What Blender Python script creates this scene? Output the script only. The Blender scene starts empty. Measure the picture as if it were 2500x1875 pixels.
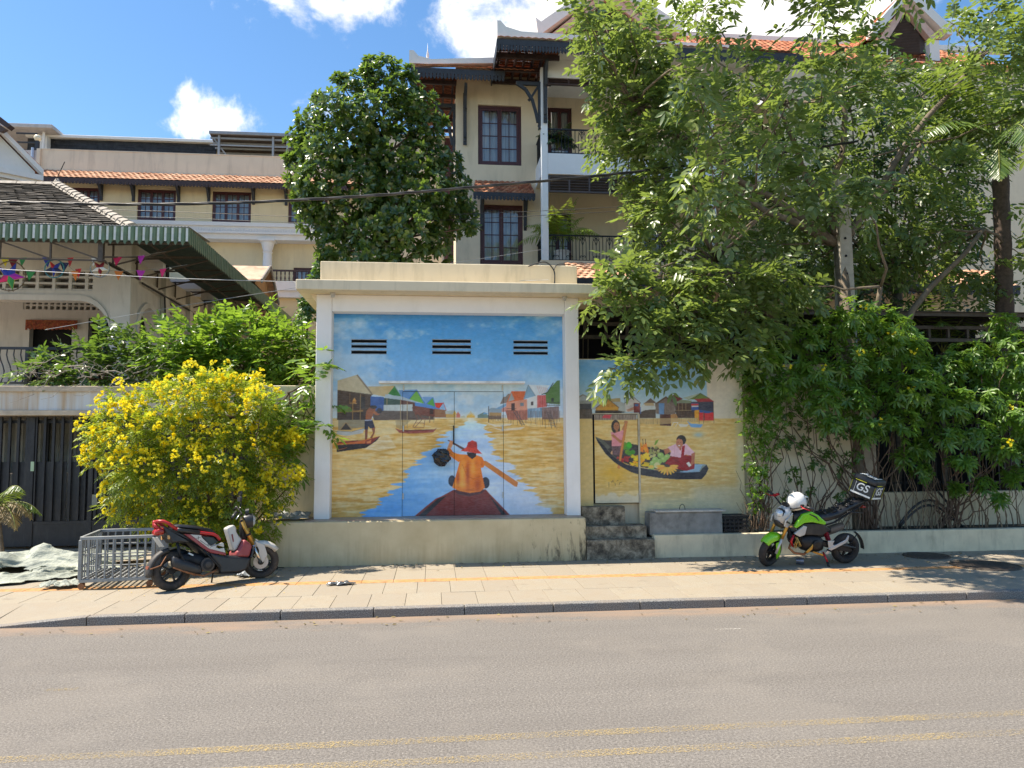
import bpy, math, random
import numpy as np
from mathutils import Vector, Matrix, Euler
R_ = math.radians
rnd = random.Random(7)
nr = np.random.RandomState(11)
scn = bpy.context.scene
col = scn.collection

# ------------------------------------------------------------------ camera
CAM = Vector((0.0, 0.0, 2.09)); YAW, PITCH, ROLL, FPX = 6.0, 4.25, -0.3, 1850.0
cd = bpy.data.cameras.new('camera'); cam = bpy.data.objects.new('camera', cd); col.objects.link(cam)
cd.sensor_width = 36.0; cd.lens = 36.0*FPX/2500.0; cd.clip_end = 2000.0; cd.clip_start = 0.05
CROT = (Matrix.Rotation(-R_(YAW), 3, 'Z') @ Matrix.Rotation(R_(90+PITCH), 3, 'X') @ Matrix.Rotation(R_(ROLL), 3, 'Z'))
cam.location = CAM; cam.rotation_euler = CROT.to_euler()
scn.camera = cam
scn.render.resolution_x, scn.render.resolution_y = 1024, 768

# ------------------------------------------------------------------ sky, sun, exposure
SUN_EL, SUN_AZ = 60.0, -84.0        # degrees; azimuth from +Y towards +X: high sun from the left, just behind the fronts
w = bpy.data.worlds.new('World'); scn.world = w; w.use_nodes = True
nt = w.node_tree; nt.nodes.clear()
def wn(t, **k):
    n = nt.nodes.new(t)
    for a, b in k.items(): setattr(n, a, b)
    return n
def wl(a, b): nt.links.new(a, b)
out = wn('ShaderNodeOutputWorld'); bg = wn('ShaderNodeBackground')
sky = wn('ShaderNodeTexSky', sky_type='NISHITA'); sky.sun_disc = False
sky.sun_elevation = R_(SUN_EL); sky.sun_rotation = R_(SUN_AZ)
sky.air_density = 1.0; sky.dust_density = 0.3; sky.ozone_density = 2.5; sky.altitude = 20
bg.inputs['Strength'].default_value = 0.11
tc = wn('ShaderNodeTexCoord')
def wmath(op, a, b=None, c=None):
    n = wn('ShaderNodeMath', operation=op)
    for i, v in enumerate((a, b, c)):
        if v is None: continue
        if isinstance(v, (int, float)): n.inputs[i].default_value = v
        else: wl(v, n.inputs[i])
    return n.outputs[0]
sep = wn('ShaderNodeSeparateXYZ'); wl(tc.outputs['Generated'], sep.inputs[0])
zz = wmath('MAXIMUM', sep.outputs[2], 0.06)
cmb = wn('ShaderNodeCombineXYZ')
wl(wmath('DIVIDE', sep.outputs[0], zz), cmb.inputs[0]); wl(wmath('DIVIDE', sep.outputs[1], zz), cmb.inputs[1])
nz = wn('ShaderNodeTexNoise'); nz.inputs['Scale'].default_value = 8.0; nz.inputs['Detail'].default_value = 10; nz.inputs['Roughness'].default_value = 0.62; nz.inputs['Distortion'].default_value = 0.25
wl(tc.outputs['Generated'], nz.inputs['Vector'])
dens = wmath('ADD', wmath('MULTIPLY', wmath('SUBTRACT', nz.outputs[0], 0.5), 2.1), 0.45)
def sky_dir(px, py):
    d = CROT @ Vector(((px-1250)/FPX, -(py-937.5)/FPX, -1)); d.normalize(); return d
# cloud banks: direction, angular size, weight
acc = None
for (px, py, sz, wt) in ((590, 45, .065, .32), (720, 70, .05, .26), (850, 25, .06, .30), (960, 5, .05, .2), (480, 300, .045, .32), (550, 285, .04, .30), (390, 300, .03, .28), (450, 225, .03, .24), (1440, 70, .18, .36), (1230, 110, .07, .20),
                         (1750, 60, .16, .36), (1100, 135, .05, .2), (780, 250, .04, .15), (2100, 60, .2, .3),
                         (150, 120, .20, -.2), (640, 200, .08, -.3), (250, 250, .09, -.2), (960, 150, .06, -.25), (1060, 90, .05, -.12)):
    d = sky_dir(px, py)
    dp = wn('ShaderNodeVectorMath', operation='DISTANCE'); wl(tc.outputs['Generated'], dp.inputs[0]); dp.inputs[1].default_value = d
    q = wmath('DIVIDE', dp.outputs['Value'], sz); q = wmath('MULTIPLY', q, q); q = wmath('MULTIPLY', q, -1.0)
    e = wmath('MULTIPLY', wmath('EXPONENT', q), wt)
    acc = e if acc is None else wmath('ADD', acc, e)
tot = wmath('ADD', dens, acc)
mr = wn('ShaderNodeMapRange', interpolation_type='SMOOTHSTEP'); mr.inputs['From Min'].default_value = 0.60; mr.inputs['From Max'].default_value = 1.02
wl(tot, mr.inputs['Value'])
mx = wn('ShaderNodeMix', data_type='RGBA')
wl(mr.outputs[0], mx.inputs['Factor']); hs_ = wn('ShaderNodeHueSaturation'); hs_.inputs['Saturation'].default_value = 1.22; hs_.inputs['Value'].default_value = .70; wl(sky.outputs[0], hs_.inputs['Color']); wl(hs_.outputs[0], mx.inputs[6]); nz2 = wn('ShaderNodeTexNoise'); nz2.inputs['Scale'].default_value = 14; nz2.inputs['Detail'].default_value = 6; wl(tc.outputs['Generated'], nz2.inputs['Vector']); cr2 = wn('ShaderNodeValToRGB'); cr2.color_ramp.elements[0].position = .35; cr2.color_ramp.elements[0].color = (3.5, 3.65, 3.9, 1); cr2.color_ramp.elements[1].position = .62; cr2.color_ramp.elements[1].color = (5.0, 5.05, 5.15, 1); wl(nz2.outputs[0], cr2.inputs[0]); wl(cr2.outputs[0], mx.inputs[7])
wl(mx.outputs[2], bg.inputs['Color']); wl(bg.outputs[0], out.inputs[0])

sl = bpy.data.lights.new('sun', 'SUN'); sun = bpy.data.objects.new('sun', sl); col.objects.link(sun)
sl.energy = 3.1; sl.angle = R_(0.55); sl.color = (1.0, 0.95, 0.87)
sd = Vector((math.sin(R_(SUN_AZ))*math.cos(R_(SUN_EL)), math.cos(R_(SUN_AZ))*math.cos(R_(SUN_EL)), math.sin(R_(SUN_EL))))
sun.rotation_euler = sd.to_track_quat('Z', 'Y').to_euler(); sun.location = sd*60
vs = scn.view_settings; vs.view_transform = 'Standard'; vs.look = 'None'; vs.gamma = 1.0; vs.use_curve_mapping = False
vs.exposure = 1.64
vs.use_white_balance = True; vs.white_balance_temperature = 7100; vs.white_balance_tint = 10

# ------------------------------------------------------------------ helpers
def at(px, py, Y):
    """point of the place seen at photo pixel (px, py) on the plane y = Y"""
    d = CROT @ Vector(((px-1250)/FPX, -(py-937.5)/FPX, -1)); t = (Y-CAM.y)/d.y
    return CAM + d*t
def tag(o, label=None, cat=None, group=None, kind=None):
    if label: o['label'] = label
    if cat: o['category'] = cat
    if group: o['group'] = group
    if kind: o['kind'] = kind
    return o
def thing(name, label, cat, loc=(0, 0, 0), rz=0.0, group=None):
    o = bpy.data.objects.new(name, None); col.objects.link(o); o.empty_display_size = .2
    o.location = loc; o.rotation_euler = (0, 0, rz)
    return tag(o, label, cat, group)
def adopt(o, p, local=False):
    """parent a part; parts are modelled in world space unless local"""
    o.parent = p
    if not local:
        m = Matrix.LocRotScale(p.location, p.rotation_euler, None)
        if p.parent is not None and p.type == 'MESH': m = None
        o.matrix_parent_inverse = WM(p).inverted()
def WM(o):
    m = Matrix.LocRotScale(o.location, o.rotation_euler, o.scale)
    return m if o.parent is None else WM(o.parent) @ o.matrix_parent_inverse @ m
def children(o): return [c for c in bpy.data.objects if c.parent is o]
def copy_tree(o, parent=None, kids=None):
    c = o.copy(); col.objects.link(c)
    if parent is not None: c.parent = parent
    for k in (children(o) if kids is None else kids): copy_tree(k, c)
    return c
class MB:
    def __init__(s): s.v = []; s.f = []; s.m = []; s.mi = 0
    def add(s, vs, fs):
        b = len(s.v); s.v.extend([tuple(q) for q in vs])
        for f in fs: s.f.append(tuple(b+i for i in f)); s.m.append(s.mi)
        return s
    def box(s, x0, x1, y0, y1, z0, z1, mtx=None):
        if x0 > x1: x0, x1 = x1, x0
        if y0 > y1: y0, y1 = y1, y0
        if z0 > z1: z0, z1 = z1, z0
        vs = [(x0,y0,z0),(x1,y0,z0),(x1,y1,z0),(x0,y1,z0),(x0,y0,z1),(x1,y0,z1),(x1,y1,z1),(x0,y1,z1)]
        if mtx is not None: vs = [mtx @ Vector(q) for q in vs]
        return s.add(vs, [(3,2,1,0),(4,5,6,7),(0,1,5,4),(1,2,6,5),(2,3,7,6),(3,0,4,7)])
    def bar(s, a, b, wd, ht=None, up=(0, 0, 1)):
        """square bar from a to b"""
        a = Vector(a); b = Vector(b); ht = wd if ht is None else ht
        d = (b-a); L = d.length; d.normalize(); u = Vector(up)
        if abs(d.dot(u)) > .98: u = Vector((0, 1, 0))
        x = d.cross(u).normalized(); z = x.cross(d).normalized()
        vs = []
        for p in (a, b):
            for (i, j) in ((-1,-1),(1,-1),(1,1),(-1,1)): vs.append(p + x*(i*wd/2) + z*(j*ht/2))
        return s.add(vs, [(0,1,2,3),(7,6,5,4),(0,4,5,1),(1,5,6,2),(2,6,7,3),(3,7,4,0)])
    def prism(s, poly, axis, a0, a1):
        """extrude 2-D poly; axis 'y': poly=(x,z); 'x': poly=(y,z); 'z': poly=(x,y)"""
        n = len(poly)
        def mk(p, a):
            return (p[0], a, p[1]) if axis == 'y' else ((a, p[0], p[1]) if axis == 'x' else (p[0], p[1], a))
        vs = [mk(p, a0) for p in poly] + [mk(p, a1) for p in poly]
        ar = sum(poly[i][0]*poly[(i+1) % n][1]-poly[(i+1) % n][0]*poly[i][1] for i in range(n))
        flip = (ar > 0) ^ (a1 < a0) ^ (axis == 'y')
        fs = [tuple(range(n)), tuple(range(2*n-1, n-1, -1))] + [(i, i+n, (i+1) % n+n, (i+1) % n) for i in range(n)]
        if flip: fs = [f[::-1] for f in fs]
        return s.add(vs, fs)
    def tube(s, path, rad, n=8, cap=True):
        P = [Vector(p) for p in path]; m = len(P)
        r = rad if isinstance(rad, (list, tuple)) else [rad]*m
        prev = None; vs = []
        for i in range(m):
            t = (P[min(i+1, m-1)]-P[max(i-1, 0)]).normalized()
            if prev is None:
                u = Vector((0, 0, 1)) if abs(t.z) < .9 else Vector((1, 0, 0)); x = t.cross(u).normalized()
            else:
                x = prev - t*prev.dot(t)
                x = x.normalized() if x.length > 1e-6 else t.orthogonal().normalized()
            prev = x; y = t.cross(x)
            for k in range(n):
                a = 2*math.pi*k/n; vs.append(P[i] + (x*math.cos(a)+y*math.sin(a))*r[i])
        fs = [(i*n+k, i*n+(k+1) % n, (i+1)*n+(k+1) % n, (i+1)*n+k) for i in range(m-1) for k in range(n)]
        if cap: fs += [tuple(range(n-1, -1, -1)), tuple((m-1)*n+k for k in range(n))]
        return s.add(vs, fs)
    def lathe(s, prof, n=20, mtx=None):
        """profile (r, z) around z"""
        vs = []; m = len(prof)
        for (r, z) in prof:
            for k in range(n):
                a = 2*math.pi*k/n; q = Vector((r*math.cos(a), r*math.sin(a), z)); vs.append(mtx @ q if mtx is not None else q)
        fs = [(i*n+k, i*n+(k+1) % n, (i+1)*n+(k+1) % n, (i+1)*n+k) for i in range(m-1) for k in range(n)]
        if prof[0][0] > 1e-4: fs.append(tuple(range(n-1, -1, -1)))
        if prof[-1][0] > 1e-4: fs.append(tuple((m-1)*n+k for k in range(n)))
        return s.add(vs, fs)
    def loft(s, secs, cap=True, closed=True):
        """sections: equal-length vertex loops"""
        n = len(secs[0]); vs = [q for sc in secs for q in sc]; fs = []
        for i in range(len(secs)-1):
            for k in range(n if closed else n-1):
                fs.append((i*n+k, i*n+(k+1) % n, (i+1)*n+(k+1) % n, (i+1)*n+k))
        if cap and closed: fs += [tuple(range(n-1, -1, -1)), tuple((len(secs)-1)*n+k for k in range(n))]
        return s.add(vs, fs)
    def torus(s, R, r, n=32, m=12, mtx=None, prof=None):
        vs = []
        for i in range(n):
            a = 2*math.pi*i/n
            for k in range(m):
                b = 2*math.pi*k/m
                pr, pz = (math.cos(b)*r, math.sin(b)*r) if prof is None else prof[k]
                q = Vector(((R+pr)*math.cos(a), pz, (R+pr)*math.sin(a))); vs.append(mtx @ q if mtx is not None else q)
        fs = [(i*m+k, i*m+(k+1) % m, ((i+1) % n)*m+(k+1) % m, ((i+1) % n)*m+k) for i in range(n) for k in range(m)]
        return s.add(vs, fs)
    def xform(s, mtx, start=0):
        s.v[start:] = [tuple(mtx @ Vector(q)) for q in s.v[start:]]; return s
    def mesh(s, name, mats):
        me = bpy.data.meshes.new(name); me.from_pydata(s.v, [], s.f)
        for m in (mats if isinstance(mats, (list, tuple)) else [mats]): me.materials.append(m)
        if any(s.m): me.polygons.foreach_set('material_index', s.m)
        return me
    def build(s, name, mats, parent=None, smooth=False, bevel=0.0, local=False, sub=0, recalc=True, seg=2, auto=None):
        me = s.mesh(name, mats)
        if recalc:
            import bmesh
            bm = bmesh.new(); bm.from_mesh(me); bmesh.ops.recalc_face_normals(bm, faces=bm.faces); bm.to_mesh(me); bm.free()
        o = bpy.data.objects.new(name, me); col.objects.link(o)
        if smooth: me.polygons.foreach_set('use_smooth', [True]*len(me.polygons))
        if auto is not None and smooth: me.set_sharp_from_angle(angle=R_(auto))
        if bevel:
            b = o.modifiers.new('bevel', 'BEVEL'); b.width = bevel; b.segments = seg; b.limit_method = 'ANGLE'; b.angle_limit = R_(40)
        if sub:
            b = o.modifiers.new('sub', 'SUBSURF'); b.levels = sub; b.render_levels = sub
        if parent is not None: adopt(o, parent, local)
        return o
def put(o, mesh_from, parent, loc, rz=0.0, name=None):
    """cheap sibling that shares mesh data"""
    c = bpy.data.objects.new(name or mesh_from.name.split('.')[0], mesh_from.data); col.objects.link(c)
    c.location = loc; c.rotation_euler = (0, 0, rz)
    if parent is not None: adopt(c, parent)
    return c
def box_obj(name, mat_, x0, x1, y0, y1, z0, z1, parent=None, bevel=0.0, kind=None):
    o = MB().box(x0, x1, y0, y1, z0, z1).build(name, mat_, parent, bevel=bevel)
    if kind: o['kind'] = kind
    return o

# ------------------------------------------------------------------ materials
def lin(r, g, b):
    f = lambda c: ((c/255.)/12.92 if c <= 10.3 else ((c/255.+.055)/1.055)**2.4)
    return (f(r), f(g), f(b), 1)
class NT:
    def __init__(s, name):
        s.mat = bpy.data.materials.new(name); s.mat.use_nodes = True; s.t = s.mat.node_tree
        s.p = s.t.nodes['Principled BSDF']; s.out = s.t.nodes['Material Output']
    def n(s, t, **k):
        q = s.t.nodes.new(t)
        for a, b in k.items(): setattr(q, a, b)
        return q
    def l(s, a, b): s.t.links.new(a, b)
    def pos(s): return s.n('ShaderNodeNewGeometry').outputs['Position']
    def obj(s): return s.n('ShaderNodeTexCoord').outputs['Object']
    def map(s, v, scale=(1, 1, 1), loc=(0, 0, 0), rot=(0, 0, 0)):
        m = s.n('ShaderNodeMapping'); s.l(v, m.inputs[0]); m.inputs['Scale'].default_value = scale; m.inputs['Location'].default_value = loc; m.inputs['Rotation'].default_value = rot
        return m.outputs[0]
    def noise(s, v, scale, detail=4, rough=.55, dist=0.0):
        q = s.n('ShaderNodeTexNoise'); s.l(v, q.inputs['Vector']); q.inputs['Scale'].default_value = scale; q.inputs['Detail'].default_value = detail
        q.inputs['Roughness'].default_value = rough; q.inputs['Distortion'].default_value = dist; return q.outputs[0]
    def ramp(s, v, stops):
        q = s.n('ShaderNodeValToRGB'); s.l(v, q.inputs[0]); e = q.color_ramp.elements
        while len(e) < len(stops): e.new(.5)
        for a, (p, c) in zip(e, stops): a.position = p; a.color = c if len(c) == 4 else (*c, 1)
        return q.outputs[0]
    def rng(s, v, a, b, c=0., d=1.):
        q = s.n('ShaderNodeMapRange'); s.l(v, q.inputs[0])
        for i, x in zip((1, 2, 3, 4), (a, b, c, d)): q.inputs[i].default_value = x
        return q.outputs[0]
    def mix(s, f, a, b, mode='MIX'):
        q = s.n('ShaderNodeMix', data_type='RGBA', blend_type=mode)
        for i, x in ((0, f), (6, a), (7, b)):
            if hasattr(x, 'is_linked'): s.l(x, q.inputs[i])
            else: q.inputs[i].default_value = x if i == 0 else (x if len(x) == 4 else (*x, 1))
        return q.outputs[2]
    def math(s, op, a, b=0.0):
        q = s.n('ShaderNodeMath', operation=op)
        for i, x in enumerate((a, b)):
            if hasattr(x, 'is_linked'): s.l(x, q.inputs[i])
            else: q.inputs[i].default_value = x
        return q.outputs[0]
    def bump(s, h, strength=.3, dist=.01):
        q = s.n('ShaderNodeBump'); q.inputs['Strength'].default_value = strength; q.inputs['Distance'].default_value = dist
        s.l(h, q.inputs['Height']); s.l(q.outputs[0], s.p.inputs['Normal'])
    def set(s, **k):
        for a, b in k.items():
            i = s.p.inputs[{'color': 'Base Color', 'rough': 'Roughness', 'metal': 'Metallic', 'spec': 'Specular IOR Level', 'trans': 'Transmission Weight', 'ior': 'IOR', 'coat': 'Coat Weight', 'alpha': 'Alpha', 'emit': 'Emission Color', 'estr': 'Emission Strength', 'sheen': 'Sheen Weight'}[a]]
            if hasattr(b, 'is_linked'): s.l(b, i)
            else: i.default_value = (*b, 1) if isinstance(b, tuple) and len(b) == 3 else b
        return s
MAT = {}
def plain(name, c, rough=.6, metal=0., var=.12, vscale=6., bump=.0, bscale=60., spec=.4, coat=0., dirt=None, dirt_amt=.4, dscale=2.5, streak=None):
    """base colour with tonal variation, optional dirt patches and fine relief"""
    if name in MAT: return MAT[name]
    t = NT(name); c = c if len(c) == 4 else (*c, 1); p = t.pos()
    nz_ = t.noise(p, vscale, 5, .6)
    lo = tuple(x*(1-var) for x in c[:3]); hi = tuple(min(1, x*(1+var)) for x in c[:3])
    cc = t.ramp(nz_, [(.3, lo), (.7, hi)])
    if dirt is not None:
        q = t.map(p, streak) if streak else p
        m = t.rng(t.noise(q, dscale, 7, .68, .4), .5, .78, 0, dirt_amt)
        cc = t.mix(m, cc, dirt)
    t.set(color=cc, rough=rough, metal=metal, spec=spec, coat=coat)
    t.l(t.rng(t.noise(p, vscale*3, 3), .3, .7, max(.03, rough-.08), min(1, rough+.08)), t.p.inputs['Roughness'])
    if bump: t.bump(t.noise(p, bscale, 5, .6), bump, .004)
    MAT[name] = t.mat; return t.mat
def leaf_mat(name, dark, light, trans, rough=.38, tw=.35, young=None):
    if name in MAT: return MAT[name]
    t = NT(name); g = t.n('ShaderNodeNewGeometry'); r = g.outputs['Random Per Island']
    stops = [(0, dark), (.75, light)] + ([(.95, light), (1, young)] if young else [])
    c = t.ramp(r, stops)
    big = t.noise(g.outputs['Position'], 1.3, 3)
    c = t.mix(t.rng(big, .3, .7, 0, .45), c, dark)
    t.set(color=c, rough=rough, spec=.75)
    tr = t.n('ShaderNodeBsdfTranslucent'); t.l(t.mix(t.rng(big, .3, .7, 0, .4), trans, tuple(x*.6 for x in trans)), tr.inputs[0])
    m = t.n('ShaderNodeMixShader'); m.inputs[0].default_value = tw
    t.l(t.p.outputs[0], m.inputs[1]); t.l(tr.outputs[0], m.inputs[2]); t.l(m.outputs[0], t.out.inputs[0])
    MAT[name] = t.mat; return t.mat
GZ = 0.09     # pavement level, the carriageway is at 0
# ================================================================== ground, road, pavement
def asphalt():
    t = NT('asphalt'); p = t.pos()
    fine = t.noise(p, 130, 3, .7); mid = t.noise(p, 9, 5, .6); big = t.noise(t.map(p, (.35, 1.6, 1)), 1.1, 4, .6)
    v = t.n('ShaderNodeTexVoronoi'); t.l(p, v.inputs['Vector']); v.inputs['Scale'].default_value = 75
    base = t.ramp(fine, [(.30, (.068, .062, .056)), (.5, (.155, .141, .126)), (.70, (.285, .26, .232))])
    base = t.mix(t.rng(mid, .3, .7, 0, .35), base, (.185, .165, .145))
    base = t.mix(t.rng(big, .42, .75, 0, .4), base, (.125, .110, .096))
    chips = t.rng(t.noise(p, 47, 2, .5), .70, .78, 0, .8); base = t.mix(chips, base, (.05, .045, .04)); lt = t.rng(t.noise(p, 38, 2, .5), .69, .75, 0, .7); base = t.mix(lt, base, (.42, .38, .33))
    oil = t.rng(t.noise(t.map(p, (.5, 1.1, 1)), 1.9, 6, .7), .62, .72, 0, .35); base = t.mix(oil, base, (.085, .076, .068))
    agg = t.noise(p, 52, 2, .6); base = t.mix(t.rng(agg, .52, .66, 0, .5), base, (.30, .275, .245)); base = t.mix(t.rng(agg, .46, .34, 0, .5), base, (.06, .055, .05))
    trk = t.rng(t.noise(t.map(p, (.04, 1.5, 1)), 1.1, 3), .42, .62, 0, .2); base = t.mix(trk, base, (.115, .104, .094)); pat = t.rng(t.noise(p, .55, 4, .6), .52, .60, 0, .22); base = t.mix(pat, base, (.23, .205, .175))
    # reddish dust swept against the kerb
    sp = t.n('ShaderNodeSeparateXYZ'); t.l(p, sp.inputs[0])
    edge = t.math('ADD', t.rng(sp.outputs[1], 8.3, 9.25, -.35, 1.0), t.rng(t.noise(t.map(p, (.6, 2, 1)), 1.7, 5, .65), .3, .7, -.45, .45))
    edge = t.rng(edge, .35, 1.15, 0, .8)
    base = t.mix(edge, base, t.ramp(fine, [(.3, (.22, .145, .095)), (.7, (.33, .235, .165))]))
    # worn paint specks
    t.set(color=base, rough=.9, spec=.25)
    t.bump(t.math('ADD', fine, t.math('MULTIPLY', v.outputs['Distance'], .6)), .5, .006)
    return t.mat
def grid_plane(name, x0, x1, y0, y1, z, m, kind='structure', nx=1, ny=1):
    b = MB(); b.add([(x0, y0, z), (x1, y0, z), (x1, y1, z), (x0, y1, z)], [(0, 1, 2, 3)])
    return tag(b.build(name, m, recalc=False), kind=kind)
earth = plain('earth', (.16, .12, .08), .95, var=.3, vscale=2, bump=.5, bscale=25)
grid_plane('ground', -400, 400, -120, 600, -.03, earth)
grid_plane('road', -200, 200, -6, 9.34, 0.0, asphalt())
# yellow centre lines, worn thin
def worn_paint(name, c, lo, hi):
    t = NT(name); p = t.pos()
    f = t.math('ADD', t.noise(p, 75, 4, .8), t.math('MULTIPLY', t.noise(t.map(p, (.6, .3, 1)), 1.6, 4), .30))
    a = t.rng(f, lo, hi, 0, .85); t.set(color=c, rough=.85, alpha=a); return t.mat
ylw = worn_paint('worn_yellow_paint', (.46, .335, .13), .645, .80)
for y in (5.5, 5.15):
    o = grid_plane('painted_line', -60, 60, y-.055, y+.055, .004, ylw)
wsp = worn_paint('worn_white_paint', (.62, .58, .52), .64, .78)
grid_plane('painted_line', 3.1, 3.4, 8.22, 8.26, .004, wsp)
grid_plane('painted_line', -3.25, -3.0, 6.93, 7.0, .004, ylw)
# pavement bed and individual slabs
KY = 9.30
bed = MB().box(-3.93, 60, KY+.05, 40, -.5, GZ-.035).box(-60, -3.931, KY+.93, 40, -.5, GZ-.035).build('pavement', plain('pavement_bed', (.13, .115, .095), .95, var=.25, vscale=8))
tag(bed, kind='structure')
def slab_mat():
    t = NT('granite_slab'); p = t.pos(); g = t.n('ShaderNodeObjectInfo')
    fine = t.noise(p, 160, 3, .7); mid = t.noise(p, 5, 5, .65)
    c = t.ramp(fine, [(.3, (.185, .160, .120)), (.5, (.305, .268, .208)), (.7, (.40, .36, .29))])
    c = t.mix(t.rng(mid, .35, .75, 0, .45), c, (.30, .225, .145))
    wet = t.rng(t.noise(t.map(p, (.9, 1, 1)), 1.5, 6, .7, .6), .62, .74, 0, .35); c = t.mix(wet, c, (.20, .155, .10))
    c = t.mix(t.math('MULTIPLY', g.outputs['Random'], .45), c, (.25, .21, .165)); c = t.mix(t.rng(t.noise(p, 2.6, 7, .72, .3), .60, .68, 0, .5), c, (.17, .14, .105))
    t.set(color=c, rough=.8, spec=.3); t.bump(fine, .25, .003); return t.mat
slabm = slab_mat()
orangem = plain('orange_tactile_slab', (.43, .22, .085), .85, var=.3, vscale=14, dirt=(.36, .28, .2), dirt_amt=.85, dscale=3.5)
def slab_mesh(sx, sy, th=.045):
    b = MB(); e = .0022
    b.box(e, sx-e, e, sy-e, -th, 0); return b
big = slab_mesh(.45, .8).build('paving_slab', slabm, bed, bevel=.003, seg=1)
half = slab_mesh(.45, .42).build('paving_slab', slabm, bed, bevel=.003, seg=1)
tact = slab_mesh(.45, .22).build('tactile_slab', orangem, bed, bevel=.003, seg=1)
rows = ['b', 'b', 't', 'b', 'h', 'b', 'b', 'b', 'b']
y = 9.44; first = {}
for i, k in enumerate(rows):
    src, h = {'b': (big, .8), 't': (tact, .22), 'h': (half, .42)}[k]
    x = (-9.2 if i else -3.93) + (.1 if i > 1 else 0); xmax = 10.9 if y < 12.55 else -2.6
    while x < xmax:
        loc = (x, y, GZ + rnd.uniform(-.002, .002))
        if src.name not in first: first[src.name] = 1; src.location = loc; src.matrix_parent_inverse = Matrix()
        else:
            o = bpy.data.objects.new(src.name.split('.')[0], src.data); col.objects.link(o); o.parent = bed
            o.location = loc; o.rotation_euler = (rnd.uniform(-.002, .002), rnd.uniform(-.002, .002), 0)
            bv = o.modifiers.new('bevel', 'BEVEL'); bv.width = .003; bv.segments = 1
        x += .45
    y += h
# kerb stones, dropped at the gate driveway
t = NT('kerb_granite'); p = t.pos(); fine = t.noise(p, 90, 3, .75)
c = t.ramp(fine, [(.36, (.035, .034, .034)), (.5, (.16, .15, .14)), (.62, (.36, .345, .32))])
c = t.mix(t.rng(t.noise(p, 2.2, 5), .45, .75, 0, .5), c, (.26, .19, .13)); t.set(color=c, rough=.75); t.bump(fine, .3, .003); kerbm = t.mat
x = -3.93; k = 0
while x < 12:
    L = 1.08
    MB().box(x+.004, x+L-.004, KY, KY+.135, -.2, GZ+.012).build('kerb_stone', kerbm, bed, bevel=.012)
    x += L; k += 1
b = MB(); x0 = -5.05
b.add([(x0, KY, -.2), (-3.934, KY, -.2), (-3.934, KY+.135, -.2), (x0, KY+.135, -.2), (x0, KY, .006), (-3.934, KY, GZ+.01), (-3.934, KY+.135, GZ+.01), (x0, KY+.135, .006)],
      [(3,2,1,0),(4,5,6,7),(0,1,5,4),(1,2,6,5),(2,3,7,6),(3,0,4,7)])
b.build('kerb_stone', kerbm, bed, bevel=.008)
apr = MB().add([(-14, KY-.04, .003), (-5.055, KY-.04, .003), (-5.055, KY+.94, GZ), (-14, KY+.94, GZ), (-14, KY+.94, -.2), (-5.055, KY+.94, -.2), (-14, KY-.04, -.2), (-5.055, KY-.04, -.2)], [(0, 1, 2, 3), (1, 7, 5, 2), (0, 6, 7, 1), (3, 2, 5, 4)]).add([(-5.055, KY+.13, .006), (-3.932, KY+.13, GZ), (-3.932, KY+.945, GZ), (-5.055, KY+.945, GZ)], [(0, 1, 2, 3)]).build('driveway_apron', slabm); tag(apr, kind='structure')
# round manhole covers set in the pavement
iron = plain('cast_iron', (.07, .055, .045), .7, metal=.3, var=.35, vscale=20, dirt=(.2, .15, .1), dirt_amt=.5)
for (cx, cy, r, lb) in ((8.62, 11.22, .46, 'large round iron manhole cover set in the pavement'), (8.35, 12.25, .34, 'smaller round iron cover beside the low cream planter wall')):
    mc = thing('manhole_cover', lb, 'manhole cover', (cx, cy, GZ))
    MB().lathe([(0.001, .0), (r, .0), (r, .012), (r*.93, .014), (.001, .014)], 40).build('lid', iron, mc, local=True)
    b = MB()
    for i in range(-5, 6):
        hw = math.sqrt(max(0, (r*.85)**2-(i*r*.15)**2)); 
        if hw > .05: b.box(-hw, hw, i*r*.15-.012, i*r*.15+.012, .0135, .020)
    b.build('tread_rib', iron, mc, local=True); MB().torus(r*1.03, .02, 40, 6, Matrix.Translation((0, 0, .004)) @ Matrix.Rotation(math.pi/2, 4, 'X')).build('frame', iron, mc, local=True)
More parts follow.
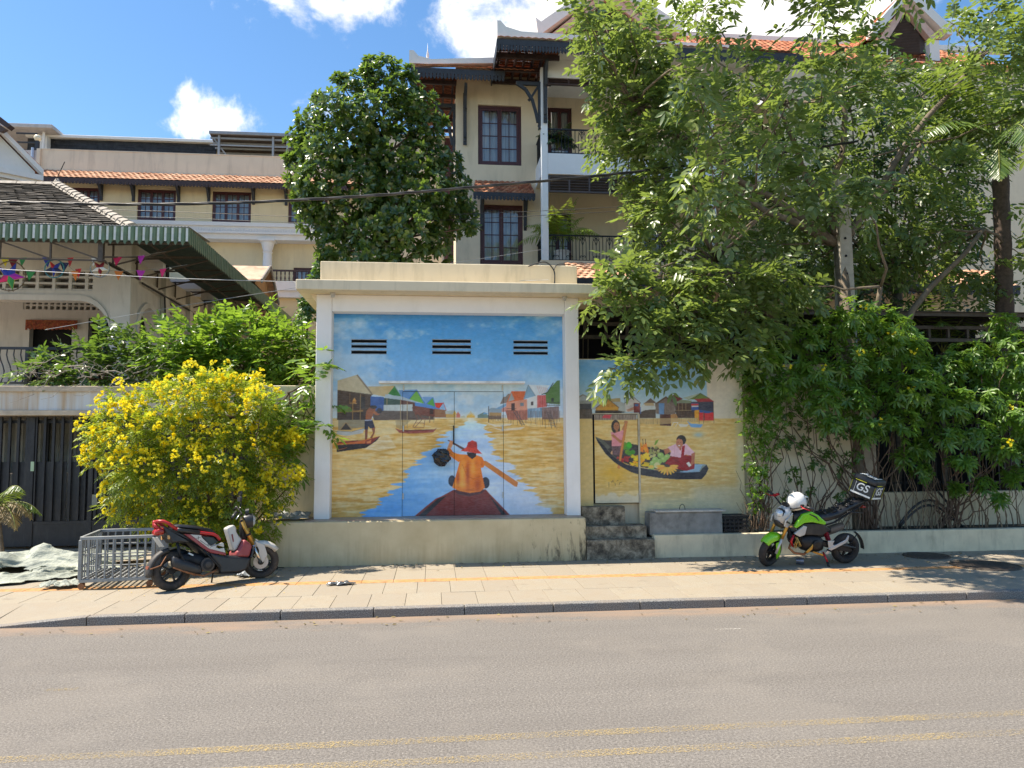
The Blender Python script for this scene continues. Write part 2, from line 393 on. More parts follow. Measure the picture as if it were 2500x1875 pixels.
# ================================================================== the two wall paintings (flat paint, worked out as colour arrays)
class Canvas:
    def __init__(s, x0, x1, y0, y1, k):
        s.x0, s.y0, s.k = x0, y0, k; s.w = int((x1-x0)*k); s.h = int((y1-y0)*k); s.x1, s.y1 = x1, y1
        s.a = np.zeros((s.h, s.w, 3)); s.X, s.Y = np.meshgrid(x0+(np.arange(s.w)+.5)/k, y0+(np.arange(s.h)+.5)/k)
    def noise(s, sx, sy, oct=4, seed=0):
        r = np.random.RandomState(seed); out = np.zeros((s.h, s.w)); amp = 1.; tot = 0
        for o in range(oct):
            gx, gy = sx/2**o, sy/2**o; nx = int((s.x1-s.x0)/gx)+3; ny = int((s.y1-s.y0)/gy)+3; g = r.rand(ny, nx)
            fx = (s.X-s.x0)/gx; fy = (s.Y-s.y0)/gy; ix = fx.astype(int); iy = fy.astype(int); tx = fx-ix; ty = fy-iy
            tx = tx*tx*(3-2*tx); ty = ty*ty*(3-2*ty)
            out += amp*((g[iy, ix]*(1-tx)+g[iy, ix+1]*tx)*(1-ty)+(g[iy+1, ix]*(1-tx)+g[iy+1, ix+1]*tx)*ty); tot += amp; amp *= .55
        return out/tot
    def blend(s, m, c):
        c = np.array(c, float)
        if c.ndim == 1: c = c[None, None, :]
        s.a += m[..., None]*(c-s.a)
    def cover(s, pts):
        P = np.array(pts, float); k = s.k
        i0 = max(0, int((P[:, 0].min()-s.x0)*k)-1); i1 = min(s.w, int((P[:, 0].max()-s.x0)*k)+2); j0 = max(0, int((P[:, 1].min()-s.y0)*k)-1); j1 = min(s.h, int((P[:, 1].max()-s.y0)*k)+2)
        if i1 <= i0 or j1 <= j0: return None
        acc = np.zeros((j1-j0, i1-i0))
        for ox, oy in ((-.25, -.25), (.25, -.25), (-.25, .25), (.25, .25)):
            x = s.X[j0:j1, i0:i1]+ox/k; y = s.Y[j0:j1, i0:i1]+oy/k; ins = np.zeros(x.shape, bool)
            for a in range(len(P)):
                (xa, ya), (xb, yb) = P[a], P[(a+1) % len(P)]
                if ya == yb: continue
                ins ^= ((ya > y) != (yb > y)) & (x < (xb-xa)*(y-ya)/(yb-ya)+xa)
            acc += ins*.25
        return (j0, j1, i0, i1, acc)
    def poly(s, pts, c, al=1., var=10, vx=40, vy=40, seed=1):
        q = s.cover(pts)
        if q is None: return
        j0, j1, i0, i1, m = q; cc = np.array(c, float)[None, None, :]
        if var: cc = cc + ((s.nz(vx, vy)[j0:j1, i0:i1]-.5)*2*var)[..., None]
        v = s.a[j0:j1, i0:i1]; v += (m*al)[..., None]*(cc-v)
    _n = None
    def nz(s, vx, vy):
        if s._n is None: s._n = {}
        if (vx, vy) not in s._n: s._n[(vx, vy)] = s.noise(vx, vy, 3, 5)
        return s._n[(vx, vy)]
    def line(s, pts, wd, c, al=1.):
        for (xa, ya), (xb, yb) in zip(pts[:-1], pts[1:]):
            dx, dy = xb-xa, yb-ya; L = math.hypot(dx, dy) or 1; nx, ny = -dy/L*wd/2, dx/L*wd/2
            s.poly([(xa+nx, ya+ny), (xb+nx, yb+ny), (xb-nx, yb-ny), (xa-nx, ya-ny)], c, al, 0)
    def ell(s, cx, cy, rx, ry, c, al=1., rot=0., n=22):
        s.poly([(cx+math.cos(a)*rx*math.cos(rot)-math.sin(a)*ry*math.sin(rot), cy+math.cos(a)*rx*math.sin(rot)+math.sin(a)*ry*math.cos(rot)) for a in (2*math.pi*i/n for i in range(n))], c, al, 8)
    def soft(s, cx, cy, rx, ry, c, al):
        m = np.exp(-(((s.X-cx)/rx)**2+((s.Y-cy)/ry)**2))*al; s.blend(m, c)
    def lin(s, gain=.98):
        v = np.clip(s.a, 0, 255)/255.; g_ = v.mean(-1, keepdims=True); v = np.clip(g_+(v-g_)*1.22, 0, 1); v = np.where(v < .04045, v/12.92, ((v+.055)/1.055)**2.4); return v*gain
    def sample(s, x, y, L):
        i = np.clip((x-s.x0)*s.k-.5, 0, s.w-1.001); j = np.clip((y-s.y0)*s.k-.5, 0, s.h-1.001); a = i.astype(int); b = j.astype(int); tx = (i-a)[:, None]; ty = (j-b)[:, None]
        return (L[b, a]*(1-tx)+L[b, a+1]*tx)*(1-ty)+(L[b+1, a]*(1-tx)+L[b+1, a+1]*tx)*ty
def lerp_y(cv, stops):
    ys = [q[0] for q in stops]; return np.stack([np.interp(cv.Y, ys, [q[1][i] for q in stops]) for i in range(3)], -1)
sst = lambda v, a, b: (lambda t: t*t*(3-2*t))(np.clip((v-a)/(b-a), 0, 1))

def paint_river():
    c = Canvas(60, 2140, -490, 1345, .5)
    c.a[:] = lerp_y(c, [(-490, (54, 138, 194)), (-380, (72, 152, 204)), (-150, (112, 176, 218)), (20, (140, 192, 226)), (130, (176, 208, 226)), (260, (205, 218, 222)), (460, (226, 230, 228))])
    n = c.noise(420, 210, 6, 3); n2 = c.noise(160, 90, 5, 9)
    side = np.exp(-((c.X-60)/520)**2)*.22 + np.exp(-((c.X-2140)/300)**2)*.10 - np.exp(-((c.Y+470)/60)**2)*.12
    c.blend(sst(n*.75+n2*.25+side*.7, .50, .74)*.75, (200, 220, 232)); c.blend(sst(n2+side*.3, .62, .8)*.35, (222, 230, 234)); c.blend(sst(c.noise(300, 160, 5, 21), .55, .72)*.25, (80, 155, 206))
    # cumulus edges, upper left
    for (x, y, r) in ((150, -330, 120), (260, -380, 100), (330, -280, 90), (160, -180, 130), (300, -120, 140), (430, -40, 120), (120, 0, 150)):
        m = sst(np.hypot(c.X-x, (c.Y-y)*1.15)+(n2-.5)*90, r, r*.55)*.35; c.blend(m, (188, 212, 226))
    # water
    W = sst(c.Y, 452, 466)
    st = c.noise(150, 16, 4, 31); s2 = c.noise(70, 9, 3, 32); big = c.noise(400, 120, 3, 33)
    och = lerp_y(c, [(455, (226, 194, 128)), (560, (214, 172, 96)), (900, (224, 188, 120)), (1340, (212, 168, 92))])
    och = och + ((big-.5)*60)[..., None]
    c.blend(W, och); m = sst(st*.6+s2*.4, .47, .60); c.blend(W*m*.65, (240, 222, 180)); c.blend(W*sst(st*.55+s2*.45, .45, .32)*.5, (184, 134, 54)); c.blend(W*sst(c.X, 500, 150)*sst(c.Y, 700, 820)*sst(c.Y, 1060, 980)*.45, (228, 202, 148))
    # blue channel with streaky banks
    ys = [455, 520, 560, 660, 740, 830, 950, 1080, 1220, 1345]; lx = [1272, 1215, 1130, 1010, 930, 800, 700, 590, 420, 310]; rx = [1285, 1390, 1430, 1470, 1440, 1560, 1700, 1810, 1900, 2060]
    jag = (c.noise(500, 22, 3, 41)-.5)*240*np.interp(c.Y, [455, 620, 1345], [.15, 1, 1.1]); jag2 = (c.noise(500, 22, 3, 42)-.5)*240*np.interp(c.Y, [455, 620, 1345], [.15, 1, 1.1])
    B = sst(c.X-(np.interp(c.Y, ys, lx)+jag), -14, 10)*sst((np.interp(c.Y, ys, rx)+jag2)-c.X, -14, 10)*W
    blue = np.stack([np.interp(c.X, [300, 900, 1300, 2000], q) for q in ((104, 148, 200, 214), (168, 194, 220, 224), (222, 230, 240, 236))], -1)
    blue = blue + ((c.noise(260, 40, 4, 51)-.5)*70)[..., None]*np.array([1.2, .8, .4])
    blue = blue + (np.interp(c.Y, [455, 560, 700], [45, 15, 0]))[..., None]; c.blend(B, np.clip(blue, 0, 240)); c.soft(1800, 1270, 200, 90, (226, 226, 234), .7)
    c.soft(1276, 455, 60, 40, (250, 240, 205), .9)
    for x, h in ((1245, 30), (1256, 42), (1268, 52), (1278, 66), (1289, 54), (1300, 42), (1310, 28)): c.poly([(x-8, 455), (x-3, 455-h*.7), (x, 455-h), (x+3, 455-h*.7), (x+8, 455)], (222, 172, 66), .8, 20)
    P, Ln, E = c.poly, c.line, c.ell
    # ---- houses on the left bank
    P([(70, 205), (375, 248), (375, 472), (70, 472)], (78, 58, 42))
    for y in range(215, 470, 15): Ln([(70, y), (375, y+28)], 3, (50, 38, 30), .8)
    P([(70, 120), (250, 65), (395, 246), (380, 244), (70, 204)], (200, 186, 156)); P([(250, 65), (395, 246), (375, 246), (238, 72)], (140, 122, 98)); Ln([(70, 205), (385, 248)], 5, (110, 92, 70))
    P([(275, 265), (318, 268), (318, 372), (280, 372)], (42, 36, 34)); P([(70, 395), (300, 385), (300, 400), (70, 410)], (150, 116, 70)); P([(70, 408), (370, 398), (370, 474), (70, 474)], (62, 48, 42), .9)
    for k in range(26): E(80+rnd.random()*120, 350+rnd.random()*50, 16, 12, (84+rnd.randint(-20, 30), 128+rnd.randint(-20, 25), 52), .8)
    Ln([(209, 300), (209, 480)], 7, (150, 116, 70)); P([(205, 305), (222, 272), (242, 305)], (206, 152, 84)); P([(208, 305), (238, 305), (236, 325), (212, 325)], (176, 122, 62)); Ln([(178, 322), (244, 326)], 5, (190, 150, 96)); Ln([(181, 230), (181, 330)], 4, (140, 110, 76)); Ln([(277, 240), (277, 480)], 7, (150, 124, 84))
    P([(368, 262), (490, 268), (490, 392), (368, 392)], (52, 92, 146), 1, 22)
    P([(340, 172), (582, 168), (522, 242), (535, 272), (388, 244)], (198, 180, 142)); P([(525, 240), (582, 168), (648, 265), (600, 262)], (44, 122, 62)); Ln([(582, 168), (648, 265)], 6, (120, 160, 170))
    P([(488, 276), (640, 282), (640, 342), (488, 342)], (44, 74, 62)); P([(640, 282), (772, 316), (772, 424), (640, 424)], (92, 56, 46)); P([(498, 243), (645, 262), (782, 308), (780, 320), (690, 300), (498, 276)], (178, 194, 200))
    P([(370, 390), (745, 392), (945, 446), (945, 474), (400, 476)], (92, 78, 68), 1, 20); P([(486, 340), (745, 334), (745, 394), (486, 390)], (206, 212, 206))
    for x in range(495, 745, 14): Ln([(x, 338), (x, 390)], 2, (165, 172, 168), .7)
    P([(618, 205), (782, 200), (712, 286), (645, 262)], (106, 150, 196)); P([(712, 286), (782, 203), (862, 332)], (112, 172, 78)); Ln([(712, 286), (782, 201), (862, 334)], 8, (64, 116, 184))
    P([(832, 264), (932, 268), (866, 332), (858, 322)], (128, 168, 208)); P([(866, 332), (932, 274), (956, 362)], (94, 162, 82)); Ln([(866, 332), (932, 270), (956, 364)], 6, (70, 124, 188))
    P([(768, 342), (992, 378), (1002, 452), (768, 424)], (118, 66, 50)); P([(766, 316), (880, 330), (1002, 374), (992, 384), (768, 346)], (92, 142, 194))
    for y in range(356, 430, 12): Ln([(768, y), (996, y+26)], 2, (84, 46, 38), .8)
    P([(902, 372), (935, 378), (935, 424), (902, 418)], (60, 40, 36)); P([(948, 372), (1052, 386), (1052, 454), (948, 454)], (152, 112, 82)); P([(948, 320), (1027, 318), (986, 370), (958, 360)], (206, 70, 48)); P([(986, 370), (1027, 320), (1052, 388)], (152, 188, 214)); Ln([(986, 370), (1027, 318), (1054, 390)], 5, (190, 62, 46))
    P([(1050, 416), (1142, 422), (1142, 456), (1050, 456)], (204, 168, 100)); P([(1044, 394), (1130, 388), (1148, 426), (1046, 420)], (188, 192, 182)); P([(1112, 424), (1130, 388), (1152, 428)], (216, 182, 92)); P([(1146, 424), (1160, 398), (1182, 430), (1180, 455), (1146, 455)], (206, 132, 112)); P([(1185, 440), (1215, 436), (1235, 455), (1185, 455)], (196, 190, 160), .8)
    for x, y0, y1 in ((637, 282, 552), (698, 300, 550), (515, 280, 345), (900, 440, 500), (940, 450, 500)): Ln([(x, y0), (x, y1)], 6, (172, 150, 112))
    P([(80, 472), (318, 472), (318, 540), (80, 560)], (140, 134, 118), .8); P([(590, 470), (740, 470), (640, 560), (600, 540)], (150, 138, 112), .5)
    for q in ([(765, 390), (842, 462)], [(742, 362), (792, 466)], [(792, 466), (748, 540)], [(842, 462), (765, 545)], [(860, 462), (850, 540)], [(770, 500), (858, 505)], [(842, 462), (905, 466)], [(905, 466), (905, 500)], [(750, 540), (850, 545)]): Ln(q, 5, (132, 82, 62))
    for k in range(8): Ln([(760+k*9, 382+k*9), (782+k*7, 384+k*9)], 4, (132, 82, 62))
    # boats
    P([(586, 548), (640, 566), (940, 560), (968, 548), (935, 588), (740, 598), (628, 590)], (150, 78, 66)); P([(640, 566), (940, 560), (920, 570), (690, 578)], (110, 52, 46)); Ln([(660, 560), (720, 592)], 4, (98, 46, 42))
    P([(84, 562), (150, 487), (206, 548), (206, 566), (84, 566)], (170, 146, 110)); P([(104, 560), (150, 500), (196, 556), (190, 562)], (58, 48, 42)); P([(70, 568), (200, 578), (318, 545), (300, 592), (160, 614), (70, 602)], (196, 196, 190)); Ln([(70, 572), (200, 580), (316, 548)], 4, (130, 130, 126))
    P([(326, 735), (400, 640), (530, 608), (604, 722), (450, 752)], (246, 242, 232), .35); P([(360, 480), (600, 500), (590, 600), (420, 620)], (236, 216, 168), .5)
    P([(70, 698), (310, 680), (455, 622), (425, 660), (330, 724), (70, 760)], (34, 28, 36)); P([(70, 668), (300, 655), (455, 619), (420, 645), (318, 684), (70, 694)], (194, 108, 56)); P([(70, 672), (250, 655), (300, 658), (200, 672), (70, 684)], (120, 46, 38)); P([(325, 660), (455, 620), (370, 692), (322, 690)], (122, 50, 40)); Ln([(80, 742), (160, 720)], 4, (176, 110, 60)); P([(330, 670), (378, 652), (372, 680), (344, 684)], (206, 128, 84))
    # fisherman
    P([(320, 556), (346, 556), (340, 650), (320, 650)], (128, 74, 48)); P([(376, 545), (412, 540), (406, 592), (382, 642), (366, 632), (392, 590)], (140, 84, 54)); P([(316, 478), (386, 474), (410, 542), (366, 550), (350, 530), (346, 562), (316, 560)], (32, 38, 60)); Ln([(318, 477), (384, 474)], 8, (190, 196, 210))
    P([(328, 402), (345, 375), (372, 384), (398, 384), (392, 424), (374, 470), (324, 470)], (152, 92, 58)); P([(388, 388), (430, 408), (442, 376), (456, 378), (448, 428), (416, 432), (392, 412)], (166, 104, 68)); P([(345, 376), (366, 356), (376, 372), (350, 392)], (150, 92, 58)); E(392, 374, 22, 24, (142, 86, 54)); E(394, 358, 32, 16, (36, 28, 28)); E(446, 392, 26, 26, (40, 40, 52), .8)
    # ---- houses on the right bank
    P([(1340, 432), (1400, 404), (1442, 436), (1442, 458), (1340, 458)], (120, 140, 130)); P([(1388, 425), (1402, 404), (1440, 420)], (110, 160, 190)); P([(1440, 440), (1480, 440), (1560, 442), (1560, 470), (1440, 470)], (110, 92, 76)); P([(1450, 404), (1562, 404), (1562, 442), (1450, 440)], (176, 142, 96)); P([(1445, 378), (1470, 364), (1572, 374), (1562, 410), (1450, 408)], (152, 168, 176)); Ln([(1443, 350), (1443, 500)], 7, (60, 50, 46))
    P([(1548, 332), (1580, 264), (1600, 264), (1622, 238), (1642, 238), (1622, 318)], (142, 128, 118)); P([(1498, 376), (1620, 318), (1652, 320), (1562, 374)], (132, 168, 194))
    P([(1606, 318), (1650, 292), (1805, 286), (1805, 388), (1606, 388)], (218, 154, 128)); P([(1610, 316), (1655, 212), (1788, 212), (1766, 292)], (206, 108, 58)); P([(1622, 310), (1655, 226), (1684, 292)], (166, 172, 168))
    for k in range(7): Ln([(1668+k*16, 216), (1660+k*16, 288)], 2, (160, 76, 40), .7)
    P([(1654, 325), (1684, 322), (1684, 390), (1654, 390)], (70, 48, 46)); P([(1735, 320), (1768, 318), (1768, 350), (1735, 350)], (120, 132, 136)); P([(1565, 372), (1608, 350), (1608, 400), (1565, 404)], (214, 158, 146)); P([(1596, 390), (1805, 386), (1805, 476), (1620, 476)], (172, 98, 78), .9, 26)
    for q in ([(1608, 372), (1700, 372)], [(1608, 390), (1700, 390)]): Ln(q, 4, (60, 46, 44))
    P([(1800, 284), (1898, 252), (1898, 366), (1800, 372)], (224, 222, 216)); P([(1895, 252), (1984, 248), (1986, 356), (1895, 366)], (188, 72, 68), 1, 30)
    for x in range(1905, 1985, 16): Ln([(x, 254), (x, 360)], 5, (222, 190, 180), .6)
    P([(1765, 286), (1812, 154), (2016, 158), (1950, 242), (1880, 256)], (216, 222, 222))
    for k in range(6): Ln([(1895+k*18, 165+k*3), (1920+k*17, 235)], 5, (192, 110, 88), .45)
    P([(1768, 286), (1812, 156), (1876, 256)], (138, 170, 188)); Ln([(1768, 288), (1812, 154), (1880, 258)], 5, (110, 130, 136)); P([(1836, 310), (1860, 308), (1860, 342), (1836, 342)], (70, 62, 62))
    P([(1803, 374), (1942, 364), (1942, 452), (1803, 458)], (124, 152, 172), .9, 50, 16, 60); P([(1940, 364), (2100, 352), (2100, 470), (1940, 474)], (120, 92, 86), .85, 40, 14, 60)
    P([(1938, 242), (1985, 222), (2050, 150), (2085, 114), (2110, 112), (2110, 336), (1980, 324), (1975, 242)], (86, 118, 60)); Ln([(1936, 244), (1990, 226), (2048, 135)], 8, (52, 66, 58)); P([(2026, 276), (2052, 274), (2052, 312), (2026, 312)], (44, 56, 44))
    for q in ([(1975, 320), (2110, 316)], [(1975, 346), (2110, 344)]): Ln(q, 6, (56, 60, 46))
    for x in range(1980, 2110, 13): Ln([(x, 318), (x, 348)], 3, (56, 60, 46))
    for k in range(46):
        x = 1450+k*14.5+rnd.uniform(-4, 4); Ln([(x, 430 if x < 1600 else 395), (x+rnd.uniform(-4, 4), 478+rnd.random()*95*(x-1350)/750)], rnd.choice((3, 4, 5)), (112, 78, 56), .75)
    for (a, b_) in (((1672, 400), (1752, 530)), ((1700, 396), (1776, 526)), ((1985, 396), (2030, 556)), ((2012, 392), (2066, 546))): Ln([a, b_], 5, (74, 66, 70))
    for k in range(9): Ln([(1680+k*9, 410+k*14), (1704+k*9, 406+k*14)], 4, (74, 66, 70)); Ln([(1992+k*5, 410+k*15), (2016+k*5.5, 406+k*15)], 4, (74, 66, 70))
    P([(1420, 500), (1520, 524), (1660, 510), (1640, 528), (1500, 540)], (240, 232, 216), .8); P([(1440, 538), (1560, 560), (1782, 540), (1740, 566), (1560, 576)], (238, 226, 204), .8)
    # ---- paddler in the bow
    P([(762, 1346), (880, 1250), (960, 1190), (1122, 1104), (1412, 1104), (1482, 1180), (1634, 1346)], (122, 46, 40), 1, 12); P([(800, 1338), (985, 1178), (1064, 1150), (862, 1338)], (30, 24, 30)); P([(1436, 1148), (1604, 1336), (1560, 1336)], (30, 24, 30)); Ln([(762, 1346), (880, 1248), (962, 1186), (1064, 1148)], 8, (150, 66, 54)); Ln([(1440, 1140), (1640, 1346)], 7, (150, 66, 54))
    P([(1116, 1108), (1412, 1106), (1380, 1140), (1262, 1166), (1160, 1146)], (76, 34, 40))
    E(1106, 1026, 34, 50, (42, 50, 66)); E(1412, 1046, 38, 52, (42, 50, 66)); E(1100, 1018, 18, 34, (58, 66, 84), .6)
    P([(1063, 660), (1078, 657), (1224, 734), (1206, 750)], (86, 46, 42)); P([(1400, 846), (1424, 852), (1712, 1045), (1702, 1086), (1680, 1082), (1398, 886)], (204, 130, 66), 1, 18)
    shirt = [(1190, 788), (1245, 790), (1290, 832), (1330, 795), (1382, 815), (1408, 868), (1396, 906), (1370, 912), (1395, 1040), (1407, 1090), (1362, 1126), (1270, 1136), (1170, 1116), (1108, 1086), (1140, 980), (1176, 852), (1165, 857), (1088, 802), (1058, 742), (1086, 724), (1116, 766), (1150, 780)]
    P(shirt, (228, 128, 32), 1, 16)
    for (cx, cy, rx_, ry_, cc, al) in ((1200, 960, 26, 120, (250, 176, 84), .95), (1300, 900, 30, 90, (250, 172, 80), .85), (1180, 1060, 60, 22, (252, 184, 96), .8), (1340, 1060, 30, 60, (170, 72, 12), .85), (1250, 960, 16, 110, (166, 70, 10), .85), (1160, 1000, 14, 60, (166, 70, 12), .8), (1330, 870, 20, 40, (190, 86, 20), .4), (1120, 790, 24, 12, (244, 170, 80), .5), (1270, 1110, 70, 10, (176, 78, 18), .5), (1230, 840, 24, 30, (242, 160, 66), .4), (1380, 880, 10, 26, (178, 78, 18), .4)):
        q = np.exp(-(((c.X-cx)/rx_)**2+((c.Y-cy)/ry_)**2))*al; cov = c.cover(shirt); m = np.zeros(q.shape); m[cov[0]:cov[1], cov[2]:cov[3]] = cov[4]; c.blend(q*m, cc)
    Ln([(1200, 880), (1240, 980), (1300, 1010), (1360, 990)], 5, (170, 74, 14), .5); Ln([(1076, 770), (1110, 790)], 4, (150, 66, 20), .7); Ln([(1098, 756), (1128, 778)], 4, (150, 66, 20), .7)
    P([(1060, 738), (1074, 700), (1088, 660), (1116, 666), (1112, 700), (1100, 728)], (220, 156, 114)); P([(1240, 768), (1328, 774), (1326, 806), (1290, 832), (1250, 802)], (36, 26, 32))
    P([(1238, 722), (1252, 682), (1290, 661), (1326, 674), (1337, 700), (1337, 748), (1234, 736)], (196, 58, 44)); P([(1183, 757), (1236, 724), (1336, 738), (1383, 784), (1330, 780), (1262, 766)], (204, 72, 54))
    for k in range(5): Ln([(1242+k*2, 716-k*10), (1290, 724-k*11), (1336, 712-k*8)], 5, (120, 30, 34), .75)
    for k in range(6): Ln([(1215+k*24, 742+k*2), (1206+k*28, 757+k*3)], 4, (130, 34, 34), .7)
    g = c.noise(30, 30, 3, 77); c.a *= (1+(g-.5)*.10)[..., None]
    return c

def paint_market():
    c = Canvas(50, 1830, 76, 1785, .5)
    c.a[:] = lerp_y(c, [(76, (104, 166, 214)), (250, (140, 190, 222)), (420, (172, 206, 226)), (620, (194, 214, 224)), (720, (205, 215, 215))])
    n = c.noise(400, 160, 5, 4); c.blend(sst(n, .5, .75)*.5, (196, 216, 230)); c.blend(sst(c.X, 1424, 1432), (226, 216, 200))
    W = sst(c.Y, 708, 720); st = c.noise(170, 22, 4, 6); s2 = c.noise(60, 11, 3, 7)
    och = lerp_y(c, [(708, (216, 182, 116)), (900, (224, 194, 132)), (1200, (216, 184, 118)), (1450, (206, 176, 114)), (1600, (206, 190, 152)), (1785, (210, 198, 168))])
    c.blend(W, och); c.blend(W*sst(st*.6+s2*.4, .5, .62)*.6, (236, 214, 166)); c.blend(W*sst(st*.6+s2*.4, .45, .34)*.4*sst(c.Y, 1560, 1380), (198, 150, 76)); c.blend(sst(c.X, 1690, 1780)*W, (214, 200, 166)); c.blend(sst(c.X, 1180, 1330)*sst(c.Y, 1380, 1500)*.7, (202, 192, 164))
    c.soft(430, 1290, 170, 120, (214, 170, 62), .8); c.blend(sst(c.X, 205, 200)*W, (216, 190, 134))
    P, Ln, E = c.poly, c.line, c.ell
    def streaks(x0, x1, y0, y1, cc, step=9, al=.7):
        x = x0
        while x < x1: Ln([(x, y0), (x+rnd.uniform(-3, 3), y1)], rnd.choice((2, 3, 4)), cc, al); x += step*rnd.uniform(.6, 1.4)
    P([(50, 476), (105, 452), (292, 546), (292, 614), (50, 614)], (176, 184, 188)); P([(50, 488), (104, 451), (292, 545), (284, 552), (105, 466), (50, 500)], (140, 136, 128)); P([(72, 556), (192, 548), (192, 614), (72, 614)], (58, 60, 66)); P([(66, 520), (196, 520), (180, 552), (70, 552)], (150, 154, 150)); P([(50, 612), (198, 612), (198, 712), (50, 712)], (92, 82, 76)); streaks(50, 198, 612, 712, (54, 48, 46))
    P([(335, 502), (496, 494), (502, 532), (548, 552), (552, 650), (440, 640)], (172, 178, 176)); P([(333, 504), (496, 494), (502, 532), (400, 534)], (168, 152, 112)); P([(236, 600), (365, 500), (482, 594), (474, 628), (240, 630)], (180, 134, 62), 1, 26, 20, 12); Ln([(236, 602), (365, 499), (484, 596)], 6, (84, 64, 46)); P([(230, 624), (470, 624), (550, 644), (476, 660), (230, 660)], (52, 42, 36)); P([(262, 592), (470, 590), (474, 618), (256, 620)], (204, 158, 74), .8)
    P([(196, 660), (664, 660), (664, 728), (196, 728)], (136, 122, 112)); streaks(200, 660, 664, 726, (210, 202, 188), 14); streaks(200, 660, 664, 726, (80, 66, 62), 16); P([(298, 704), (330, 670), (412, 662), (382, 712)], (200, 78, 92))
    P([(546, 548), (628, 474), (714, 546), (706, 652), (554, 642)], (204, 200, 196), 1, 20); P([(560, 620), (700, 560), (700, 600), (580, 640)], (160, 96, 66), .6); P([(640, 546), (706, 546), (706, 652), (640, 652)], (118, 48, 50), 1, 30); P([(650, 556), (690, 556), (690, 580), (650, 580)], (60, 100, 150)); Ln([(544, 550), (628, 473), (716, 550)], 6, (70, 60, 58)); Ln([(545, 480), (545, 560)], 4, (80, 70, 60)); Ln([(586, 440), (586, 520)], 4, (80, 70, 60))
    P([(712, 584), (742, 556), (822, 496), (880, 546), (872, 604), (868, 652), (712, 652)], (206, 212, 214)); P([(738, 560), (820, 494), (882, 546), (800, 546)], (104, 88, 78)); P([(745, 545), (850, 545), (860, 575), (760, 575)], (176, 150, 112), .8); P([(760, 622), (872, 614), (872, 706), (696, 708), (696, 652)], (74, 60, 52)); Ln([(712, 586), (712, 660)], 7, (60, 110, 170))
    P([(866, 552), (985, 474), (1084, 542), (1078, 668), (876, 664)], (128, 114, 106), 1, 18, 18, 18); P([(864, 554), (985, 473), (1086, 544), (1068, 552), (985, 492), (890, 556)], (92, 74, 66)); streaks(880, 1075, 550, 664, (100, 88, 82), 12, .5); P([(905, 546), (966, 546), (960, 668), (908, 668)], (112, 148, 190)); P([(914, 668), (1032, 668), (1032, 792), (914, 788)], (80, 44, 38)); Ln([(972, 668), (972, 790)], 5, (52, 30, 28)); P([(1030, 672), (1112, 656), (1114, 748), (1034, 752)], (180, 136, 90))
    P([(1012, 490), (1078, 450), (1164, 500), (1130, 534), (1058, 528)], (112, 46, 52)); Ln([(1012, 490), (1078, 450)], 6, (220, 214, 206)); P([(1082, 545), (1255, 545), (1258, 634), (1082, 634)], (80, 58, 48)); P([(1082, 542), (1145, 510), (1262, 520), (1262, 548)], (134, 144, 124)); P([(1076, 630), (1294, 626), (1294, 708), (1110, 708)], (68, 50, 42)); streaks(1080, 1290, 630, 706, (110, 88, 70), 12); Ln([(1080, 628), (1300, 624)], 5, (160, 140, 110))
    for x in (1120, 1158, 1196): Ln([(x, 546), (x, 632)], 5, (150, 130, 104))
    P([(1252, 534), (1492, 528), (1492, 652), (1258, 644)], (62, 64, 82)); P([(1165, 492), (1356, 438), (1292, 502), (1222, 512)], (172, 182, 168)); P([(1222, 512), (1356, 443), (1454, 496), (1280, 506)], (104, 124, 58)); Ln([(1290, 500), (1356, 440), (1456, 498)], 6, (60, 70, 50)); P([(1282, 502), (1452, 496), (1508, 532), (1330, 534)], (156, 40, 52)); P([(1256, 550), (1332, 550), (1332, 622), (1256, 622)], (60, 96, 158)); P([(1256, 552), (1332, 552), (1332, 572), (1256, 576)], (190, 70, 76)); P([(1258, 576), (1332, 574), (1332, 588), (1258, 590)], (220, 214, 214))
    P([(1290, 626), (1336, 620), (1336, 742), (1290, 706)], (214, 154, 54), 1, 26); P([(1336, 640), (1494, 650), (1494, 734), (1336, 738)], (198, 36, 46), 1, 22); P([(1388, 650), (1392, 735), (1400, 735), (1396, 650)], (120, 20, 30)); P([(1336, 620), (1488, 640), (1440, 658), (1344, 648)], (50, 92, 146))
    for x in (1338, 1385, 1498): Ln([(x, 530 if x > 1400 else 640), (x, 768)], 5, (112, 84, 64))
    P([(690, 710), (1330, 708), (1290, 746), (916, 776), (690, 764)], (206, 184, 138), .7); streaks(690, 915, 710, 775, (150, 124, 92), 13); streaks(1110, 1330, 708, 750, (150, 124, 92), 13)
    P([(1110, 770), (1225, 776), (1200, 802), (1130, 802)], (226, 222, 210)); P([(1205, 738), (1250, 770), (1378, 776), (1352, 812), (1246, 806)], (122, 170, 212)); c.soft(1325, 890, 50, 25, (150, 190, 215), .7); Ln([(1040, 795), (1060, 755), (1110, 755), (1080, 800)], 6, (228, 226, 220))
    # boat
    P([(226, 902), (310, 938), (395, 944), (700, 998), (960, 1048), (1080, 1100), (1280, 1198), (1406, 1208), (1336, 1286), (1080, 1290), (900, 1260), (600, 1210), (430, 1140), (330, 1050)], (54, 50, 50)); P([(226, 902), (312, 938), (384, 1010), (330, 1066), (260, 960)], (92, 92, 82)); P([(310, 938), (396, 944), (404, 1010), (382, 1010)], (62, 54, 54))
    P([(1270, 1200), (1406, 1208), (1336, 1285), (1070, 1290), (1180, 1270)], (154, 182, 200)); P([(1362, 1214), (1408, 1210), (1350, 1278), (1322, 1280)], (134, 144, 136))
    for k in range(12): E(560+rnd.uniform(-34, 60), 1035+rnd.uniform(-55, 50), 26, 24, (74+rnd.randint(-20, 40), 150+rnd.randint(-20, 20), 44))
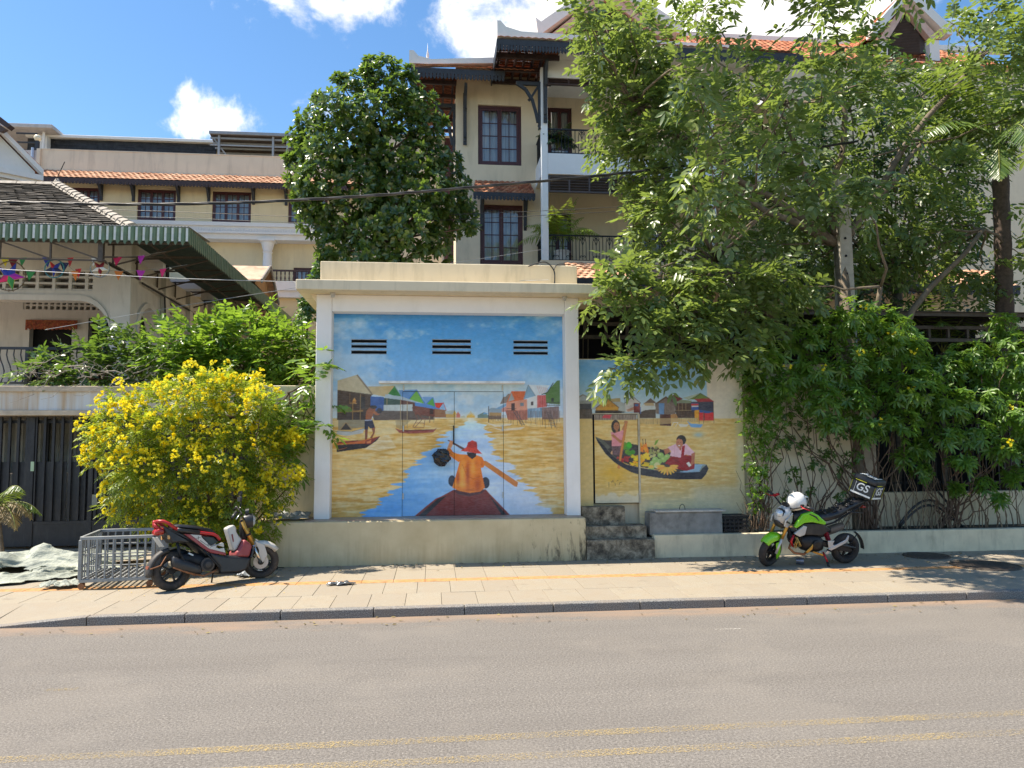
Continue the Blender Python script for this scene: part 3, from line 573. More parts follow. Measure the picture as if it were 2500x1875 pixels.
    for k in range(40): E(440+rnd.random()*160, 1120+rnd.random()*70*(.4+.6*rnd.random()), 10, 8, (170+rnd.randint(-30, 20), 52, 54))
    for k in range(34): a = rnd.uniform(-.6, .6); E(590+rnd.random()*190, 1110+rnd.random()*110, 34, 10, (232+rnd.randint(-20, 10), 186+rnd.randint(-20, 20), 44), 1, a)
    for k in range(14): E(700+rnd.random()*80, 985+rnd.random()*80, 12, 26, (230, 150+rnd.randint(-20, 30), 48), 1, rnd.uniform(-.5, .5))
    for k in range(14): E(720+rnd.random()*70, 1090+rnd.random()*50, 26, 9, (240, 204, 66), 1, rnd.uniform(-1.2, 1.2))
    for k in range(26): E(800+rnd.random()*95, 1010+rnd.random()*110, 15, 15, rnd.choice(((96, 76, 56), (150, 150, 90), (196, 186, 130), (70, 56, 48))))
    for x in (728, 756): Ln([(x, 930), (x+4, 985)], 7, (60, 40, 32))
    P([(850, 992), (864, 950), (902, 934), (880, 975), (862, 998)], (120, 150, 56))
    for (x, y) in ((915, 1105), (985, 1122), (945, 1150), (895, 1170), (858, 1150), (830, 1188), (880, 1210), (815, 1230)): E(x, y, 34, 30, (156, 186, 108)); E(x-8, y-8, 14, 11, (196, 212, 150), .7)
    E(876, 1212, 34, 34, (222, 214, 160)); E(812, 1226, 28, 18, (222, 186, 92))
    # girl with paddle
    E(442, 798, 46, 72, (28, 22, 24)); P([(398, 800), (412, 858), (440, 868), (486, 850), (490, 790)], (28, 22, 24)); E(452, 795, 30, 44, (168, 114, 78)); E(442, 786, 5, 4, (40, 26, 24)); E(464, 786, 5, 4, (40, 26, 24)); Ln([(445, 818), (462, 818)], 4, (140, 60, 58)); P([(444, 838), (468, 836), (474, 866), (440, 866)], (150, 98, 66))
    P([(374, 1095), (400, 1050), (412, 1060), (402, 1100)], (216, 168, 128)); P([(400, 1004), (522, 998), (520, 1060), (505, 1100), (406, 1100)], (104, 80, 84), 1, 34, 10, 10); P([(390, 850), (432, 866), (480, 850), (510, 836), (530, 800), (545, 812), (528, 872), (512, 960), (522, 1002), (398, 1006), (402, 930)], (224, 154, 160), 1, 18)
    P([(505, 828), (548, 742), (562, 752), (528, 846)], (182, 124, 86)); P([(392, 888), (420, 880), (508, 955), (490, 975)], (182, 124, 86)); Ln([(560, 738), (466, 1242)], 26, (192, 122, 62)); Ln([(555, 745), (470, 1240)], 7, (216, 152, 88), .8); E(548, 748, 16, 14, (182, 124, 86)); E(500, 955, 16, 14, (182, 124, 86))
    # woman seated
    P([(960, 1192), (1020, 1118), (1130, 1108), (1215, 1090), (1262, 1104), (1278, 1200), (1272, 1252), (1180, 1274), (1100, 1252)], (142, 20, 30), 1, 22); Ln([(1040, 1140), (1120, 1190), (1170, 1250)], 7, (96, 12, 20), .7); P([(1165, 1105), (1255, 1085), (1262, 1104), (1200, 1112)], (196, 120, 60))
    P([(990, 1022), (1080, 984), (1192, 984), (1278, 1076), (1252, 1112), (1180, 1100), (1130, 1132), (1012, 1112), (1030, 1062)], (238, 196, 206), 1, 14); Ln([(1070, 1000), (1060, 1100)], 4, (206, 150, 166), .7)
    P([(1244, 1092), (1286, 1074), (1274, 1190), (1238, 1226), (1226, 1206), (1246, 1160)], (178, 114, 88)); P([(948, 1042), (1000, 1028), (1018, 1062), (985, 1092), (962, 1090)], (182, 118, 90)); Ln([(965, 1075), (968, 1100)], 6, (182, 118, 90))
    P([(1148, 1010), (1178, 1000), (1162, 1122), (1130, 1132)], (152, 24, 40)); E(1140, 942, 52, 52, (26, 20, 22)); E(1120, 978, 37, 52, (194, 130, 100)); P([(1088, 925), (1130, 905), (1168, 930), (1176, 985), (1160, 990), (1156, 940), (1110, 930)], (26, 20, 22)); E(1106, 966, 6, 3, (40, 26, 24)); E(1134, 970, 6, 3, (40, 26, 24)); E(1114, 1004, 16, 7, (244, 236, 230)); Ln([(1100, 998), (1114, 1012), (1132, 1004)], 3, (130, 50, 50)); P([(1112, 1026), (1140, 1024), (1138, 1058), (1120, 1050)], (184, 118, 90))
    P([(1188, 1192), (1216, 1176), (1242, 1216), (1216, 1232)], (238, 234, 226))
    hull = [(226, 902), (252, 962), (330, 1082), (420, 1172), (500, 1226), (600, 1282), (700, 1312), (900, 1346), (1100, 1364), (1350, 1362), (1396, 1312), (1426, 1250), (1406, 1208), (1356, 1250), (1330, 1286), (1180, 1292), (950, 1278), (700, 1238), (560, 1204), (470, 1156), (390, 1086), (326, 1004)]
    P(hull, (26, 29, 42), 1, 8); Ln([(560, 1204), (700, 1238), (950, 1278), (1180, 1292), (1330, 1286)], 6, (70, 78, 92)); Ln([(226, 902), (326, 1004), (390, 1086), (470, 1156)], 5, (96, 96, 88))
    for k in range(11): a = math.pi*(.02+.96*k/10); E(985+math.cos(a)*75, 1215+math.sin(a)*58, 44, 12, (236, 178+rnd.randint(-10, 20), 92), 1, math.atan2(math.sin(a)*58, math.cos(a)*75))
    E(985, 1208, 14, 10, (70, 50, 40))
    for q in ([(362, 1380), (366, 1440)], [(386, 1372), (396, 1388), (404, 1365), (414, 1388)], [(425, 1388), (432, 1420)], [(445, 1372), (462, 1366)], [(470, 1415), (478, 1388), (505, 1388)]): Ln(q, 5, (110, 86, 60), .85)
    m = sst(c.Y+(c.noise(70, 60, 4, 91)-.5)*160, 1490, 1530)*sst(c.X, 205, 225)*sst(c.X, 690, 670); c.blend(m*.85, (214, 204, 180))
    g = c.noise(30, 30, 3, 78); c.a *= (1+(g-.5)*.10)[..., None]
    return c

def paint_mat(name, rough=.62):
    t = NT(name); a = t.n('ShaderNodeAttribute', attribute_name='paint'); p = t.pos()
    cc = t.mix(t.rng(t.noise(p, 1.4, 6, .65), .45, .72, 0, .07), a.outputs['Color'], (.78, .76, .70)); br = t.noise(t.map(p, (9, 9, 42)), 1.3, 5, .7, .6); cc = t.mix(t.rng(br, .3, .7, .0, .08), cc, (.95, .93, .88)); cc = t.mix(t.rng(br, .42, .30, 0, .10), cc, (.12, .10, .08))
    sp = t.n('ShaderNodeSeparateXYZ'); t.l(p, sp.inputs[0]); lo = t.math('ADD', t.rng(sp.outputs[2], .8, 1.25, .30, -.05), t.rng(t.noise(t.map(p, (4, 4, .7)), 2, 7, .7), .3, .7, -.25, .22)); cc = t.mix(t.rng(lo, .15, .5, 0, .04), cc, (.40, .34, .26)); t.set(color=cc, rough=rough, spec=.35)
    t.bump(t.noise(p, 55, 5, .6), .25, .003); return t.mat
PAINT = paint_mat('mural_paint')
def painted_grid(name, cv, L, uv, x0, x1, z0, z1, y, step, parent, holes=(), thick=0.0):
    """fine grid on the plane y, colours looked up in the canvas; holes are (x0,x1,z0,z1)"""
    nx = max(2, int((x1-x0)/step)); nz_ = max(2, int((z1-z0)/step)); xs = np.linspace(x0, x1, nx+1); zs = np.linspace(z0, z1, nz_+1)
    XX, ZZ = np.meshgrid(xs, zs); v = np.stack([XX.ravel(), np.full(XX.size, y), ZZ.ravel()], 1)
    j, i = np.meshgrid(np.arange(nz_), np.arange(nx), indexing='ij'); a = (j*(nx+1)+i).ravel(); f = np.stack([a, a+1, a+nx+2, a+nx+1], 1)
    if holes:
        cx = (xs[:-1]+xs[1:])/2; cz = (zs[:-1]+zs[1:])/2; CX, CZ = np.meshgrid(cx, cz); k = np.ones(CX.size, bool)
        for (a0, a1, b0, b1) in holes: k &= ~((CX.ravel() > a0) & (CX.ravel() < a1) & (CZ.ravel() > b0) & (CZ.ravel() < b1))
        f = f[k]
    cx_, cy_ = uv(v[:, 0], v[:, 2]); colr = np.ones((len(v), 4), np.float32); colr[:, :3] = cv.sample(cx_, cy_, L)
    me = bpy.data.meshes.new(name); me.vertices.add(len(v)); me.vertices.foreach_set('co', v.ravel()); me.loops.add(f.size); me.loops.foreach_set('vertex_index', f.ravel().astype(np.int32))
    me.polygons.add(len(f)); me.polygons.foreach_set('loop_start', np.arange(0, f.size, 4, dtype=np.int32)); me.update(calc_edges=True)
    at_ = me.attributes.new('paint', 'FLOAT_COLOR', 'POINT'); at_.data.foreach_set('color', colr.ravel()); me.materials.append(PAINT)
    o = bpy.data.objects.new(name, me); col.objects.link(o)
    if parent is not None: adopt(o, parent)
    return o

cream = plain('cream_render', (.73, .62, .44), .85, var=.06, vscale=2, bump=.15, bscale=40, dirt=(.40, .34, .22), dirt_amt=.6, dscale=1.8, streak=(2.5, 2.5, .4))
white = plain('white_render', (.84, .80, .76), .8, var=.04, vscale=2, bump=.12, bscale=40, dirt=(.60, .56, .50), dirt_amt=.3, dscale=1.4, streak=(2, 2, .6))
def grimy_ledge():
    t = NT('stained_cream_ledge'); p = t.pos(); sp = t.n('ShaderNodeSeparateXYZ'); t.l(p, sp.inputs[0])
    c = t.ramp(t.noise(p, 2, 5), [(.3, (.52, .42, .25)), (.7, (.66, .55, .35))])
    low = t.rng(sp.outputs[2], .05, .5, .35, 0); st = t.noise(t.map(p, (5, 5, .35)), 1.6, 7, .7)
    c = t.mix(t.rng(t.math('ADD', st, low), .55, .95, 0, .75), c, (.40, .30, .17))
    # black mould streaks, strongest at the right-hand end by the steps
    right = t.rng(sp.outputs[0], 0.6, 2.4, -.13, .10); m = t.noise(t.map(p, (4, 4, .8)), 2.2, 9, .75, .5)
    c = t.mix(t.rng(t.math('ADD', m, t.math('ADD', right, t.math('MULTIPLY', low, .25))), .60, .74, 0, .9), c, (.035, .03, .024))
    t.set(color=c, rough=.9, spec=.25); t.bump(t.noise(p, 35, 6, .65), .35, .006); return t.mat
ledgem = grimy_ledge(); darkm = plain('interior_shade_black', (.012, .012, .013), .9, var=.2)  # near-black stand-in for the shade of rooms, cavities and holes; also helmet lining
mouldy = NT('mouldy_concrete'); p = mouldy.pos()
c_ = mouldy.ramp(mouldy.noise(p, 7, 8, .72, .3), [(.34, (.03, .025, .02)), (.48, (.15, .125, .09)), (.64, (.36, .31, .23))]); mouldy.set(color=c_, rough=.92); mouldy.bump(mouldy.noise(p, 30, 6, .7), .6, .01); mouldy = mouldy.mat

# ------------------------------------------------------------------ painted garage-like shelter
sh = thing('painted_shelter', 'cream and white flat-roofed shelter with river mural between its two pillars', 'shelter', (.3, 12.9, GZ))
box_obj('plinth', ledgem, -2.95, 2.55, 12.58, 13.6, GZ-.2, .795, sh, .02)
top = MB().box(-2.05, 2.5, 12.62, 13.15, .797, .81).build('sill', plain('painted_sill', (.36, .30, .24), .55, var=.2, vscale=5, dirt=(.24, .05, .045), dirt_amt=.85, dscale=1.1, spec=.5), sh)
box_obj('pillar', white, -1.945, -1.69, 12.88, 13.5, .80, 4.56, sh, .012)
box_obj('pillar', white, 2.285, 2.525, 12.88, 13.5, .80, 4.56, sh, .012)
box_obj('lintel', white, -1.688, 2.283, 12.884, 13.5, 4.275, 4.56, sh, .01)
box_obj('roof_slab', cream, -2.22, 2.88, 12.48, 15.3, 4.562, 4.73, sh, .012)
MB().prism([(-2.05, 4.562), (-1.93, 4.40), (-1.93, 4.562)], 'y', 12.9, 15.2).build('haunch', cream, sh); MB().prism([(2.53, 4.40), (2.70, 4.561), (2.53, 4.561)], 'y', 12.9, 15.2).build('haunch', cream, sh)
box_obj('parapet', cream, -1.92, 2.55, 13.1, 15.2, 4.732, 5.18, sh, .012)
box_obj('side_wall', cream, -1.93, -1.70, 13.501, 15.2, .3, 4.56, sh); box_obj('side_wall', cream, 2.30, 2.51, 13.501, 15.2, .3, 4.56, sh)
RV = paint_river(); RL = RV.lin()
MX0, MX1, MZ0, MZ1 = -1.688, 2.283, .80, 4.275
# canvas coordinates: measured at the four corners of the recess
uvR = lambda x, z: (63+(x-(-1.63))/(2.27+1.63)*(2131-63), -487+(4.28-z)/(4.28-.81)*(1335+487))
rx = lambda u: -1.63+(u-63)/(2131-63)*3.90
rz = lambda v: 4.28-(v+487)/(1335+487)*3.47
vents = []
for (a, b, ys) in ((191, 508, (-238, -190, -137)), (922, 1279, (-244, -193, -139)), (1678, 1998, (-240, -190, -139))):   # slots of the three louvred vents
    x0, x1 = rx(a), rx(b)
    for v in ys: vents.append((x0, x1, rz(v+13), rz(v-13)))
DX0, DXC, DX1, DZ1 = rx(655), rx(1126), rx(1580), rz(216)
PY = 13.15; ST = .0088
painted_grid('mural_wall', RV, RL, uvR, MX0, MX1, DZ1, MZ1, PY, ST, sh, vents)
painted_grid('mural_wall', RV, RL, uvR, MX0, DX0, MZ0, DZ1, PY, ST, sh); painted_grid('mural_wall', RV, RL, uvR, DX1, MX1, MZ0, DZ1, PY, ST, sh)
for (a, b) in ((DX0+.006, DXC-.004), (DXC+.004, DX1-.006)):
    d = painted_grid('door', RV, RL, uvR, a, b, MZ0+.012, DZ1-.008, PY+.012, ST, sh); d['label'] = 'painted steel door leaf carrying part of the river mural'
    hx = a+.012 if a < DXC-.5 else b-.012
    for z in (1.15, 2.3, 3.0): MB().tube([(hx, PY-.006, z-.05), (hx, PY-.006, z+.05)], .012, 8).build('hinge', plain('painted_steel', (.55, .55, .5), .5), d)
box_obj('door_backing', darkm, DX0-.02, DX1+.02, PY+.02, PY+.06, MZ0, DZ1+.02, sh)
MB().tube([(DXC-.01, PY-.02, 2.02), (DXC-.01, PY-.02, 2.35)], .012, 8).build('door_handle', plain('black_steel', (.03, .03, .032), .5, metal=.4), sh)
o = MB().box(rx(445), rx(1770), PY-.22, PY+.001, rz(150), rz(128)).build('door_hood', plain('chipped_white', (.78, .78, .75), .8, var=.1, vscale=9, dirt=(.3, .29, .27), dirt_amt=.6, dscale=6), sh, bevel=.006)
for i in range(3):
    vv = vents[i*3:i*3+3]; x0, x1 = vv[0][0], vv[0][1]; z0, z1 = vv[2][2], vv[0][3]
    box_obj('vent_shade_block', darkm, x0-.03, x1+.03, PY+.05, PY+.30, z0-.03, z1+.03, sh)  # solid near-black block stands in for the shade inside the vent
    b = MB()
    for (a0, a1, b0, b1) in vv:
        b.box(a0-.012, a1+.012, PY-.004, PY+.05, b1, b1+.010); b.box(a0-.012, a1+.012, PY-.004, PY+.05, b0-.010, b0)
    b.build('vent_lip', plain('vent_lip_grey', (.34, .40, .45), .8, var=.2, vscale=12, dirt=(.04, .04, .04), dirt_amt=.7, dscale=8), sh)
    for (a0, a1, b0, b1) in vv: MB().add([(a0, PY+.045, b0), (a1, PY+.045, b0), (a1, PY+.01, b0+.02), (a0, PY+.01, b0+.02)], [(0, 1, 2, 3)]).build('louvre', darkm, sh, recalc=False)
for x in (-1.66+.0, 2.26):
    MB().lathe([(.045, 0), (.045, .03), (.03, .04), (.03, .07), (.001, .07)], 14, Matrix.Translation((x, 12.75, 4.56)) @ Matrix.Rotation(math.pi, 4, 'X')).build('ceiling_lamp', plain('grey_plastic', (.45, .43, .40), .5), sh)
# plastic bag hung on the door bolt
bag = MB(); n0 = 14
for i in range(9):
    t_ = i/8; r0 = .10*math.sin(math.pi*min(1, .12+t_*.8))+.012; 
    bag.v += [((r0*(1+.35*math.sin(3*a+i*1.7)*.5))*math.cos(a)*1.35, r0*.75*(1+.3*math.sin(4*a+i))*math.sin(a), -.30*t_) for a in (2*math.pi*k/n0 for k in range(n0))]
for i in range(8):
    for k in range(n0): bag.f.append((i*n0+k, i*n0+(k+1) % n0, (i+1)*n0+(k+1) % n0, (i+1)*n0+k)); bag.m.append(0)
bp = Vector((rx(1010), PY-.10, rz(735)))
bg_ = bag.xform(Matrix.Translation(bp)).build('plastic_bag', plain('black_plastic_film', (.015, .015, .017), .22, var=.3, spec=.6), smooth=False)
tag(bg_, 'black plastic bag hanging on the painted door beside the paddler', 'bag')

# ------------------------------------------------------------------ right-hand mural wall with small door
WY = 13.2
sx0, sx1 = at(1400, 1000, WY).x, at(1820, 1000, WY).x; wx = lambda u: at(1400+u/4.367, 860+900/4.367, WY).x
wzf = lambda v: at(1400+900/4.367, 860+v/4.367, WY).z
uA, uB = wx(57), wx(1812); zA, zB = wzf(1770), wzf(83)
uvM = lambda x, z: (57+(x-uA)/(uB-uA)*(1812-57), 83+(zB-z)/(zB-zA)*(1770-83))
MV = paint_market(); ML = MV.lin()
mw = thing('mural_wall', 'cream boundary wall painted with stilt houses and a fruit boat', 'wall', (uA, WY+.2, GZ))
dx0, dx1, dz0, dz1 = wx(205), wx(690), wzf(1608), wzf(658)
painted_grid('painted_face', MV, ML, uvM, 2.53, dx0, .6, zB, WY, .0095, mw); painted_grid('painted_face', MV, ML, uvM, dx1, uB, .5, zB, WY, .0095, mw)
painted_grid('painted_face', MV, ML, uvM, dx0, dx1, dz1, zB, WY, .0095, mw)
dl = painted_grid('door', MV, ML, uvM, dx0+.03, dx1-.012, dz0+.015, dz1-.012, WY-.012, .0095, mw); dl['label'] = 'small painted steel door with a girl paddling on it'
dl.rotation_euler = (0, 0, 0)
box_obj('door_shade_block', darkm, dx0, dx1, WY+.02, WY+.10, dz0-.0, dz1, mw)  # near-black block stands in for the dark behind the door
fr = MB().box(dx0-.0, dx1+.02, WY-.02, WY-.001, dz1-.004, dz1+.014); fr.box(dx1-.004, dx1+.03, WY-.014, WY-.001, dz0, dz1-.005); fr.build('door_frame', plain('door_frame_paint', (.55, .48, .36), .7, var=.2, vscale=10, dirt=(.06, .05, .04), dirt_amt=.5), mw)
box_obj('wall_core', cream, 2.53, uB, WY+.11, WY+.28, GZ-.1, zB, mw); box_obj('wall_cap', cream, 2.53, uB, WY-.002, WY+.281, zB, zB+.012, mw)
# steps up to the little door
st = thing('concrete_steps', 'mouldy dark concrete steps below the small painted door', 'steps', (3.0, 12.8, GZ))
sxa, sxb = 2.56, at(1600, 1360, 12.66).x
box_obj('step', mouldy, sxa, sxb-.02, 12.60, 13.0, GZ-.05, at(1500, 1318, 12.6).z, st, .015)
box_obj('step', mouldy, sxa, sxb-.10, 12.80, 13.15, GZ-.05, at(1500, 1284, 12.8).z, st, .015)
box_obj('step', mouldy, sxa+.0, sxb-.42, 13.0, WY-.022, GZ-.05, at(1500, 1236, 13.0).z, st, .02)
# concrete trough with a slab lid
tz = at(1700, 1303, 12.8).z
cb = thing('concrete_tank', 'grey concrete tank with a loose slab lid below the fruit boat mural', 'tank', (4.2, 12.95, tz))
greyc = plain('grey_concrete', (.26, .25, .23), .9, var=.25, vscale=5, bump=.4, bscale=30, dirt=(.05, .045, .035), dirt_amt=.8, dscale=2.6)
bx0, bx1 = at(1587, 1290, 12.82).x, at(1765, 1290, 12.82).x; bz = at(1700, 1250, 12.82).z
box_obj('tank_body', greyc, bx0, bx1, 12.82, 13.15, tz-.02, bz, cb, .02); box_obj('slab_lid', plain('pale_concrete', (.50, .47, .42), .9, var=.2, vscale=8, dirt=(.1, .09, .07), dirt_amt=.6, dscale=4), bx0+.10, bx1+.05, 12.79, 13.14, bz+.002, bz+.035, cb, .008)
MB().tube([(bx0+.62+.05*math.cos(a), 12.95, bz+.035+.09*math.sin(a)) for a in (math.pi*i/8 for i in range(9))], .006, 6).build('lid_handle', plain('black_steel', (.03, .03, .032), .5), cb)
# black plastic crate
cr = thing('plastic_crate', 'open black plastic crate on the planter between tank and shrub', 'crate', (4.95, 12.95, tz))
cx0, cx1 = at(1766, 1290, 12.85).x, at(1826, 1290, 12.85).x; ch = .30; cy0, cy1 = 12.82, 13.12; blk = plain('black_plastic', (.018, .018, .02), .45, var=.3, dirt=(.12, .11, .1), dirt_amt=.3)
box_obj('base', blk, cx0, cx1, cy0, cy1, tz, tz+.02, cr)
for k in range(4): b = MB().box(cx0, cx1, cy0, cy0+.014, tz+.03+k*.07, tz+.065+k*.07); b.box(cx0, cx1, cy1-.014, cy1, tz+.03+k*.07, tz+.065+k*.07); b.box(cx0, cx0+.014, cy0+.014, cy1-.014, tz+.03+k*.07, tz+.065+k*.07); b.box(cx1-.014, cx1, cy0+.014, cy1-.014, tz+.03+k*.07, tz+.065+k*.07); b.build('side_band', blk, cr)
for k in range(6):
    x = cx0+.02+k*(cx1-cx0-.06)/5; MB().box(x, x+.02, cy0-.003, cy0+.016, tz+.02, tz+ch-.01).build('rib', blk, cr)
b = MB().box(cx0-.012, cx1+.012, cy0-.014, cy0+.012, tz+ch-.02, tz+ch); b.box(cx0-.012, cx1+.012, cy1-.012, cy1+.014, tz+ch-.02, tz+ch); b.box(cx0-.012, cx0+.012, cy0+.012, cy1-.012, tz+ch-.02, tz+ch); b.box(cx1-.012, cx1+.012, cy0+.012, cy1-.012, tz+ch-.02, tz+ch); b.build('rim', blk, cr)

# ------------------------------------------------------------------ planter walls along the pavement
plw = thing('planter_wall', 'low cream planter wall running along the pavement behind the green motorbike', 'wall', (6, 12.7, GZ))
plm = plain('cream_planter', (.68, .58, .40), .88, var=.12, vscale=3, bump=.2, bscale=35, dirt=(.2, .17, .11), dirt_amt=.55, dscale=2.4, streak=(3, 3, .6))
box_obj('front_face', plm, sxb+.0, 14, 12.70, 12.86, GZ-.2, tz, plw, .012); box_obj('deck', greyc, sxb, 5.0, 12.861, 13.19, GZ, tz-.006, plw)
soil = box_obj('planter_soil', plain('dark_soil', (.045, .035, .025), .95, var=.5, vscale=15, bump=.8, bscale=30), 5.002, 14, 12.861, 13.60, GZ-.2, tz-.03); tag(soil, kind='structure')
bk = thing('fence_plinth', 'cream plinth wall under the dark fence behind the shrubs', 'wall', (8, 13.7, GZ))
bwz = at(2300, 1200, 13.65).z
box_obj('plinth_face', plm, at(2140, 1250, 13.65).x, 14, 13.62, 13.82, GZ-.2, bwz, bk, .01); 
box_obj('plain_wall', cream, uB+.002, at(2075, 1200, 13.4).x, 13.30, 13.5, GZ-.2, at(1950, 890, 13.4).z, bk, .01)
box_obj('gate_pillar', plain('pinkish_render', (.46, .38, .29), .9, var=.15, vscale=4, dirt=(.2, .17, .13), dirt_amt=.5), at(2078, 1200, 13.45).x, at(2140, 1200, 13.45).x, 13.40, 13.9, GZ-.2, at(2100, 960, 13.4).z, bk, .015)
fe = thing('iron_fence', 'black iron fence standing on the cream plinth behind the shrubs', 'fence', (8, 13.72, bwz))
bs = plain('black_steel', (.03, .03, .032), .5); fz1 = at(2300, 860, 13.7).z; x = at(2142, 1100, 13.7).x
while x < 13:
    MB().box(x, x+.022, 13.70, 13.722, bwz, fz1).build('picket', bs, fe); x += .13
for z in (bwz+.15, fz1-.15): box_obj('rail', bs, at(2142, 1100, 13.7).x, 13, 13.724, 13.75, z, z+.04, fe)
# ================================================================== building kit
def holed_wall(b, x0, x1, z0, z1, y0, y1, holes):
    """wall slab in the xz plane with rectangular openings, as a column-wise set of blocks"""
    xs = sorted({x0, x1, *[min(max(h[0], x0), x1) for h in holes], *[min(max(h[1], x0), x1) for h in holes]})
    for a, c in zip(xs[:-1], xs[1:]):
        if c-a < 1e-6: continue
        m = (a+c)/2; hs = sorted([(max(h[2], z0), min(h[3], z1)) for h in holes if h[0] < m < h[1]]); z = z0
        for (p, q) in hs:
            if p > z+1e-6: b.box(a, c, y0, y1, z, p)
            z = max(z, q)
        if z < z1-1e-6: b.box(a, c, y0, y1, z, z1)
    return b
def glass_mat():
    t = NT('window_glass'); g = t.n('ShaderNodeBsdfGlossy'); g.inputs['Roughness'].default_value = .04; g.inputs['Color'].default_value = (.9, .95, 1, 1)
    tr = t.n('ShaderNodeBsdfTransparent'); tr.inputs[0].default_value = (.72, .76, .78, 1); f = t.n('ShaderNodeFresnel'); f.inputs[0].default_value = 1.5
    m = t.n('ShaderNodeMixShader'); t.l(t.math('ADD', f.outputs[0], .06), m.inputs[0]); t.l(tr.outputs[0], m.inputs[1]); t.l(g.outputs[0], m.inputs[2]); t.l(m.outputs[0], t.out.inputs[0]); return t.mat
GLASS = glass_mat()
def curtain_mat():
    t = NT('white_curtain'); p = t.pos(); w_ = t.noise(t.map(p, (14, 14, .15)), 1.2, 3); t.set(color=t.ramp(w_, [(.3, (.50, .49, .48)), (.7, (.86, .85, .83))]), rough=.9); t.bump(w_, .6, .03); return t.mat
CURT = curtain_mat()
def window(parent, x0, x1, z0, z1, y, mat_, leaves=2, cols=2, rows=4, fw=.07, rec=.05, room=True, curtain=True, bars=None, skip_z=None):
    """casement window set in an opening whose wall face is at y; returns the frame part"""
    ya, yb = y+rec, y+rec+.07; b = MB(); e = .002
    b.box(x0+e, x0+fw, ya, yb, z0+e, z1-e); b.box(x1-fw, x1-e, ya, yb, z0+e, z1-e); b.box(x0+fw, x1-fw, ya, yb, z0+e, z0+fw); b.box(x0+fw, x1-fw, ya, yb, z1-fw, z1-e)
    f = b.build('window', mat_, parent, bevel=.006)
    lw = (x1-x0-2*fw)/leaves; st = fw*.85
    for i in range(leaves):
        a = x0+fw+i*lw; c = a+lw; s = MB(); yc, yd = ya+.012, yb-.012; g = .003
        s.box(a+g, a+st, yc, yd, z0+fw+g, z1-fw-g); s.box(c-st, c-g, yc, yd, z0+fw+g, z1-fw-g); s.box(a+st, c-st, yc, yd, z0+fw+g, z0+fw+st); s.box(a+st, c-st, yc, yd, z1-fw-st, z1-fw-g)
        s.build('sash', mat_, f)
        pa, pc, pz0, pz1 = a+st, c-st, z0+fw+st, z1-fw-st; mb = MB(); mw_ = .025
        for k in range(1, cols): xx = pa+(pc-pa)*k/cols; mb.box(xx-mw_/2, xx+mw_/2, yc+.008, yd-.008, pz0, pz1)
        for k in range(1, rows):
            zz_ = pz0+(pz1-pz0)*k/rows
            for q in range(cols): mb.box(pa+(pc-pa)*q/cols+(mw_/2 if q else 0), pa+(pc-pa)*(q+1)/cols-(mw_/2 if q < cols-1 else 0), yc+.008, yd-.008, zz_-mw_/2, zz_+mw_/2)
        mb.build('glazing_bars', mat_, f)
        for q in range(cols):
            for k in range(rows):
                qa, qc = pa+(pc-pa)*q/cols, pa+(pc-pa)*(q+1)/cols; ka, kc = pz0+(pz1-pz0)*k/rows, pz0+(pz1-pz0)*(k+1)/rows; t_ = rnd.uniform(-.004, .004)
                MB().add([(qa, yc+.022+t_, ka), (qc, yc+.022, ka), (qc, yc+.022, kc), (qa, yc+.022-t_, kc)], [(0, 1, 2, 3)]).build('pane', GLASS, f, recalc=False)
    if curtain:
        b = MB(); n = 40; z_ = []
        for i in range(n+1):
            xx = x0+fw+(x1-x0-2*fw)*i/n; yy = yb+.10+.03*math.sin(i*1.9)+.02*math.sin(i*.7); z_ += [(xx, yy, z0+.02), (xx, yy, z1-.02)]
        b.add(z_, [(2*i, 2*i+2, 2*i+3, 2*i+1) for i in range(n)]); b.build('curtain', CURT, f, recalc=False, smooth=True)
    if room: MB().box(x0-.1, x1+.1, yb+.25, yb+1.0, z0-.1, z1+.1).build('room', darkm, f)  # near-black block behind the curtain stands in for the unlit room
    return f
def scallops(b, p0, p1, depth, band, n, thick=.025, hole=True):
    """hanging fretwork board from p0 to p1 (top edge): a band with pointed tongues"""
    p0 = Vector(p0); p1 = Vector(p1); d = (p1-p0); L = d.length; d.normalize(); nrm = d.cross(Vector((0, 0, 1))).normalized()*thick
    dn = Vector((0, 0, -1))
    def pr(pts):
        vs = [p0+d*u+dn*v-nrm/2 for u, v in pts]+[p0+d*u+dn*v+nrm/2 for u, v in pts]; m = len(pts)
        b.add(vs, [tuple(range(m)), tuple(range(2*m-1, m-1, -1))]+[(i, (i+1) % m, (i+1) % m+m, i+m) for i in range(m)])
    pr([(0, 0), (L, 0), (L, band), (0, band)])
    w_ = L/n
    for i in range(n):
        u = i*w_; h = depth-band
        pr([(u+.14*w_, band), (u+.86*w_, band), (u+.97*w_, band+h*.45), (u+.86*w_, band+h*.72), (u+.5*w_, band+h), (u+.14*w_, band+h*.72), (u+.03*w_, band+h*.45)])
    return b
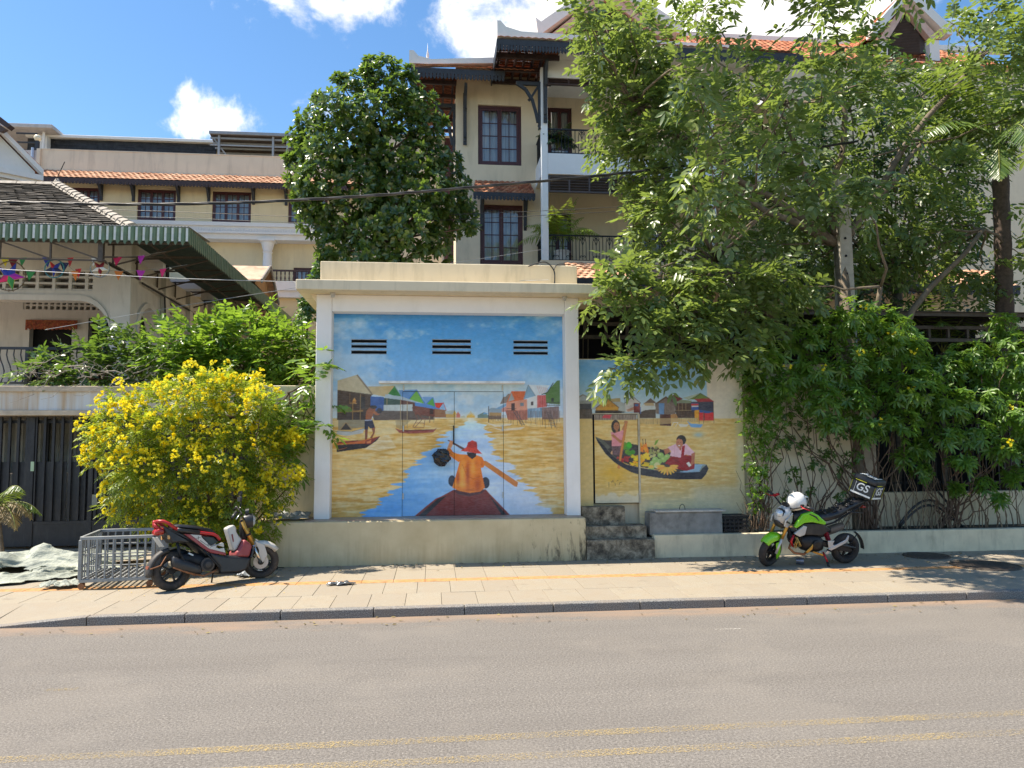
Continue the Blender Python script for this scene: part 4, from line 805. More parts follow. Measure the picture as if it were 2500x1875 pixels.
def tiled_slope(b, pa, pb, pc, pd, rows, tw, th=.018, jit=.01, curve=True, seed=1, lift=.03, ux=None):
    """tiles over the quad pa-pb (eave, left to right) and pd-pc (top); rows laid eave to top, clipped at the slanted sides"""
    r = random.Random(seed); pa, pb, pc, pd = map(Vector, (pa, pb, pc, pd)); ex = (pb-pa).normalized()
    for k in range(rows):
        t0, t1 = k/rows, (k+1)/rows; a0 = pa.lerp(pd, t0); b0 = pb.lerp(pc, t0); a1 = pa.lerp(pd, t1); L = (b0-a0).dot(ex)
        up = (a1-a0); up = up-ex*up.dot(ex); nrm = ex.cross(up).normalized(); ov = up*.25; off = (tw*.5 if k % 2 else 0)
        x = -off
        while x < L-tw*.3:
            xa, xb = max(0, x)+.004, min(L, x+tw)-.004
            if xb-xa > .03:
                j = r.uniform(-jit, jit); o0 = a0+ex*xa+nrm*(lift+j*.5)+up*j; o1 = a0+ex*xb+nrm*(lift+j*.5+r.uniform(-jit, jit)*.4)+up*j
                t_ = nrm*th; e = up+ov
                if curve:
                    m = (o0+o1)/2+nrm*th*1.1; vs = [o0, m, o1, o0+e-nrm*lift*.9, m+e-nrm*lift*.9, o1+e-nrm*lift*.9]
                    vs += [q-t_ for q in vs]
                    b.add(vs, [(0, 1, 4, 3), (1, 2, 5, 4), (6, 7, 1, 0), (7, 8, 2, 1), (6, 0, 3, 9), (2, 8, 11, 5)])
                else:
                    vs = [o0, o1, o1+e-nrm*lift*.9, o0+e-nrm*lift*.9]; vs += [q-t_ for q in vs]
                    b.add(vs, [(0, 1, 2, 3), (4, 5, 1, 0), (4, 0, 3, 7), (1, 5, 6, 2)])
            x += tw
    return b
def terracotta(name, lo, mid, hi, dark=None):
    if name in MAT: return MAT[name]
    t = NT(name); g = t.n('ShaderNodeNewGeometry'); c = t.ramp(g.outputs['Random Per Island'], [(0, lo), (.5, mid), (1, hi)])
    nz_ = t.noise(g.outputs['Position'], 3, 5, .65)
    if dark: c = t.mix(t.rng(nz_, .5, .75, 0, .75), c, dark)
    t.set(color=c, rough=.85, spec=.25); t.bump(t.noise(g.outputs['Position'], 60, 3), .2, .004); MAT[name] = t.mat; return t.mat
TERRA = terracotta('terracotta_tile', (.30, .09, .045), (.46, .17, .085), (.55, .25, .13), (.20, .075, .045))
TERRA2 = terracotta('orange_tile', (.40, .20, .12), (.52, .29, .18), (.62, .39, .26), (.33, .16, .10))
MOSS = terracotta('mossy_black_tile', (.045, .040, .034), (.085, .075, .062), (.17, .145, .12), (.03, .028, .022))
MAHOG = plain('mahogany_paint', (.075, .022, .024), .45, var=.2, vscale=8, spec=.45)
DGREY = plain('slate_grey_wood', (.035, .040, .048), .6, var=.2, vscale=8)
DBRN = plain('dark_brown_wood', (.055, .032, .03), .55, var=.25, vscale=10)
# ================================================================== gate, balcony slab, wall left of the shelter
GY = 15.3
def rusty_slab():
    t = NT('rust_streaked_slab'); p = t.pos(); n1 = t.noise(t.map(p, (3.2, 3.2, .15)), 1.3, 4, .6); n2 = t.noise(t.map(p, (5, 5, .5), (3, 1, 7)), 1.6, 7, .7)
    c = t.ramp(n1, [(.40, (.62, .62, .62)), (.52, (.58, .50, .42)), (.62, (.50, .33, .19))]); c = t.mix(t.rng(n2, .60, .72, 0, .8), c, (.07, .07, .065)); t.set(color=c, rough=.9); t.bump(t.noise(p, 30, 5), .3, .006); return t.mat
RS = rusty_slab(); beige = plain('weathered_beige', (.55, .44, .33), .9, var=.15, vscale=4, dirt=(.22, .17, .12), dirt_amt=.5, dscale=3)
bs_ = thing('balcony_slab', 'rust-streaked concrete balcony slab above the black gate', 'balcony', (-7, 15.2, 2.6))
box_obj('slab', RS, -14, -2.6, 15.02, 18.2, 2.70, 3.04, bs_); box_obj('cap_band', beige, -14.0, -2.58, 14.96, 18.2, 3.042, 3.15, bs_, .01); box_obj('bottom_band', beige, -14.0, -2.58, 14.98, 18.2, 2.60, 2.698, bs_, .01)
# low rail and lamp on the balcony
for k in range(9):
    pass
rl = thing('balcony_railing', 'dark steel balcony railing with curved bars half hidden by shrubs', 'railing', (-9, 15.6, 3.15))
box_obj('top_rail', DGREY, -12, -6.4, 15.70, 15.75, 3.92, 3.97, rl); box_obj('bottom_rail', DGREY, -12, -6.4, 15.70, 15.75, 3.24, 3.28, rl)
for x in (-9.6, -7.95, -6.45): box_obj('post', DGREY, x, x+.06, 15.69, 15.76, 3.15, 3.919, rl)
x = -11.9
while x < -6.5:
    MB().tube([(x+.05*math.sin(i*.9), 15.725, 3.28+.64*i/6) for i in range(7)], .012, 6).build('bar', DGREY, rl); x += .13
# black steel gate
gp = plain('black_gate_paint', (.018, .019, .024), .5, var=.3, vscale=9, dirt=(.09, .085, .08), dirt_amt=.45, dscale=3, streak=(3, 3, .6), spec=.45)
gt = thing('steel_gate', 'tall black steel double gate with ribbed plates and open bars above', 'gate', (-6.5, GY, GZ))
pz = at(150, 1127, GY).z; gz1 = 2.58; xl = -10.4; xr = -3.2
for (x0, x1) in ((xl, -8.0), (-7.9, -6.93), (-6.83, -5.2), (-5.1, xr)): box_obj('plate', gp, x0, x1, GY+.02, GY+.03, GZ+.12, pz, gt)
for x in (at(79, 1100, GY).x-.08, at(217, 1100, GY).x-.05, -5.2, -3.3, -10.5): box_obj('stile', gp, x, x+.15, GY-.03, GY+.05, GZ+.06, gz1, gt, .006)
box_obj('kick_plate', gp, xl, xr, GY-.012, GY+.018, GZ+.06, GZ+.46, gt); box_obj('cross_rail', gp, xl, xr, GY-.02, GY+.019, GZ+.462, GZ+.52, gt)
box_obj('top_rail', gp, xl, xr, GY+.051, GY+.09, gz1-.12, gz1-.06, gt)
x = xl+.05; pk = None
while x < xr:
    if pk is None: pk = MB().box(0, .045, 0, .045, GZ+.53, gz1).build('picket', gp, gt); pk.location = (x, GY-.03, 0); pk.matrix_parent_inverse = WM(gt).inverted()
    else: put(None, pk, gt, (x, GY-.03, 0))
    x += .158
MB().box(at(226, 1200, GY-.03).x, at(239, 1200, GY-.03).x, GY-.05, GY-.031, at(232, 1233, GY).z, at(232, 1207, GY).z).build('letter_plate', plain('dull_metal_plate', (.22, .23, .2), .5, metal=.3), gt)
MB().box(at(76, 1130, GY-.03).x, at(84, 1130, GY-.03).x, GY-.045, GY-.031, at(80, 1150, GY).z, at(80, 1127, GY).z).build('sticker', plain('pale_green_sticker', (.45, .58, .38), .6), gt)
# yard behind the gate
yd = thing('corrugated_screen', 'pale corrugated sheet screen behind the gate bars', 'screen', (-8, 17.2, GZ))
b = MB(); xs = np.arange(-13, -3.4, .06); pts = [(x, 17.2+(.02 if i % 2 else -.02)) for i, x in enumerate(xs)]
for (p0, p1) in zip(pts[:-1], pts[1:]): b.add([(p0[0], p0[1], 1.45), (p1[0], p1[1], 1.45), (p1[0], p1[1], 2.69), (p0[0], p0[1], 2.69)], [(0, 1, 2, 3)])
b.build('sheet', plain('pale_sheet_metal', (.38, .37, .33), .6, var=.15, vscale=3, dirt=(.2, .17, .13), dirt_amt=.5), yd, recalc=False); box_obj('dwarf_wall', beige, -13, -3.4, 17.1, 17.3, GZ-.1, 1.44, yd)
for k in range(5): box_obj('post', gp, -12+k*1.9, -11.93+k*1.9, 17.12, 17.17, 1.45, 2.69, yd)
box_obj('side_post', beige, -3.4, -2.6, 15.1, 17.2, GZ-.1, 2.6, yd)
# wall section left of the shelter
lw = thing('boundary_wall', 'plain cream wall between the yellow shrub and the painted shelter', 'wall', (-2.3, 13.4, GZ))
box_obj('wall_face', cream, -2.95, -1.947, 13.32, 13.5, .6, 3.05, lw, .01); box_obj('return_wall', cream, -2.95, -2.75, 13.501, 15.0, GZ-.1, 3.05, lw)
# ================================================================== porch house with tiled hip roof
HY = 18.3; HX = -7.0
hw = plain('grey_white_render', (.60, .56, .50), .9, var=.08, vscale=2, bump=.15, bscale=30, dirt=(.30, .26, .21), dirt_amt=.5, dscale=1.6, streak=(2, 2, .5))
ho = thing('porch_house', 'old white house with arched porch and mossy dark tiled hip roof', 'house', (-10, 19, GZ))
# front arcade: arch outline as a strip of blocks
b = MB(); cx_, r_ = -8.15, .72; zs_, zt_ = 4.58, 5.36
seg = [(-14.0, zt_), (cx_, zt_)]+[(cx_+r_*math.sin(a), zs_+(zt_-zs_)*math.cos(a)) for a in (math.pi/2*i/10 for i in range(1, 11))]
for (p0, p1) in zip(seg[:-1], seg[1:]): b.prism([p0, p1, (p1[0], 5.60), (p0[0], 5.60)], 'y', HY, HY+.3)
b.box(seg[-1][0], -7.45, HY, HY+.3, 3.15, 5.60)
b.build('arcade_wall', hw, ho)
b = MB()
for (p0, p1) in zip(seg[:-1], seg[1:]): b.prism([(p0[0], p0[1]-.0), (p1[0], p1[1]-.0), (p1[0]+.0, p1[1]+.13), (p0[0], p0[1]+.13)], 'y', HY-.045, HY-.001)
b.build('arch_moulding', hw, ho)
cl = box_obj('corner_column', hw, -7.449, HX, HY-.03, HY+.42, 3.15, 6.95, ho, .012)
box_obj('upper_wall', hw, -7.86, -7.45, HY+.002, HY+.3, 5.602, 6.95, ho); box_obj('upper_wall', hw, -14, -7.861, HY+.002, HY+.3, 6.06, 6.95, ho)
b = MB()
for z in (5.603, 5.75, 5.90): b.box(-14, -7.862, HY+.03, HY+.26, z, z+.045)
x = -13.8
while x < -7.9: b.box(x, x+.07, HY+.02, HY+.27, 5.602, 6.058); x += .36
b.build('vent_blocks', hw, ho); box_obj('vent_back', plain('porch_shade_grey', (.25, .23, .20), .95), -14, -7.862, HY+.31, HY+.34, 5.61, 6.3, ho)  # back panel greyed in its colour to stand in for porch shade
# porch floor, back wall with openings
b = MB(); BY = 21.2; d0, d1, dzt = at(72, 800, BY).x, at(176, 800, BY).x, at(120, 800, BY).z; w0, w1, wz0, wz1 = at(218, 800, BY).x, at(272, 800, BY).x, 3.6, at(245, 778, BY).z
v0, v1, vz0, vz1 = at(57, 745, BY).x, at(262, 745, BY).x, at(150, 756, BY).z, at(150, 735, BY).z
holed_wall(b, -15, HX-.3, 3.15, 7.0, BY, BY+.2, [(d0, d1, 3.15, dzt), (w0, w1, wz0, wz1), (v0, v1, vz0, vz1)]); b.build('porch_back_wall', hw, ho)
box_obj('room_shade_block', darkm, -15, HX-.3, BY+.3, BY+.5, 3.15, 7, ho); b = MB()  # near-black slab stands in for the unlit rooms
for k in range(14): x = v0+(v1-v0)*k/14; b.box(x, x+.06, BY+.02, BY+.18, vz0, vz1)
b.box(v0, v1, BY+.021, BY+.179, (vz0+vz1)/2-.02, (vz0+vz1)/2+.02); b.build('vent_blocks', hw, ho)
box_obj('porch_floor', beige, -15, HX, HY+.0, 24, 2.9, 3.148, ho); box_obj('porch_ceiling', hw, -15, HX-.31, HY+.35, BY, 6.96, 7.0, ho)
bn = MB(); n = 26; x0, x1 = at(62, 790, BY-.1).x, at(188, 790, BY-.1).x; zt, zb = at(120, 781, BY-.1).z, at(120, 806, BY-.1).z
for i in range(n):
    a, c = x0+(x1-x0)*i/n, x0+(x1-x0)*(i+1)/n; y = BY-.1+.012*(i % 2); dz = .05*abs(math.sin(i*1.7)); bn.add([(a, y, zb+dz), (c, y, zb+dz*.6), (c, y, zt), (a, y, zt), (a, y+.015, zb+dz), (c, y+.015, zb+dz*.6), (c, y+.015, zt), (a, y+.015, zt)], [(0, 1, 2, 3), (7, 6, 5, 4), (0, 4, 5, 1), (3, 2, 6, 7)])
o = bn.build('door_valance', plain('red_gold_brocade', (.26, .05, .02), .6, var=.7, vscale=22, dirt=(.5, .24, .05), dirt_amt=.8, dscale=14), None); tag(o, 'red and gold fringed cloth hung over the porch doorway', 'valance')
g = MB()
for k in range(5): x = w0+(w1-w0)*k/4; g.tube([(x, BY-.03, wz0), (x, BY-.03, wz1)], .012, 5)
for k in range(4): z = wz0+(wz1-wz0)*k/3; g.tube([(w0, BY-.03, z), (w1, BY-.03, z)], .012, 5)
for k in range(6): g.torus(.12, .01, 14, 5, Matrix.Translation((w0+.18, BY-.03, wz0+.2+k*.27)))
g.build('window_grille', bs, ho); box_obj('blue_post', plain('blue_paint', (.03, .11, .40), .5), at(250, 850, BY-.2).x, at(253, 850, BY-.2).x, BY-.2, BY-.17, 3.15, at(250, 790, BY-.2).z, ho)
# side wall along the drive with arch and vents
b = MB(); ya, yb = HY+.42, 20.15; ac, ar = (ya+yb)/2, (yb-ya)/2; segs = [(ac-ar*math.cos(a), 4.62+.78*math.sin(a)) for a in (math.pi*i/14 for i in range(15))]
for (p0, p1) in zip(segs[:-1], segs[1:]): b.prism([p0, p1, (p1[0], 6.4), (p0[0], 6.4)], 'x', HX-.3, HX-.02)
vent_y = [(20.75, 21.75), (22.7, 23.8), (24.9, 26.1)]
def sidewall(b, y0, y1, z0, z1, holes):
    m = MB(); holed_wall(m, y0, y1, z0, z1, 0, .28, holes); b.add([(HX-.02-q[1], q[0], q[2]) for q in m.v], m.f)
sidewall(b, yb, 34, 3.15, 6.4, [(a, c, 5.25, 5.85) for a, c in vent_y]+[(20.8, 22.1, 3.5, 4.75)])
b.build('side_wall', hw, ho); box_obj('side_shade_block', darkm, HX-.6, HX-.32, yb+.4, 34, 3.15, 6.3, ho)  # near-black slab stands in for shade inside the wall openings
b = MB()
for (p0, p1) in zip(segs[:-1], segs[1:]): b.prism([p0, p1, (p1[0]+(p1[0]-ac)*.14, p1[1]+.12), (p0[0]+(p0[0]-ac)*.14, p0[1]+.12)], 'x', HX-.019, HX+.04)
b.build('arch_moulding', hw, ho)
for a, c in vent_y:
    b = MB()
    for k in range(1, 5): b.box(HX-.26, HX-.03, a, c, 5.25+k*.12-.025, 5.25+k*.12+.025)
    for k in range(1, 4): b.box(HX-.25, HX-.035, a+(c-a)*k/4-.03, a+(c-a)*k/4+.03, 5.25, 5.85)
    b.build('vent_blocks', hw, ho)
for y in (20.3, 22.3, 24.4, 26.6): box_obj('pilaster', hw, HX-.018, HX+.10, y, y+.28, 3.15, 6.38, ho)
box_obj('side_cornice', hw, HX-.018, HX+.05, HY+.42, 34, 5.93, 6.0, ho)
MB().tube([(HX+.06, HY+.5, 5.9), (HX+.09, 20, 5.86), (HX+.08, 22.5, 5.84), (HX+.1, 23, 5.7), (HX+.09, 26, 5.8)], .025, 6).build('conduit', bs, ho); MB().tube([(HX+.09, 20.25, 5.85), (HX+.11, 20.3, 5.2), (HX+.09, 20.28, 4.2), (HX+.1, 20.3, 3.3)], .02, 6).build('cable', bs, ho)
# hip roof
PA, PB, PC, PD = Vector((-15, 18.15, 6.98)), Vector((-6.95, 18.15, 7.03)), Vector((-10.96, 23, 9.60)), Vector((-15, 23, 9.60))
b = tiled_slope(MB(), PA, PB, PC, PD, 25, .24, .02, .02, False, 4, .045); o = b.build('front_tiles', MOSS, ho, recalc=False); o['kind'] = 'stuff'
b = tiled_slope(MB(), PB, Vector((-6.95, 30, 7.03)), Vector((-10.96, 27, 9.6)), PC, 20, .24, .02, .02, False, 5, .045); o = b.build('side_tiles', MOSS, ho, recalc=False); o['kind'] = 'stuff'
MB().add([PA, PB, PC, PD, Vector((-6.95, 30, 7.03)), Vector((-10.96, 27, 9.6))], [(0, 1, 2, 3), (1, 4, 5, 2)]).build('roof_deck', plain('roof_deck', (.03, .027, .022), .95), ho, recalc=False)
ridgem = plain('pale_ridge_mortar', (.36, .32, .27), .92, var=.25, vscale=6, dirt=(.12, .10, .08), dirt_amt=.6, dscale=4)
nr_ = 17; hd = (PC-PB); sd_ = hd.cross(Vector((0, 0, 1))).normalized(); upn = sd_.cross(hd.normalized()).normalized()
for k in range(nr_):
    p0 = PB+hd*(k/nr_)+upn*(.06); p1 = PB+hd*((k+1.12)/nr_)+upn*.035; prof = [(-.17, -.04), (-.12, .05), (0, .10), (.12, .05), (.17, -.04)]
    MB().loft([[p0+sd_*u+upn*v*1.1 for u, v in prof], [p1+sd_*u*.9+upn*v for u, v in prof]]).build('hip_tile', ridgem, ho)
for k in range(8): MB().prism([(22.85, 9.60), (22.93, 9.70), (23.07, 9.70), (23.15, 9.60)], 'x', -11+(-.52*k), -11.5-.52*k).build('ridge_tile', ridgem, ho)
MB().lathe([(.10, 0), (.06, .08), (.03, .12), (.001, .14)], 10, Matrix.Translation((-10.97, 23, 9.7))).build('ridge_knob', ridgem, ho)
MB().tube([(-10.95, 22.9, 9.75), (-10.55, 22.5, 10.15)], .012, 5).build('aerial', bs, ho)
# ---- green awning
aw = thing('green_awning', 'green and white striped metal awning around the porch house', 'awning', (HX, 17, 6.6))
AX, AY, AZ, AB = -5.19, 16.5, 6.64, 6.30
agreen = plain('awning_green', (.11, .17, .10), .5, var=.2, vscale=5, dirt=(.24, .22, .12), dirt_amt=.6, dscale=4, spec=.4); awhite = plain('awning_white', (.74, .74, .70), .5, var=.1, vscale=6, dirt=(.35, .34, .28), dirt_amt=.45, dscale=5)
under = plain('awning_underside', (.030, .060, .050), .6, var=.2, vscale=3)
W_ = .1465
gs = MB(); wz = AZ-AB
prof = [(0, 0, 0), (W_*.12, -.028, .0), (W_*.60, -.028, 0), (W_*.66, 0, 0)]
v = [(0, 0, AZ), (W_*.14, -.03, AZ), (W_*.52, -.03, AZ), (W_*.66, 0, AZ), (0, 0, AB+.05), (W_*.14, -.03, AB), (W_*.36, -.03, AB-.05), (W_*.52, -.03, AB), (W_*.66, 0, AB+.05)]
gs.add(v, [(0, 1, 5, 4), (1, 2, 7, 6, 5), (2, 3, 8, 7)]); ws_ = MB().add([(W_*.66, 0, AZ), (W_, 0, AZ), (W_, 0, AB+.05), (W_*.66, 0, AB+.05)], [(0, 1, 2, 3)])
g0 = gs.build('valance_fold', agreen, aw, recalc=False); w0_ = ws_.build('valance_stripe', awhite, aw, recalc=False)
for o in (g0, w0_):
    so = o.modifiers.new('thick', 'SOLIDIFY'); so.thickness = .004
def strip(src, loc, rz):
    o = bpy.data.objects.new(src.name.split('.')[0], src.data); col.objects.link(o); o.parent = aw; o.matrix_parent_inverse = WM(aw).inverted(); o.location = loc; o.rotation_euler = (0, 0, rz)
    so = o.modifiers.new('thick', 'SOLIDIFY'); so.thickness = .004
nf = 48; x0 = AX-nf*W_
for k in range(nf):
    if k == 0: g0.location = w0_.location = (x0, AY, 0)
    else: strip(g0, (x0+k*W_, AY, rnd.uniform(-.006, .004)), 0); strip(w0_, (x0+k*W_, AY, 0), 0)
for k in range(int(12/W_)): strip(g0, (AX, AY+k*W_, rnd.uniform(-.006, .004)), math.pi/2); strip(w0_, (AX, AY+k*W_, 0), math.pi/2)
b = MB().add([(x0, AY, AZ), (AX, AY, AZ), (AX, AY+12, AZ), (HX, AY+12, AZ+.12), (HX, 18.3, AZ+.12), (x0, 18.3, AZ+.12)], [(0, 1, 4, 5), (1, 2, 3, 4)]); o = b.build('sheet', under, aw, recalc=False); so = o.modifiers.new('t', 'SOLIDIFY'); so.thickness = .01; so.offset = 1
# little corrugation ends seen along the top edge
b = MB(); x = x0
while x < AX: b.add([(x, AY-.01, AZ+.012), (x+.035, AY-.01, AZ+.04), (x+.07, AY-.01, AZ+.012), (x, AY+1.6, AZ+.10), (x+.035, AY+1.6, AZ+.13), (x+.07, AY+1.6, AZ+.10)], [(0, 1, 4, 3), (1, 2, 5, 4), (0, 2, 1)]); x += .07
b.build('corrugated_top', plain('weathered_sheet', (.30, .29, .25), .7, var=.2, vscale=4, dirt=(.2, .13, .08), dirt_amt=.5), aw, recalc=False)
steel = plain('brown_steel', (.085, .065, .05), .6, var=.3, vscale=12)
def strut(a, c, w_=.035): MB().bar(a, c, w_).build('strut', steel, aw)
for y in (16.6,): strut((x0, y, 6.30), (AX+.02, y, 6.32)); strut((x0, y+.02, 5.95), (-6.9, y+.02, 5.93), .03)
zz0 = 5.93
for k in range(6):
    xa = -7.0-k*1.0; strut((xa, 16.62, 5.93), (xa, 16.62, 6.32)); strut((xa-1.0, 16.62, 6.30), (xa, 16.62, 5.95), .03); 
for k in range(9):
    y = 17.2+k*1.35; strut((HX-.1, y, 6.42), (AX-.02, y, 6.50)); strut((HX+.02, y, 5.95), (HX+.02, y, 6.45)); strut((HX+.02, y, 5.96), (AX-.05, y, 6.46), .03)
strut((-6.1, 16.6, 6.36), (-6.1, 28.4, 6.42)); strut((HX+.03, 17.0, 5.97), (HX+.03, 28.4, 5.97)); strut((HX, 16.6, 6.0), (AX, 18.5, 6.5), .03); strut((AX, 16.6, 6.5), (HX, 18.5, 6.3), .03)
box_obj('corner_post', steel, -7.04, -6.94, 16.58, 16.68, 5.9, 6.6, aw)
for k in range(3): strut((-7.0, 16.63, 5.95), (-7.0+.0, 18.3, 5.95+.001*k), .04)
# ---- bunting and star lanterns
PN = {'yellow': (.75, .58, .03), 'darkred': (.25, .02, .03), 'green': (.05, .26, .07), 'blue': (.03, .05, .30), 'red': (.52, .03, .03), 'white': (.75, .75, .72), 'crimson': (.55, .02, .09), 'magenta': (.40, .03, .32), 'orange': (.60, .17, .03), 'pink': (.62, .03, .14), 'navy': (.02, .03, .10)}
for (lab, lst, sag) in (('upper string of coloured pennants hung under the striped awning', ((12, 628, 'yellow'), (32, 632, 'darkred'), (56, 629, 'green'), (114, 629, 'blue'), (172, 629, 'red'), (230, 629, 'white'), (287, 627, 'crimson'), (345, 624, 'magenta')), 0),
                        ('lower string of coloured pennants hung below the star lanterns', ((75, 663, 'green'), (157, 641, 'navy'), (182, 662, 'orange'), (191, 656, 'red'), (290, 662, 'orange'), (344, 660, 'magenta'), (398, 656, 'pink')), 0)):
    ps = thing('pennant_string', lab, 'bunting', at(200, 620, 16.85), group=None); pts = []
    for i, (px, py, cn) in enumerate(lst):
        c = at(px, py, 16.85); pts.append(c); s = .09; a = rnd.uniform(-.5, .5)
        vs = [(-s*math.cos(a), -s*math.sin(a), 0), (s*math.cos(a), s*math.sin(a), 0), (rnd.uniform(-.02, .02), rnd.uniform(-.03, .03), -.205)]
        b = MB().add([c+Vector(q) for q in vs]+[c+Vector(q)+Vector((0, .004, 0)) for q in vs], [(0, 1, 2), (5, 4, 3), (0, 3, 4, 1), (1, 4, 5, 2), (2, 5, 3, 0)]); b.build('pennant', plain('cloth_'+cn, PN[cn], .8, var=.12, vscale=9), ps)
    pts.sort(key=lambda q: q.x); MB().tube([pts[0]-Vector((.8, 0, -.02))]+pts+[pts[-1]+Vector((.5, 0, .1))], .004, 4).build('cord', plain('string', (.3, .28, .25), .9), ps)
def star_lantern(px, py, rp, cols, tin, lab):
    c = at(px, py, 16.75); R0 = rp*17/1850.; t = thing('star_lantern', lab, 'lantern', c)
    b = MB(); n = 46
    for i in range(n):
        a = 2*math.pi*i/n; q = c+Vector((math.cos(a), 0, math.sin(a)))*R0
        for k in range(3):
            d = Vector((rnd.uniform(-1, 1), rnd.uniform(-1, 1), rnd.uniform(-1, 1))).normalized()*R0*.12; e = d.orthogonal().normalized()*.012; b.add([q-e, q+e, q+d], [(0, 1, 2)])
    b.torus(R0, .012, 30, 5, Matrix.Translation(c)); b.build('tinsel_ring', tin, t, recalc=False)
    pin = [(c+Vector((math.sin(a), 0, math.cos(a)))*R0*.40) for a in (math.pi/5+2*math.pi*i/5 for i in range(5))]; pout = [(c+Vector((math.sin(a), 0, math.cos(a)))*R0*1.0) for a in (2*math.pi*i/5 for i in range(5))]
    turn = Matrix.Rotation(rnd.uniform(-.25, .25)+math.pi, 4, 'Y')
    for i in range(5):
        tri = [pin[i-1], pout[i], pin[i]]; f = c-Vector((0, .06, 0)); g = c+Vector((0, .06, 0)); rot = lambda q: c+turn @ (q-c)
        MB().add([rot(tri[0]), rot(tri[1]), rot(tri[2]), f, g], [(0, 1, 3), (1, 2, 3), (1, 0, 4), (2, 1, 4)]).build('star_point', cols[i % len(cols)], t, recalc=False)
        MB().tube([rot(tri[0]), rot(tri[1]), rot(tri[2])], .006, 4).build('edge_stick', tin if i % 2 else plain('gold_paper', (.6, .42, .06), .4), t)
cm = lambda n_: plain('cloth_'+n_, PN[n_], .8, var=.12, vscale=9)
star_lantern(24, 674, 34, [cm('green'), cm('pink'), cm('blue'), cm('blue'), cm('magenta')], plain('bronze_tinsel', (.16, .11, .06), .4, metal=.5), 'large star lantern of green, pink and blue cloth in a bronze tinsel ring')
star_lantern(133, 656, 21, [cm('blue'), cm('navy'), cm('red')], plain('teal_tinsel', (.05, .22, .22), .3, metal=.5), 'dark blue star lantern in a teal tinsel ring under the awning')
star_lantern(244, 655, 21, [cm('darkred'), cm('white'), cm('darkred')], plain('silver_tinsel', (.3, .3, .26), .3, metal=.6), 'dark red star lantern with pink lines and silver tinsel under the awning')
# ================================================================== three-storey cream building behind the porch house
FY = 30.0
fc = plain('pale_yellow_wall', (.76, .63, .39), .85, var=.04, vscale=1.5, dirt=(.48, .38, .24), dirt_amt=.45, dscale=1.2, streak=(2, 2, .4))
peach = plain('peach_parapet', (.74, .62, .47), .9, var=.06, vscale=1.2, dirt=(.42, .34, .26), dirt_amt=.6, dscale=1.5, streak=(2.5, 2.5, .3))
trim = plain('white_stucco', (.76, .75, .72), .8, var=.05, vscale=2, dirt=(.5, .49, .46), dirt_amt=.3, dscale=2)
fb = thing('cream_building', 'long pale yellow building with orange tile skirt roof and tall mahogany windows', 'building', (-8, FY, 0))
wins = []
for (a, c) in ((157, 243), (335, 429), (518, 613), (704, 800)): wins.append((at(a, 500, FY).x, at(c, 500, FY).x, 10.64, 11.86))
lowins = [(at(528, 620, FY+.6).x, at(594, 620, FY+.6).x, 6.6, 9.02), (at(717, 620, FY+.6).x, at(790, 620, FY+.6).x, 6.6, 9.02)]
b = MB(); holed_wall(b, -15.1, 3.0, 10.62, 12.46, FY, FY+.3, wins); b.build('upper_wall', fc, fb)
b = MB(); holed_wall(b, -15.1, 3.0, 0, 10.0, FY+.6, FY+.9, lowins); b.build('lower_wall', fc, fb)
for w_ in wins: window(fb, *w_[:4], FY, MAHOG, leaves=3, cols=2, rows=4, fw=.06)
for w_ in lowins: window(fb, *w_[:4], FY+.6, MAHOG, leaves=2, cols=2, rows=4, fw=.06)
b = MB().box(-15.1, 3, FY-.12, FY+.6, 10.46, 10.61); b.box(-15.1, 3, FY-.05, FY+.6, 10.26, 10.459); b.box(-15.1, 3, FY-.10, FY+.6, 10.18, 10.259); b.box(-15.1, 3, FY+.02, FY+.6, 9.98, 10.179)
x = -15
while x < 3: b.box(x, x+.05, FY-.085, FY-.0505, 10.27, 10.36); x += .1
b.build('cornice', trim, fb)
box_obj('parapet', peach, -15.1, 3, FY+.02, FY+.25, 12.461, 13.30, fb); box_obj('parapet_cap', peach, -15.1, 3, FY-.0, FY+.30, 13.302, 13.34, fb)
b = tiled_slope(MB(), (-15.2, FY-.62, 12.02), (3, FY-.62, 12.02), (3, FY+.02, 12.50), (-15.2, FY+.02, 12.50), 5, .20, .02, .008, True, 9, .03); o = b.build('skirt_roof_tiles', TERRA2, fb, recalc=False); o['kind'] = 'stuff'
MB().add([(-15.2, FY-.62, 11.99), (3, FY-.62, 11.99), (3, FY+.02, 12.47), (-15.2, FY+.02, 12.47)], [(3, 2, 1, 0)]).build('skirt_soffit', DGREY, fb, recalc=False)
b = scallops(MB(), (-15.2, FY-.66, 12.0), (3, FY-.66, 12.0), .22, .12, 150, .03); b.build('eaves_board', DBRN, fb)
box_obj('hip_end', trim, -15.34, -15.2, FY-.7, FY+.3, 12.1, 12.55, fb)
for px in (243, 322, 433, 507, 617, 697):
    x = at(px, 470, FY-.2).x; b = MB().box(x-.05, x+.05, FY-.07, FY-.001, 11.35, 11.98); b.prism([(FY-.55, 11.97), (FY-.07, 11.97), (FY-.07, 11.5), (FY-.16, 11.62), (FY-.24, 11.8), (FY-.4, 11.9)], 'x', x-.045, x+.045); b.build('bracket', DGREY, fb)
